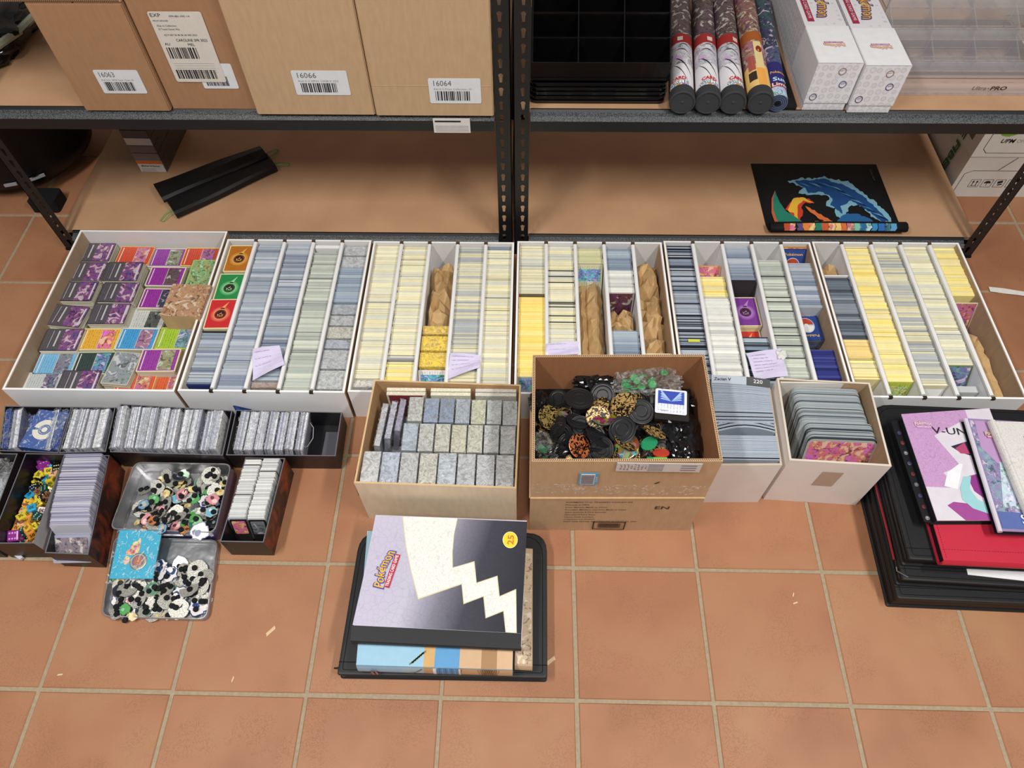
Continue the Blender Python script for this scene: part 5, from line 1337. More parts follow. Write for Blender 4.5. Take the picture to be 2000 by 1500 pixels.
for i, (x, y, sx, sy, rz, lb) in enumerate(((150, 480, .018, .030, .3, 'glossy black bag in the back left corner of the coins'), (1290, 700, .030, .045, 0, 'large glossy black bag at the right side of the coins'), (1300, 430, .020, .020, .2, 'glossy black bag behind the blue picture card'), (600, 290, .040, .016, 0, 'glossy black bag against the back wall of the coin carton'), (1300, 880, .022, .02, 0, 'glossy black bag at the front right of the coins'), (250, 880, .03, .014, .5, 'glossy black bag at the front left of the coins'))):
    bag(lb, at(*cz(x, y), .228), (sx, sy, .016), 11+i, mat='blackgloss', rz=rz)
# blue picture card with clear case
P = [at(*cz(1050, 350), .268), at(*cz(1290, 350), .268), at(*cz(1365, 520), .262), at(*cz(1140, 525), .262)]; c = sum(P, Vector())/4
t = thing('picture_card', 'white and blue picture card lying on the coins at the right', 'card', tuple(c), rot=(.12, 0, -.10)); mb = MB()
card_face(mb, Matrix.Identity(4), .058, .050, 'none', 'dfe4f0', '4c68c0', 'e4e4ec'); mb.add([(-.024, -.005, .0006), (.024, -.005, .0006), (.024, .021, .0006), (-.024, .021, .0006)], [(0, 1, 2, 3)], 'satin', '3c4fae')
for s_ in (-1, 1):
    for k in range(4): mb.add([(0, 0, .0008), (s_*.020, .004+.005*k, .0008), (s_*.017, .006+.005*k, .0008)], [(0, 1, 2) if s_ > 0 else (2, 1, 0)], 'satin', 'a8c4ec')
text(mb, 'Pokémon', .004, '8c9ab0', Tr(-.012, -.019, .0009), width=.014); mb.build('card', t)
t = thing('clear_case', 'dark translucent case under the blue picture card', 'case', (c.x+.002, c.y-.004, c.z-.016), rot=(.12, 0, -.10)); mb = MB(); mb.box(-.031, .031, -.030, .028, 0, .012, 'gloss', '2a2624'); mb.build('case', t)
t = thing('bag_card', 'small green and yellow card at the front edge of the coins', 'card', tuple(at(*cz(1095, 920), .245)), rot=(.8, 0, 0)); mb = MB(); mb.box(-.018, .018, -.004, .008, 0, .001, 'satin', '6cbc3c'); mb.box(-.018, -.006, -.004, .008, .001, .0012, 'satin', '2c8c4c'); mb.build('card', t)

# ---------------------------------------------------------------- two white cartons of big cards
t = thing('cardboard_carton', 'white carton of oversized blue grey cards beside the coin carton', 'carton', (.815, .485, 0))
LQ = [(.7560, .3900), (.8790, .3925), (.8880, .5850), (.7620, .5830)]
open_box(t, LQ, 0, .168, .004, 'boardcard', 'eee8e2', 'kraft', 'b2987c', 'c8b8a4')
jn = 76
for i in range(jn):
    s_ = i/(jn-1); 
    if .30 < s_ < .34: continue
    p = bil(inset(LQ, .006), .5, .02+.95*s_); th = .0016
    arch = .011 if .34 <= s_ < .46 else (.009*(s_-.5)/.5 if s_ > .5 else 0)
    blackc = i in (1, 24, 28, 31, 34, 37, 40, 44, 74, 75) 
    zt = .172+(.004 if s_ > .46 else .001)+U(-.0006, .0006); w = .1135
    n = 8; vs = []
    for q in range(n+1):
        x = -w/2+w*q/n; yy = arch*math.sin(math.pi*q/n) if s_ < .46 else arch*(1-(q/n)**2)
        for (dy, z) in ((0, .008), (0, zt), (th, zt), (th, .008)): vs.append((x, yy+dy, z-.008))
    fs = [(q*4+k, (q+1)*4+k, (q+1)*4+(k+1) % 4, q*4+(k+1) % 4)[::-1] for q in range(n) for k in range(4)]+[(0, 1, 2, 3), (n*4+3, n*4+2, n*4+1, n*4)]
    fs = [f[::-1] for f in fs]
    mb = MB(); mb.add(vs, fs, 'satin', '14161a' if blackc else jit('b4bfce', .035))
    if i == jn-3:
        text(mb, 'Zacian V', .009, '22262c', basis((-.03, -.0002, zt-.014), (1, 0, 0), (0, 0, 1)), width=.036); text(mb, '220', .010, '22262c', basis((.034, -.0002, zt-.014), (1, 0, 0), (0, 0, 1)), width=.018)
    o = mb.build('oversized_card', None, (p[0], p[1], .008)); tag(o, ('black edged' if blackc else 'pale blue grey')+' oversized card in the '+third(s_)+' of the left white carton', 'card', 'oversized cards, '+third(s_))
# name strip on the black rear card, seen from above
t = thing('rear_card', 'bent black oversized card lettered 220 at the back of the left carton', 'card', (.825, .575, .168))
mb = MB(); n = 10; vs = []
for q in range(n+1):
    x = -.058+.116*q/n; yy = .010*(1-(q/n)**2)-.004
    vs += [(x, yy-.010, .010), (x, yy+.004, .019)]
mb.add(vs, [(2*q, 2*q+2, 2*q+3, 2*q+1) for q in range(n)], 'satin', ['a9b4c2']*6+['17191d']*4)
def wp(dx, dy): return lambda p: Vector(((p.x+dx), .010*(1-((p.x+dx+.058)/.116)**2)-.004-.003+p.y, .0155+p.y*.64))
text(mb, 'Zacian V', .007, '26282e', Matrix.Identity(4), width=.034, warp=wp(-.036, 0), bold=.01); text(mb, '220', .0085, 'e8eaf0', Matrix.Identity(4), width=.018, warp=wp(.034, 0), bold=.01)
mb.build('card', t)

t = thing('cardboard_carton', 'white carton of plastic-cased cards with a red picture in front', 'carton', (.99, .49, 0))
WQ = [(.8915, .3990), (1.0800, .3890), (1.0870, .5780), (.9020, .5870)]
open_box(t, WQ, 0, .176, .004, 'boardcard', 'f0e8e2', 'kraft', 'b59a7c', 'd8cdbf')
mb = MB(inv(t)); mb.quad((.963, .3951-.0006, .08), (1.003, .3929-.0006, .08), (1.006, .3928-.0006, .139), (.966, .3949-.0006, .139), 'gloss', 'b8a595'); mb.build('tape_patch', t)
mb = MB(inv(t)); mb.box(.908, 1.080, .5765, .5795, .01, .174, 'boardcard', 'dcd8d2'); mb.build('back_liner', t)
def casedcard(w, h, th, edge, face=None):
    mb = MB(); M = basis((0, 0, 0), (1, 0, 0), (0, 0, 1))
    pl = rrect(-w/2, w/2, 0, h, .012, 4)
    mb.prism(pl, -th, 0, 'satin', edge, M=M)
    if face: mb.prism(rrect(-w/2+.004, w/2-.004, .004, h-.004, .009, 3), 0, .0003, 'art', face, M=M)
    return mb
KM = [casedcard(.134, .162, .0022, c).mesh('cased_card') for c in ('3a4048', '98a2a8', 'aab2b4', '7c868c', 'b4babc')]
nk = 62
for i in range(nk):
    s_ = i/(nk-1); yb_ = .398+.120*s_; yt = .452+.118*s_; 
    xo = 1.005-.004*s_+U(-.001, .001)+(.006 if s_ < .32 else 0)
    a = math.atan2(yt-yb_, .160)
    k = random.choice((1, 2, 2, 4, 3, 1)); 
    if i % 9 in (0,) or i in (1, 2, 5, 11, 12): k = 0
    me = KM[k] if i else casedcard(.134, .160, .0022, 'a8a8a4', 'd0603c').mesh('cased_card')
    o = bpy.data.objects.new('cased_card', me); C.objects.link(o); o.location = (xo, yb_+.004, .006); o.rotation_euler = (-a, 0, -.03)
    tag(o, 'foremost cased card with a red and blue picture, right white carton' if i == 0 else 'plastic-cased card leaning in the '+third(s_)+' of the right white carton', 'card', None if i == 0 else 'plastic-cased cards, '+third(s_))

# ---------------------------------------------------------------- black card storage boxes, left front
BLK = ('satin', '1c191b'); 
def blackbox(lb, q, h, **k):
    t = thing('storage_box', lb, 'box', (sum(p[0] for p in q)/4, sum(p[1] for p in q)/4, 0), group='black card storage boxes')
    open_box(t, q, 0, h, .0022, 'satin', '241d1d', 'satin', '17161a', '6a6a72', **k)
    return t
FILM = ['ccd0d8', 'c0c4d0', 'e0e2e6', 'a4a8b8', 'b8bcc8', 'ececee', '8c90a8']
BLUE = ['2a4a94', '34549c', '24408c', '8c9cc0']
def packs_in(q, spec, h, ytop, lean=0, grp='sleeve bundles in film', nm='x'):
    xa, xb = q[0][0]+.004, q[1][0]-.004
    n = len(spec)
    for i, (lb, pal, wf) in enumerate(spec):
        pass
A_Q = [(-.712, .452), (-.585, .449), (-.597, .563), (-.746, .563)]
blackbox('black storage box holding blue card sleeves, far left of upper row', A_Q, .068)
B_Q = [(-.5835, .449), (-.4855, .453), (-.5010, .563), (-.5955, .563)]
blackbox('short black storage box of silvery packs, second of upper row', B_Q, .068)
C_Q = [(-.478, .454), (-.2385, .4495), (-.2445, .5600), (-.4955, .5735)]
blackbox('long black storage box packed full of silvery sleeve packs', C_Q, .066)
D_Q = [(-.2360, .4545), (-.0050, .4560), (-.0080, .5640), (-.2410, .5660)]
blackbox('long black storage box, right third empty, of the upper row', D_Q, .058)
def bundle(lb, q, s0, s1, h, pal, lean=0, y0=.03, y1=.97, zt=None):
    a, b_, c_, d_ = bil(q, s0, y0), bil(q, s1, y0), bil(q, s1, y1), bil(q, s0, y1)
    cx, cy = (a[0]+b_[0]+c_[0]+d_[0])/4, (a[1]+b_[1]+c_[1]+d_[1])/4
    dx = math.hypot(b_[0]-a[0], b_[1]-a[1]); dy = math.hypot(d_[0]-a[0], d_[1]-a[1]); rz = math.atan2(-(d_[0]-a[0]), d_[1]-a[1])
    pack('sleeve_pack', lb, cx, cy, .0035, dx-.0012, dy-.008, h, 'c0c4cc', rot=(0, math.radians(lean), rz), group='film-wrapped sleeve packs', amp=.0020, stripes=pal)
bundle('blue sleeve pack at the left end of the far left box', A_Q, .02, .13, .066, BLUE); bundle('silvery sleeve pack between blue ones, far left box', A_Q, .14, .30, .066, FILM)
bundle('deep blue sleeve pack under the emblem pack', A_Q, .31, .74, .050, BLUE); bundle('silvery blue sleeve pack right of the emblem pack', A_Q, .76, .86, .068, FILM+BLUE); bundle('dark blue sleeve pack at the right end, far left box', A_Q, .87, .985, .066, BLUE)
P = [at(60, 796, .075), at(122, 796, .075), at(103, 879, .075), at(49, 880, .075)]; c = sum(P, Vector())/4
t = thing('emblem_pack', 'blue sleeve pack with a white ball emblem facing up', 'pack', (c.x, c.y, .056), rot=(0, .06, -.10)); mb = MB()
mb.box(-.034, .034, -.046, .046, 0, .014, 'gloss', '3a5a9e'); 
def ringp(mb, r0, r1, z, col, M=None, n=32, a0=0, a1=360):
    k = n; vs = [(r*math.cos(math.radians(a0+(a1-a0)*i/k)), r*math.sin(math.radians(a0+(a1-a0)*i/k)), z) for r in (r0, r1) for i in range(k+1)]
    mb.add(vs, [(i, k+1+i, k+2+i, i+1) for i in range(k)], 'satin', col, M)
ringp(mb, .0125, .0240, .0143, 'e0dccc', a0=8, a1=172); ringp(mb, .0125, .0240, .0143, 'e0dccc', a0=188, a1=352)
ringp(mb, .0001, .0062, .0143, 'e4e0d0'); ringp(mb, .0085, .0105, .0143, '8ea0bc'); mb.build('emblem_face', t)
mb = MB(); mb.box(-.0345, .0345, -.0465, .0465, .0145, .0150, 'filmsheet'); mb.build('film', t)
for i in range(4): bundle('silvery sleeve pack, '+ORD[i]+' from the left in the short black box', B_Q, .03+.225*i, .245+.225*i, .070+U(-.003, .003), FILM, lean=U(-3, 3))
for i in range(10): bundle('silvery sleeve pack in the long full black box, '+('far left end', 'second along', 'third along', 'fourth along', 'fifth along', 'sixth along', 'seventh along', 'eighth along', 'ninth along', 'right end')[i], C_Q, .015+.0945*i, .103+.0945*i, .072+U(-.003, .003), FILM, lean=U(-3, 4))
for i in range(7): bundle('silvery sleeve pack leaning in the part-empty box, '+('left end', 'second', 'third', 'fourth', 'fifth', 'sixth', 'right end')[i], D_Q, .025+.093*i, .112+.093*i, .066+U(-.003, .003), FILM+['a8a4c0'], lean=9)
mb = MB(inv(bpy.data.objects['storage_box.003'])); mb.tube([(-.075, .54, .05), (-.067, .53, .048), (-.064, .505, .046), (-.072, .485, .046), (-.080, .483, .044)], .0006, 5, 'gloss', 'd8d8dc'); mb.build('loose_film_edge', bpy.data.objects['storage_box.003'])
mb = MB(inv(bpy.data.objects['storage_box.003'])); mb.box(-.052, -.010, .460, .545, .0025, .0032, 'metalpaint', '55555c'); mb.build('grey_liner', bpy.data.objects['storage_box.003'])
t = thing('box_lid', 'black and blue box lid corner sticking up between two boxes', 'lid', (-.243, .565, .03)); mb = MB()
mb.add([(0, 0, 0), (.036, 0, 0), (.036, .002, .030), (.004, .002, .045), (0, .002, .044)], [(0, 1, 2, 3, 4), (4, 3, 2, 1, 0)], 'satin', '3c5cb0'); o = mb.build('lid', t); o.modifiers.new('t', 'SOLIDIFY').thickness = .001
# clear bag box, dice box, holder box, double row box
E_Q = [(-.735, .247), (-.650, .247), (-.664, .443), (-.760, .443)]
blackbox('black storage box with a clear bag inside, left frame edge', E_Q, .075)
bag('crinkled clear and white plastic bag inside the leftmost lower box', Vector((-.700, .345, .045)), (.034, .088, .026), 21, mat='film'); 
t = thing('white_sheets', 'white and pale blue sheets under the crinkled clear bag', 'sheets', (-.700, .345, .0035)); mb = MB()
for i in range(3): mb.box(-.030, .030, -.08, .08, .008*i, .008*i+.006, 'art' if i == 2 else 'paper', 'c4ccd4', Matrix.Rotation(U(-.1, .1), 4, 'Z'))
mb.build('sheets', t)
F_Q = [(-.6400, .247), (-.5540, .249), (-.5640, .4440), (-.6480, .4440)]
tF = blackbox('black storage box full of coloured dice, lower left', F_Q, .075, outs=[None, ('satin', 'c4c2c8'), None, ('satin', 'b4b2ba')])
t = thing('grey_strut', 'pale grey flat stick lying in front of the dice box', 'stick', tuple(at(22, 1077, .006))); mb = MB(); a = at(0, 1062, .004); b_ = at(42, 1090, .004); d = (b_-a); an = math.atan2(d.y, d.x); mb.box(-d.length*.5-.012, d.length*.5, -.0035, .0035, -.003, .003, 'satin', 'c8c8d0', Matrix.Rotation(an, 4, 'Z')); mb.build('stick', t)
G_Q = [(-.5270, .231), (-.4420, .2290), (-.4720, .4430), (-.5495, .4430)]
tG = blackbox('black storage box of lilac plastic card holders, lower left', G_Q, .073, outs=[None, ('rustprint', 'ffffff'), None, None])
H_Q = [(-.1965, .2600), (-.1110, .2600), (-.1050, .4430), (-.1880, .4430)]
tH = blackbox('black storage box of two white sleeved card rows', H_Q, .071, outs=[None, ('rustprint', 'ffffff'), None, None])
# card holders
nh = 66; HM = []
for c in ('c8c6dc', 'b6b4d0', 'd6d4e4', 'a8a6c4', 'dcdce8'):
    mb = MB(); mb.prism(rrect(-.038, .038, 0, .088, .003, 2), -.0011, .0011, 'holder', c, M=basis((0, 0, 0), (1, 0, 0), (0, 0, 1))); HM.append(mb.mesh('card_holder'))
for i in range(nh):
    s_ = i/(nh-1); p = bil(G_Q, .47, .13+.82*s_); lean = .30*(1-s_)**3
    o = bpy.data.objects.new('card_holder', random.choice(HM)); C.objects.link(o); o.location = (p[0]+U(-.001, .001), p[1], .0035+(.004 if s_ > .2 else 0)); o.rotation_euler = (-lean+U(-.015, .015), 0, .04+U(-.01, .01))
    tag(o, 'clear lilac card holder in the '+third(s_)+' of the lower left black box', 'card holder', 'lilac card holders, '+third(s_))
for i, (yy, zz, rx, col, lb) in enumerate(((.118, .003, .52, '3a5a8c', 'holder with dark blue picture card, behind the front one'), (.045, .012, 1.00, '8a7a80', 'front holder with brownish picture card lying over the edge'))):
    p = bil(G_Q, .46-.05*i, yy); t = thing('card_holder', lb, 'card holder', (p[0], p[1]+(.0 if i == 0 else -.012), .0035 if i == 0 else .030), rot=(-rx if i == 0 else -.95, 0, .04)); mb = MB(); M = basis((0, 0, 0), (1, 0, 0), (0, 0, 1))
    mb.prism(rrect(-.038, .038, 0, .088 if i == 0 else .055, .003, 2), -.0012, .0012, 'holder', 'b4b8d0', M=M); mb.prism(rrect(-.032, .032, .004, .084 if i == 0 else .05, .003, 2), .0012, .0014, 'art', col, M=M); mb.build('holder', t)
# double row of sleeved cards
SM = []
for c in ('e2e2e0', 'd2d4d4', 'ececea', 'c4c8ca', '3a3e42'):
    mb = MB(); mb.prism(rrect(-.0315, .0315, 0, .0725, .002, 1), -.0009, .0009, 'satin', c, M=basis((0, 0, 0), (1, 0, 0), (0, 0, 1)) @ Matrix.Scale(.535, 4, (1, 0, 0))); SM.append(mb.mesh('sleeved_card'))
for col_ in range(2):
    nn = 62
    for i in range(nn):
        s_ = i/(nn-1); p = bil(H_Q, .27+.44*col_, .17+.80*s_)
        o = bpy.data.objects.new('sleeved_card', SM[4] if R_() < .07 else random.choice(SM[:4])); C.objects.link(o); o.location = (p[0]+U(-.0015, .0015)-.002, p[1], .0035+U(0, .0015)); o.rotation_euler = (-.25*(1-s_)**2, 0, .02)
        tag(o, 'white edged sleeved card in the '+('left', 'right')[col_]+' row, '+third(s_)+' of the two-row black box', 'card', 'sleeved cards in two rows')
for col_, c in ((0, 'd8662c'), (1, '70747c')):
    p = bil(H_Q, .27+.44*col_, .14); t = thing('sleeved_card', ('front sleeved card with an orange picture', 'front sleeved card with a grey picture')[col_], 'card', (p[0], p[1], .0035), rot=(-.30, 0, .02)); mb = MB(); M = basis((0, 0, 0), (1, 0, 0), (0, 0, 1))
    mb.prism(rrect(-.0170, .0170, 0, .070, .002, 1), -.0009, .0009, 'satin', '22211f', M=M); mb.prism(rrect(-.0135, .0135, .028, .066, .002, 1), .0009, .0011, 'art', c, M=M); mb.build('card', t)

# ---------------------------------------------------------------- dice
def die_mesh(body, pip, kind, r=.0084):
    mb = MB(); n = 6; import bmesh
    bm = bmesh.new(); bmesh.ops.create_cube(bm, size=2*r); bmesh.ops.bevel(bm, geom=bm.edges[:], offset=r*.28, segments=2, affect='EDGES', profile=.6)
    mb.add([v.co for v in bm.verts], [tuple(v.index for v in f.verts) for f in bm.faces], 'gloss', body); bm.free()
    FR = [basis((0, 0, r+.0001), (1, 0, 0), (0, 1, 0)), basis((0, -r-.0001, 0), (1, 0, 0), (0, 0, 1)), basis((r+.0001, 0, 0), (0, 1, 0), (0, 0, 1)), basis((-r-.0001, 0, 0), (0, -1, 0), (0, 0, 1)), basis((0, r+.0001, 0), (-1, 0, 0), (0, 0, 1))]
    lay = {1: [(0, 0)], 2: [(-1, -1), (1, 1)], 3: [(-1, -1), (0, 0), (1, 1)], 5: [(-1, -1), (-1, 1), (1, -1), (1, 1), (0, 0)], 6: [(-1, -1), (-1, 0), (-1, 1), (1, -1), (1, 0), (1, 1)]}
    for k, M in zip((6, 5, 3, 2, 1), FR):
        if kind == 'pips':
            for (a, b_) in lay[k]: mb.add([(a*r*.48+r*.17*math.cos(q*math.pi/3), b_*r*.48+r*.17*math.sin(q*math.pi/3), 0) for q in range(6)], [tuple(range(6))], 'satin', pip, M)
        else: text(mb, {6: '30', 5: '20', 3: '50', 2: '10', 1: '40'}[k], r*1.1, pip, M, bold=.04)
    return mb.mesh('die')
DM = {'yellow': die_mesh('dcc83c', '4a4420', 'num'), 'orange': die_mesh('e09a40', '5a3a20', 'num'), 'sky': die_mesh('2fa0cc', '164a6a', 'num'), 'black': die_mesh('141416', 'e8e0a8', 'pips'), 'peach': die_mesh('e8b48c', '5a3a30', 'num'),
      'brown': die_mesh('8a5a3c', '3c2418', 'num'), 'green': die_mesh('1c3c38', '9ad8c0', 'pips'), 'navy': die_mesh('1c2c50', 'b0c0e0', 'pips'), 'gold': die_mesh('e8b838', '5a4420', 'num'), 'purple': die_mesh('8c2c8c', 'd8a0d8', 'pips', .0115)}
def dz_(x, y): return x/6.818, 880+y/6.818
DL = [(445, 195, 'purple'), (560, 245, 'purple'), (580, 150, 'yellow'), (650, 215, 'sky'), (730, 135, 'black'), (650, 290, 'yellow'), (740, 310, 'peach'), (640, 385, 'sky'), (690, 400, 'yellow'), (385, 350, 'yellow'), (490, 325, 'yellow'), (545, 390, 'black'), (430, 430, 'gold'), (340, 440, 'yellow'),
      (495, 485, 'black'), (310, 520, 'black'), (615, 525, 'green'), (460, 535, 'orange'), (400, 615, 'sky'), (495, 635, 'yellow'), (590, 635, 'black'), (290, 620, 'navy'), (230, 720, 'brown'), (340, 700, 'gold'), (430, 690, 'gold'), (530, 710, 'yellow'), (440, 780, 'sky'), (560, 790, 'brown'), (260, 800, 'peach'), (340, 825, 'yellow'), (395, 750, 'orange'),
      (230, 895, 'yellow'), (290, 900, 'yellow'), (390, 880, 'orange'), (500, 890, 'green'), (205, 970, 'brown'), (300, 990, 'peach'), (390, 960, 'orange'), (470, 1030, 'yellow'), (400, 1040, 'gold'), (310, 1080, 'green'), (410, 1110, 'orange'), (150, 1135, 'purple'), (200, 1040, 'orange'), (680, 540, 'yellow'), (640, 620, 'brown'), (770, 180, 'black'), (770, 245, 'black'), (380, 500, 'navy'), (530, 570, 'brown')]
DN = {'yellow': 'yellow number', 'orange': 'orange number', 'sky': 'sky blue number', 'black': 'black pipped', 'peach': 'peach number', 'brown': 'brown number', 'green': 'dark green pipped', 'navy': 'navy pipped', 'gold': 'golden number', 'purple': 'large purple pipped'}
for i, (x, y, k) in enumerate(DL):
    p = at(*dz_(x, y), .030+U(-.002, .004)); p.x = min(max(p.x, -.628), -.566); 
    o = bpy.data.objects.new('die', DM[k]); C.objects.link(o); o.location = p; o.rotation_euler = (U(-.5, .5), U(-.5, .5), U(0, 6))
    tag(o, DN[k]+' die among the loose dice in the lower left black box', 'die', 'loose dice, '+k)
for i in range(70):
    p = bil(F_Q, U(.14, .86), U(.06, .94)); k = random.choice(list(DM)[:-1]); o = bpy.data.objects.new('die', DM[k]); C.objects.link(o); o.location = (p[0], p[1], U(.011, .021)); o.rotation_euler = (U(-.5, .5), U(-.5, .5), U(0, 6))
    tag(o, DN[k]+' die among the loose dice in the lower left black box', 'die', 'loose dice, '+k)

# ---------------------------------------------------------------- tins of pins
def tray(lb, q, h, depth, out='4c4a78'):
    c = (sum(p[0] for p in q)/4, sum(p[1] for p in q)/4); t = thing('metal_tin', lb, 'tin', (c[0], c[1], 0)); mb = MB()
    def ringq(ins, r):
        qq = inset(q, ins); pts = []
        for i in range(4):
            p = Vector(qq[i]); a = (Vector(qq[i-1])-p).normalized(); b2 = (Vector(qq[(i+1) % 4])-p).normalized()
            P0, P2 = p+a*r, p+b2*r
            for s_ in (0, .25, .5, .75, 1): pts.append(P0.lerp(p, s_).lerp(p.lerp(P2, s_), s_)-Vector(c))
        return pts
    prof = [(0.003, .0, .013), (0, .003, .016), (0, h-.002, .016), (.0008, h, .016), (.0024, h, .015), (.0032, h-.002, .015), (.0036, .004, .015), (.006, .0018, .012)]
    vs = []; 
    for ins, z, r in prof: vs += [(p.x, p.y, z) for p in ringq(ins, r)]
    n = 20; fs = []; cs = []; ms = []
    for k in range(len(prof)-1):
        for i in range(n): fs.append((k*n+i, k*n+(i+1) % n, (k+1)*n+(i+1) % n, (k+1)*n+i)); cs.append(out if k < 2 else 'd8d8da'); ms.append('gloss' if k < 2 else 'silver')
    fs.append(tuple(range((len(prof)-1)*n, len(prof)*n))); cs.append('cfcfd2'); ms.append('silver'); fs.append(tuple(range(n))[::-1]); cs.append(out); ms.append('gloss')
    mb.add(vs, fs, ms, cs); mb.build('shell', t); return t
T1 = [(-.4380, .2930), (-.2230, .2890), (-.2260, .4440), (-.4340, .4450)]
T2 = [(-.4125, .1290), (-.2085, .1270), (-.2260, .2870), (-.4400, .2895)]
t1 = tray('open silver tin heaped with pin badges, upper of the two', T1, .042, .03); t2 = tray('shallow silver tin lid with pin badges, lower of the two', T2, .014, .01, '8a88a0')
mb = MB(inv(t1)); mb.tube([(-.36, .2885, .030), (-.29, .2880, .030)], .003, 8, 'silver', 'c8c8cc'); mb.build('hinge', t1)
def pin_meshes():
    out = {}
    def ragged(n, r, a, sd):
        random.seed(sd); return [(r*(1+U(-a, a))*math.cos(2*math.pi*i/n), r*(1+U(-a, a))*math.sin(2*math.pi*i/n)) for i in range(n)]
    def mk(n, r, a, sd, col, rim='b8b4a8', spots=(), back=False):
        mb = MB(); pl = ragged(n, r, a, sd)
        if back: mb.prism(pl, 0, .0016, 'silver', '8c8c8a', 'engraved', 'd8d6cc')
        else:
            mb.prism(pl, 0, .0014, 'silver', rim, 'enamel', rim); mb.prism([(x*.90, y*.90) for x, y in pl], .0014, .0017, 'enamel', col)
            random.seed(sd+9)
            for k, c in enumerate(spots):
                a_ = U(0, 6.28); d_ = U(.2, .55)*r; rr = U(.22, .42)*r
                mb.prism([(d_*math.cos(a_)+rr*(1+U(-.3, .3))*math.cos(q*math.pi/4), d_*math.sin(a_)+rr*(1+U(-.3, .3))*math.sin(q*math.pi/4)) for q in range(8)], .0017, .00185+.0001*k, 'enamel', c)
        return mb.mesh('pin')
    out['back'] = [mk(18, .014, .12, 1, '', back=True), mk(24, .019, .04, 2, '', back=True), mk(16, .012, .25, 3, '', back=True), mk(20, .016, .18, 14, '', back=True)]
    out['white'] = [mk(22, .016, .22, 4, 'e8e2e4', '26406c', ('e8a0a0', '26406c', 'f0ecec', '2c4878')), mk(20, .018, .2, 5, 'eae4e4', '2c4470', ('26406c', 'e4a8a4', '304c80'))]
    out['green'] = [mk(20, .013, .15, 6, '3f7a60', '7a9080', ('8cbfa4', '2a5040')), mk(18, .011, .2, 7, '58a458', '4c7c58', ('8cc8b0',))]
    out['cream'] = [mk(12, .009, .3, 8, 'e0cc90', 'c8b888', ('c8a860', 'f0e0b0'))]
    out['blue'] = [mk(16, .012, .25, 9, '7ca4bc', '2c4468', ('2c4468', 'd8b888', 'a8c8d4')), mk(16, .012, .2, 10, '7cc0d8', 'c8c8c8', ('e0e8ec',))]
    out['pink'] = [mk(16, .012, .22, 11, 'd89098', 'b8888c', ('f0c8c8', '5a3840'))]
    out['orange'] = [mk(16, .010, .25, 12, 'b87848', '7a5840', ('5a3020', 'e8b060'))]
    out['dark'] = [mk(18, .015, .2, 13, '2c3038', '6a6c70', ('4a5058', '1c1c20', '8a8c90'))]
    return out
PM = pin_meshes(); random.seed(21)
mb = MB(); mb.lathe([(.0046, 0), (.0052, .001), (.0052, .004), (.0045, .0052), (.002, .0054)], 14, 'rubber', '161618'); CL = mb.mesh('clutch')
PNM = {'back': 'engraved silver back showing', 'white': 'white and navy enamel face', 'green': 'green enamel face', 'cream': 'small cream enamel face', 'blue': 'blue enamel face', 'pink': 'pink enamel face', 'orange': 'orange enamel face', 'dark': 'dark enamel face'}
def pin(x, y, z, kind, where, tilt=.35):
    o = bpy.data.objects.new('pin_badge', random.choice(PM[kind])); C.objects.link(o); o.location = (x, y, z); o.rotation_euler = (U(-tilt, tilt), U(-tilt, tilt), U(0, 6.28))
    tag(o, 'pin badge with '+PNM[kind]+', in the '+where, 'pin', 'pin badges, '+kind+', '+where)
    for k in range(2 if kind == 'back' else (1 if R_() < .45 else 0)):
        c_ = bpy.data.objects.new('clutch', CL); C.objects.link(c_); c_.parent = o; a = U(0, 6.28); c_.location = (.006*math.cos(a)+(.008 if k else 0), .006*math.sin(a), .0018 if kind == 'back' else .0019)
W1 = ['back']*9+['dark']*3+['green']*2+['cream']*2+['blue', 'pink', 'orange', 'white']
for i in range(115):
    s_ = U(.18, .93); t_ = U(.10, .86)
    if s_ < .22 and t_ > .6: continue
    p = bil(T1, s_, t_); pin(p[0], p[1], U(.006, .034), random.choice(W1), 'upper tin', .5)
for (u, v, k) in ((375, 955, 'cream'), (300, 975, 'green'), (325, 963, 'cream'), (385, 1018, 'green'), (378, 1012, 'green'), (355, 965, 'pink'), (280, 985, 'blue'), (412, 1000, 'blue'), (316, 1033, 'blue'), (360, 1035, 'orange'), (390, 1038, 'white'), (298, 1016, 'orange'), (415, 975, 'pink'), (430, 962, 'cream')):
    p = at(u, v, .042); pin(p.x, p.y, .040, k, 'upper tin', .25)
W2 = ['back']*8+['white']*3+['cream', 'green', 'dark']
PL2 = [(275, 1122, 'back'), (325, 1175, 'back'), (365, 1130, 'back'), (330, 1120, 'white'), (310, 1118, 'white'), (255, 1165, 'white'), (350, 1160, 'white'), (345, 1175, 'white'), (385, 1185, 'white'), (298, 1150, 'green'), (305, 1155, 'green'), (235, 1135, 'cream'), (228, 1125, 'green'), (245, 1190, 'green'), (285, 1190, 'green'), (247, 1195, 'cream'), (260, 1205, 'cream'), (385, 1112, 'back'), (390, 1145, 'back'), (290, 1180, 'dark'), (350, 1100, 'dark'), (330, 1195, 'back'), (300, 1180, 'back'), (370, 1150, 'back'), (400, 1130, 'back'), (360, 1110, 'back'), (380, 1160, 'back'), (320, 1150, 'back'), (270, 1150, 'back'), (250, 1150, 'back'), (235, 1155, 'dark'), (230, 1195, 'back'), (350, 1190, 'back'), (265, 1135, 'back'), (395, 1170, 'back'), (310, 1200, 'cream')]
for (u, v, k) in PL2:
    p = at(u, v, .012); pin(p.x, p.y, U(.006, .014), k, 'lower tin', .25)
for i in range(46):
    p = bil(T2, U(.08, .92), U(.05, .64)); pin(p[0], p[1], U(.004, .008), random.choice(W2), 'lower tin', .2)
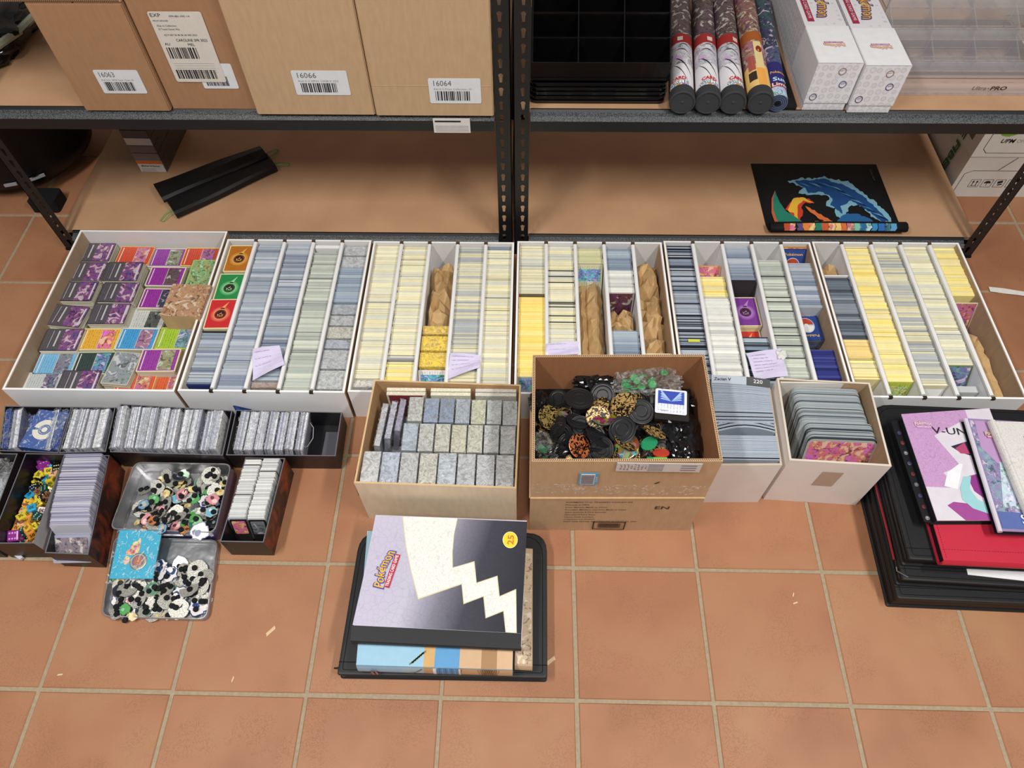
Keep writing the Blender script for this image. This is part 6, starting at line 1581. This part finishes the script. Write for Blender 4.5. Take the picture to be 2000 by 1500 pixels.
# carded pin on turquoise card
P = [at(221, 1038, .040), at(304, 1038, .040), at(308, 1128, .024), at(230, 1128, .024)]; c = sum(P, Vector())/4
t = thing('carded_pin', 'turquoise card with a round pin, in clear film over the lid', 'card', tuple(c)); nrm = (P[1]-P[0]).cross(P[0]-P[3]).normalized()
M = basis((0, 0, 0), P[1]-P[0], P[0]-P[3]); w = (P[1]-P[0]).length/2; h = (P[0]-P[3]).length/2
mb = MB(); mb.prism([(-w, -h), (w, -h), (w, h), (-w, h)], -.0006, 0, 'satin', '1fa6c8', M=M)
for i in range(60):
    x, y, r = U(-w*.9, w*.9), U(-h*.9, h*.9), random.choice((.0004, .0006, .0009)); mb.add([(x+r*math.cos(q*1.05), y+r*math.sin(q*1.05), .0002) for q in range(6)], [tuple(range(6))], 'paper', 'c8ecf4', M)
for (x, y, rx, ry, cl, mt) in ((-.004, .012, .010, .014, 'd8b860', 'art'), (-.012, .004, .009, .006, 'e8a040', 'art'), (-.016, -.012, .006, .009, 'd8a870', 'art'), (.002, .024, .003, .008, 'e0c8a0', 'satin')):
    mb.add([(x+rx*math.cos(q*.7), y+ry*math.sin(q*.7), .0003) for q in range(9)], [tuple(range(9))], mt, cl, M)
mb.build('backing_card', t)
mb = MB(); Mp = M @ Tr(.008, -.014, .0004); mb.lathe([(.0165, 0), (.0165, .0014), (.015, .0018), (.0001, .0018)], 28, 'silver', 'b8a888', M=Mp)
ringp(mb, .0085, .012, .002, '7a5a70', Mp); ringp(mb, .002, .008, .002, 'b0603c', Mp); ringp(mb, .012, .0145, .002, '9a9a90', Mp); mb.build('round_pin', t)
mb = MB(); mb.prism([(-w-.004, -h-.010), (w+.004, -h-.010), (w+.003, h+.004), (-w-.003, h+.004)], .0028, .0031, 'filmsheet', M=M); mb.build('film', t)

# ---------------------------------------------------------------- binders
def zipbinder(lb, q, z0, z1, col='1a1a1c', r=.03, spine=True, name='zip_binder', inner=None):
    """q: front-left, front-right, back-right, back-left; spine at the front edge, rounded far corners"""
    c = (sum(p[0] for p in q)/4, sum(p[1] for p in q)/4); t = thing(name, lb, 'binder', (c[0], c[1], z0))
    def outline(ins, rr):
        qq = inset(q, ins) if ins else q; pts = []
        for i in range(4):
            p = Vector(qq[i]); a = (Vector(qq[i-1])-p).normalized(); b2 = (Vector(qq[(i+1) % 4])-p).normalized(); rx = rr if i >= 2 else .005
            P0, P2 = p+a*rx, p+b2*rx
            for s_ in (0, .2, .4, .6, .8, 1): pts.append(P0.lerp(p, s_).lerp(p.lerp(P2, s_), s_)-Vector(c))
        return pts
    h = z1-z0
    def shell(prof, name_, mt, cl):
        vs = []; n = 24; mb = MB()
        for ins, z in prof: vs += [(p.x, p.y, z) for p in outline(ins, max(.006, r-ins))]
        fs = [(k*n+i, k*n+(i+1) % n, (k+1)*n+(i+1) % n, (k+1)*n+i) for k in range(len(prof)-1) for i in range(n)]
        fs += [tuple(range(n))[::-1], tuple(range((len(prof)-1)*n, len(prof)*n))]; mb.add(vs, fs, mt, cl); return mb.build(name_, t)
    shell([(.002, 0), (0, .001), (0, .0045), (.002, .006)], 'back_cover', 'leather', col)
    shell([(.004, .006), (.003, h*.35), (.0036, h*.45), (.0028, h*.52), (.0036, h*.6), (.004, h-.006)], 'gusset', 'leather', inner or '141416')
    mb = MB()
    for dz in (h*.47, h*.56):
        pts = [(p.x, p.y, dz) for p in outline(.0026, r)]; mb.tube(pts[6:]+pts[:1], .0008, 4, 'satin', '2e3036')
    mb.build('zip', t)
    shell([(.002, h-.006), (0, h-.005), (0, h-.002), (.001, h-.0006), (.004, h)], 'front_cover', 'leather', col)
    # stitched seams
    mb = MB(); pts = [(p.x, p.y, h+.0002) for p in outline(.0085, r)]; mb.tube(pts+[pts[0]], .0005, 4, 'satin', '0c0c0e'); 
    a, b_ = Vector(q[0])-Vector(c), Vector(q[1])-Vector(c); off = (Vector(q[3])-Vector(q[0])).normalized()*.022
    mb.tube([(a.x+off.x, a.y+off.y, h+.0002), (b_.x+off.x, b_.y+off.y, h+.0002)], .0006, 4, 'satin', '0a0a0c'); mb.build('seam', t)
    return t
# middle pile
MQ = [(.0590, .0290), (.4360, .0300), (.4370, .3040), (.0640, .3000)]
tz = zipbinder('black zip-up binder at the bottom of the middle pile', MQ, 0, .034, '1e2023', r=.040)
mb = MB(inv(tz)); mb.tube([(.060, .046, .017), (.052, .044, .014), (.047, .045, .010)], .0016, 5, 'satin', '141416'); mb.build('zip_pull', tz)
def softbook(name, lb, q, z0, z1, spinecol, covercol, mt='satin', pages='d8d4cc', spine='front'):
    c = (sum(p[0] for p in q)/4, sum(p[1] for p in q)/4); t = thing(name, lb, 'binder', (c[0], c[1], z0)); qq = [(p[0]-c[0], p[1]-c[1]) for p in q]; h = z1-z0
    mb = MB(); mb.prism(qq, 0, .0018, mt, covercol); mb.build('back_cover', t)
    ins = inset(qq, .004); mb = MB()
    for k in range(9): mb.prism(ins, .0022+(h-.0044)*k/9, .0022+(h-.0044)*(k+.8)/9, 'paper', jit(pages, .03))
    mb.build('pages', t)['kind'] = 'stuff'
    mb = MB(); mb.prism(qq, h-.0018, h, mt, covercol); mb.build('front_cover', t)
    a, b_, c2_, d_ = [Vector(p) for p in qq]; up = (d_-a).normalized()
    mb = MB(); n = 8; pr = [(-.0045*math.sin(math.pi*k/n), h*k/n) for k in range(n+1)]; vs = []
    for P0 in (a, b_):
        for dy, z in pr: vs.append((P0.x+up.x*dy, P0.y+up.y*dy, z))
    mb.add(vs, [(k, n+1+k, n+2+k, k+1) for k in range(n)]+[tuple(range(n+1)), tuple(range(n+1, 2*n+2))[::-1]], mt, spinecol); mb.build('spine', t)
    return t, qq, h
# beach picture binder, spine at the front
BQ = [(.1010, .0370), (.3740, .0340), (.3760, .2800), (.0880, .2840)]
tb, qq, h = softbook('picture_binder', 'binder with a painted beach scene on its spine, under the top one', BQ, .0345, .078, 'a8cce0', 'a8c8dc', 'gloss')
c = Vector((sum(p[0] for p in BQ)/4, sum(p[1] for p in BQ)/4))
mb = MB()
def onspine(s0, s1, z0, z1, col, mt='satin', skew=0, lift=.0008):
    a, b_ = Vector(BQ[0])-c, Vector(BQ[1])-c; n = 5; vs = []
    for s_ in (s0, s1):
        for k in range(n+1):
            z = z0+(z1-z0)*k/n; p = a.lerp(b_, s_+skew*(k/n)); bulge = -.0045*math.sin(math.pi*min(1, max(0, z/h)))-lift
            vs.append((p.x, p.y+bulge, z))
    mb.add(vs, [(k, n+1+k, n+2+k, k+1) for k in range(n)], mt, col)
for (s0, s1, cl) in ((0, .30, '9cc4dc'), (.30, .43, 'a8c4d4'), (.43, .50, 'c8a070'), (.50, .66, '4f8cc0'), (.66, .80, 'caa07a'), (.80, .90, 'a27c5c'), (.90, 1.0, 'd0ac88')): onspine(s0, s1, .001, h-.001, cl, skew=(.02 if cl == '4f8cc0' else 0))
onspine(.49, .51, .001, h-.001, 'e4ecec', lift=.0014); onspine(.655, .668, .001, h-.001, 'e8dcc8', lift=.0014)
for k in range(14): onspine(.80+.007*k, .802+.007*k, .001, h-.001, '4c3a2c', skew=.03*(-1)**k, lift=.0016)
for k in range(7): onspine(.51+.02*k, .514+.02*k, .001, h-.001, ('8cb8dc', '3a72a8')[k % 2], lift=.0012)
for k in range(9):
    sx = .33; onspine(sx-.04+.012*k, sx-.033+.012*k, h*.16+.001*abs(k-4), h*.36-.0012*abs(k-4), ('4c7c38', '6a9a44')[k % 2], skew=.004*(k-4), lift=.0016)
onspine(.335, .347, h*.36, h*.9, '7a6a50', skew=.08, lift=.0016); mb.build('painted_spine', tb)
mb = MB(); Ms = basis((BQ[0][0]-c.x+.026, BQ[0][1]-c.y-.0072, h*.42), (0, 0, 1), (-1, 0, 0)); logo(mb, Ms, .0095, '5a5a9c', 'e0b070', True, 'b8606c'); mb.build('logo_print', tb)
# front part of its cover peeking out left, with blue top
mb = MB(); mb.prism([(p[0], p[1]) for p in [(BQ[0][0]-c.x, BQ[0][1]-c.y), (BQ[1][0]-c.x, BQ[1][1]-c.y), (BQ[1][0]-c.x, BQ[1][1]-c.y+.05), (BQ[0][0]-c.x, BQ[0][1]-c.y+.05)]], h, h+.0004, 'gloss', 'a4cce4')
for (s0, s1, cl) in ((.43, .50, 'd8b078'), (.50, .66, '6aa4d4'), (.66, .80, 'd8b490'), (.80, .90, 'b08a66'), (.90, 1.0, 'dcb894')):
    a, b_ = Vector(BQ[0])-c, Vector(BQ[1])-c; p, q_ = a.lerp(b_, s0), a.lerp(b_, s1); mb.quad((p.x, p.y, h+.0006), (q_.x, q_.y, h+.0006), (q_.x, q_.y+.05, h+.0006), (p.x, p.y+.05, h+.0006), 'gloss', cl)
for k in range(7):
    p = a.lerp(b_, .34+.012*k); mb.quad((p.x, p.y+.002+.003*k, h+.0008), (p.x+.008, p.y+.006+.003*k, h+.0008), (p.x+.008, p.y+.010+.003*k, h+.0008), (p.x, p.y+.005+.003*k, h+.0008), 'satin', '6a7c58')
mb.build('cover_print', tb)
# tan side booklet
SQ = [(.3775, .0450), (.4090, .0440), (.4085, .2600), (.3780, .2620)]
ts, q2, h2 = softbook('paper_folder', 'tan weathered folder edge showing at the right of the pile', SQ, .0345, .060, 'c0a486', 'b8a080', 'paper')
mb = MB(); mb.prism(rrect(-.0135, .0135, -.105, .098, .004), h2, h2+.0006, 'artmono', 'c8ac84'); mb.build('cover_print', ts)
# top binder, silver to black with jagged white stripe
TQ = [(.0905, .0740), (.3890, .0670), (.3965, .3010), (.1050, .3080)]
tt, qq, h = softbook('display_binder', 'large silver and black binder with a white zigzag, topmost of the pile', TQ, .0790, .1000, '26272b', 'c9c4d6', 'satin', '2a2b2e')
c = Vector((sum(p[0] for p in TQ)/4, sum(p[1] for p in TQ)/4))
def cov(x, y, z=0):
    """zoom pixels on the cover to a point on it"""
    p = at(640+x*.24665, 980+y*.24665, .1002+z); return (p.x-c.x, p.y-c.y, h+.0003+z)
zc = [0]
mb = MB()
def cpoly(px, col, mt='satin', dens=0):
    zc[0] += .00012; pts = [Vector(cov(x, y, zc[0])) for x, y in px]; tr_ = tessellate_polygon([pts]); mb.add(pts, [tuple(k) for k in tr_], mt, col)
FULL = [(205, 975), (395, 112), (1580, 160), (1530, 1040)]
cpoly([(197, 975), (393, 108), (1580, 158), (1534, 1042)], 'c4bfd4', 'coverfade')
cpoly([(190, 978), (1534, 1043), (1530, 1165), (180, 1100)], '2a2b2e', 'leather')
cpoly([(590, 118), (1030, 130), (1002, 260), (990, 400), (992, 520), (1163, 470), (1180, 640), (1345, 585), (1362, 747), (1493, 690), (1497, 1040), (1408, 1034), (1390, 868), (1250, 924), (1232, 752), (1075, 812), (1060, 655), (715, 774), (655, 540), (615, 345)], 'd8cfa8')
cpoly([(597, 118), (1026, 130), (998, 260), (985, 400), (986, 526), (1158, 478), (1175, 648), (1340, 594), (1357, 756), (1489, 700), (1492, 1036), (1414, 1030), (1395, 858), (1256, 914), (1238, 744), (1080, 802), (1064, 645), (720, 762), (662, 540), (622, 345)], 'f0eee8', 'linefigures')
mb.build('cover_print', tt)
mb = MB(); a = Vector(cov(445, 530, .0022)); d = Vector(cov(500, 380, .0022))-Vector(cov(395, 680, .0022)); M = basis(a, d, (-d.y, d.x, 0)); logo(mb, M, .0225, '4a4a94', 'f0b83c', True, 'b83048'); mb.build('logo_print', tt)
mb = MB()                                    # plain round anniversary mark on the dark corner
def oval(x, y, rx, ry, col, ang=0, zz=.0030, n=20):
    pts = []
    for k in range(n):
        a_ = 2*math.pi*k/n; X_, Y_ = rx*math.cos(a_), ry*math.sin(a_); pts.append(cov(x+X_*math.cos(ang)-Y_*math.sin(ang), y+X_*math.sin(ang)+Y_*math.cos(ang), zz))
    mb.add(pts, [tuple(range(n))[::-1]], 'satin', col)
oval(1445, 302, 60, 66, 'ececd0'); oval(1445, 302, 56, 62, 'f2d63a', zz=.0032)
text(mb, '25', .016, 'c87a3a', basis(Vector(cov(1452, 302, .0036)), (.05, 1, 0), (-1, 0, 0)), bold=.02, width=.019)
mb.build('round_mark', tt)

# right pile
def qz(fl, ang, w, d):
    a = math.radians(ang); ex = Vector((math.cos(a), math.sin(a))); ey = Vector((-math.sin(a), math.cos(a))); f = Vector(fl)
    return [tuple(f), tuple(f+ex*w), tuple(f+ex*w+ey*d), tuple(f+ey*d)]
zipbinder('thick black zip-up binder at the bottom of the right pile', qz((1.0870, .1780), -1.5, .36, .385), 0, .052, '19191b', r=.045)
tq = zipbinder('black binder, second from the bottom of the right pile', qz((1.0895, .2030), -2.5, .36, .350), .0525, .084, '1a1a1c', r=.040)
mb = MB(inv(tq)); mb.tube([(1.089, .245, .074), (1.0905, .30, .076), (1.093, .40, .076)], .0022, 6, 'satin', '9c3038'); mb.tube([(1.0885, .230, .076), (1.0865, .222, .078), (1.0925, .212, .086), (1.10, .208, .085)], .0012, 5, 'silver', 'd0d0d4'); mb.build('zip_pull', tq)
t = thing('white_sheet', 'white sheet edge sticking out between the black binders', 'sheet', (1.30, .30, .0843)); mb = MB(); mb.box(-.08, .14, -.094, .10, 0, .0012, 'paper', 'e4e4e6', Matrix.Rotation(-.10, 4, 'Z')); mb.build('sheet', t)
zipbinder('black zip-up binder with stitched cover under the red binder', qz((1.0930, .2290), -2, .36, .335), .0858, .120, '1b1b1d', r=.045)
RQ = qz((1.1400, .2200), -1.8, .36, .282)
tr_, rq, h = softbook('red_binder', 'smooth red binder with stitched spine, upper right pile', RQ, .1205, .1440, 'c22a40', 'c02c42', 'satin', '1a1618')
mb = MB(); c = Vector((sum(p[0] for p in RQ)/4, sum(p[1] for p in RQ)/4)); 
for off in (.020, .001):
    a = Vector(rq[0])+Vector((.004, off)); b_ = Vector(rq[1])+Vector((0, off))
    for k in range(70):
        p = a.lerp(b_, k/70); q_ = a.lerp(b_, (k+.6)/70)
        if off > .01: mb.box(p.x, q_.x, p.y-.0004, p.y+.0004, h, h+.0005, 'satin', '8a1426')
a, b_ = Vector(rq[0])+Vector((.006, .004)), Vector(rq[3])+Vector((.006, 0))
for k in range(60): p = a.lerp(b_, k/60); mb.box(p.x-.0004, p.x+.0004, p.y, p.y+.003, h, h+.0005, 'satin', '8a1426')
mb.build('stitching', tr_)
def minibinder(name, lb, q, z0, z1, cols):
    c = Vector((sum(p[0] for p in q)/4, sum(p[1] for p in q)/4)); t = thing(name, lb, 'binder', (c.x, c.y, z0)); qq = [(p[0]-c.x, p[1]-c.y) for p in q]; h = z1-z0
    mb = MB(); mb.prism([(x-(.004 if i in (0, 3) else 0), y) for i, (x, y) in enumerate(qq)], 0, .0015, 'satin', '15151a'); mb.build('back_cover', t)
    mb = MB(); ins = inset(qq, .003)
    for k in range(5): mb.prism(ins, .002+(h-.004)*k/5, .002+(h-.004)*(k+.7)/5, 'gloss', '2c2c34')
    mb.build('pages', t)['kind'] = 'stuff'
    mb = MB(); mb.prism(qq, h-.0015, h, 'gloss', cols); mb.build('front_cover', t)
    return t, c, h
PQ = [at(1832, 1014, .165), at(1975, 1010, .165), at(1935, 798, .165), at(1762, 808, .165)]; PQ = [(p.x, p.y) for p in PQ]
PQ = [(1.1395, .2865), (1.3100, .2900), (1.3150, .5280), (1.1370, .5115)]
tp, cp, hp = minibinder('ring_binder', 'pink purple ring binder marked V-UN in black pen', PQ, .1445, .1640, 'dcd6e0')
def lay(q, c, h, zz=.0002):
    def f(s_, t_, dz=0): p = bil(q, s_, t_); return (p[0]-c.x, p[1]-c.y, h+zz+dz)
    return f
F = lay(PQ, cp, hp); mb = MB()
def sp(F, pts, col, mt='satin', dz=0): P_ = [Vector(F(a, b_, dz)) for a, b_ in pts]; k_ = tessellate_polygon([P_]); mb.add(P_, [tuple(i) for i in k_], mt, col)
sp(F, [(.0, .38), (.0, 1), (.72, 1), (.72, .92), (.28, .77), (.45, .48), (.24, .42), (.33, .28), (.0, .30)], 'c79bc8', 'linefigures'); sp(F, [(.24, .16), (.60, .12), (.75, .0), (.30, 0), (.16, .13)], 'a04c94', dz=.0001)
sp(F, [(.28, .42), (.45, .50), (.48, .49), (.33, .27), (.20, .30)], 'ecebf0', dz=.0002)
sp(F, [(.48, .38), (.98, .46), (.98, .14), (.66, .12), (.5, .25)], '8c3a86', dz=.0002); sp(F, [(.42, .66), (.62, .70), (.95, .60), (.98, .42), (.80, .46), (.62, .56), (.5, .60)], '2e2c44', dz=.0003); sp(F, [(.46, .64), (.58, .69), (.60, .58), (.50, .59)], 'b04a70', dz=.0004)
band_ = [(.36, .28), (.34, .18), (.42, .10), (.58, .05), (.78, .03), (1.0, .06), (1.0, .13), (.78, .11), (.60, .13), (.50, .18), (.46, .27), (.52, .38), (.44, .38)]
sp(F, band_, '9acdd2', dz=.0005)
mb.build('cover_print', tp); mb = MB()
Ml = Tr(*F(.20, .89, .0008)) @ Matrix.Rotation(-.02, 4, 'Z'); logo(mb, Ml, .0105, 'b07ab8', 'f0d8c8', True, 'c080c0'); mb.build('logo_print', tp)
mb = MB(); text(mb, 'V-UN', .022, '1a1a20', Tr(*F(.46, .80, .001)) @ Matrix.Rotation(-.05, 4, 'Z'), width=.066, bold=0); mb.build('handwriting', tp)
for k in range(9):
    s_ = .05+.1*k; p = bil(PQ, -.045, s_); mb = MB(); mb.lathe([(.0035, 0), (.0042, .0006), (.0042, .0016), (.0024, .0018), (.0022, .0004)], 12, 'silver', ('c8c8cc', 'a85a60', '7a78a0')[k % 3], M=Tr(p[0]-cp.x, p[1]-cp.y, .004)); mb.build('ring_hole', tp)
mb = MB(); mb.prism([(p[0]-cp.x, p[1]-cp.y) for p in [bil(PQ, -.09, .02), bil(PQ, 0, .0), bil(PQ, 0, .99), bil(PQ, -.09, .97)]], .0016, .004, 'satin', '17171c'); mb.build('ring_strip', tp)
MQ2 = [(1.2370, .2620), (1.4000, .2580), (1.4150, .4850), (1.2520, .4950)]
tm2, cm2, hm2 = minibinder('portfolio', 'glossy portfolio with green and purple picture, right frame edge', MQ2, .1645, .1790, '9a84b0')
F = lay(MQ2, cm2, hm2); mb = MB()
for (pl, cl, mt) in (([(.02, .02), (.98, .02), (.98, .98), (.02, .98)], '8a7cae', 'art'), ([(.22, .98), (.98, .98), (.98, .30), (.60, .45), (.38, .72)], '2f7c5c', 'satin'), ([(.40, .98), (.98, .98), (.98, .84), (.50, .88)], 'b0506c', 'satin'), ([(.08, .98), (.30, .98), (.45, .64), (.20, .58), (.06, .72)], 'b894c0', 'satin'), ([(.10, .20), (.40, .18), (.50, .55), (.22, .60)], 'b8c4e0', 'art'), ([(.4, .2), (.62, .2), (.62, .5), (.45, .5)], '8cc060', 'art'), ([(.5, .58), (.62, .55), (.62, .68), (.5, .68)], 'ece8dc', 'satin'), ([(.52, .72), (.62, .7), (.62, .9), (.54, .88)], 'c8502c', 'satin'), ([(.02, .02), (.98, .02), (.98, .14), (.02, .16)], '5a6ca8', 'satin')):
    mb_z = .0001*len(mb.f)/1; sp(F, pl, cl, mt, dz=min(.0001*(1+len(mb.v)//4), .0012))
mb.build('cover_print', tm2); mb = MB(); logo(mb, Tr(*F(.25, .86, .0022)), .0105, '8a6aa0', 'f0d878', True, 'c06080')
text(mb, 'SWORD', .026, '4a6ac0', Tr(*F(.55, .10, .0018)), width=.10, bold=.08); text(mb, 'SWORD', .026, 'e8ecf4', Tr(*F(.55, .10, .0022)), width=.098, bold=.01); mb.build('lettering', tm2)
mb = MB(); p0, p1 = bil(MQ2, 0, 0), bil(MQ2, 0, 1); mb.tube([(p0[0]-cm2.x, p0[1]-cm2.y, hm2-.004), (p1[0]-cm2.x, p1[1]-cm2.y, hm2-.004)], .0045, 10, 'gloss', 'd8d4e0'); mb.build('spine', tm2)
t = thing('portfolio', 'curled white portfolio page with gold word, cut by right frame edge', 'binder', (1.345, .375, .180)); mb = MB(); vs = []; n = 8
for k in range(n+1):
    a = math.pi*k/n; x = -.060+.012*(1-math.cos(a))*.5 if k < n else .08; z = .010*math.sin(a)+.004
    for y in (-.112, .108): vs.append((x if k < n else .09, y+(.01 if y < 0 else 0), z if k < n else .004))
mb.add(vs, [(2*k, 2*k+2, 2*k+3, 2*k+1)[::-1] for k in range(n)], 'linefigures', 'dcd8d4'); o = mb.build('page', t); o.modifiers.new('t', 'SOLIDIFY').thickness = .0012
mb = MB(); logo(mb, Tr(.015, .07, .0125), .012, '6a5a70', 'd8a040', True, '8a4a5a'); mb.build('logo_print', t)

# ---------------------------------------------------------------- small things on the floor
a = at(1932, 565, 0); b_ = at(2010, 576, 0); t = thing('paper_strip', 'torn white paper strip on the tiles at the right edge', 'paper', (a.x, a.y, 0)); mb = MB(inv(t))
P = [at(1931, 560, .002), at(1960, 563, .001), at(1990, 568, .004), at(2015, 572, .002), at(2015, 580, .002), at(1988, 576, .004), at(1962, 573, .001), at(1934, 569, .002)]
mb.add(P, [(0, 7, 6, 1), (1, 6, 5, 2), (2, 5, 4, 3)], 'paper', 'e0dcd8'); o = mb.build('strip', t); o.modifiers.new('t', 'SOLIDIFY').thickness = .0004
CR = [(529, 1233, 13, 50, 'small pale chip alone on the tile between tins and binders'), (1074, 1292, 14, 40, 'wood splinter beside the middle binder pile'), (1553, 1178, 6, 20, 'tiny light crumb right of the middle, farther one'), (1549, 1162, 5, 70, 'tiny light crumb right of the middle, nearest the grout'), (118, 1318, 6, 10, 'tiny light crumb on the lower left tile'), (455, 1327, 6, 80, 'tiny light crumb on the tile left of the binders')]
for u, v, l_, an, lb in CR:
    p = at(u, v, 0); t = thing('wood_chip', lb, 'chip', (p.x, p.y, 0), rz=math.radians(an)); mb = MB(); L_ = l_*.0009; mb.prism([(-L_, -L_*.22), (L_*.8, -L_*.3), (L_, L_*.2), (-L_*.7, L_*.3)], 0, .0016, 'paper', 'd8bc94'); mb.build('chip', t)
for (u, v, an, lb, l_) in ((1472, 387, 30, 'thin wood splinter on the lower right shelf beside the playmat', .010),):
    p = at(u, v, ZL); t = thing('wood_chip', lb, 'chip', (p.x, p.y, ZL), rz=math.radians(an)); mb = MB(); mb.box(-l_, l_, -.001, .001, 0, .001, 'paper', 'd0a884'); mb.build('chip', t)
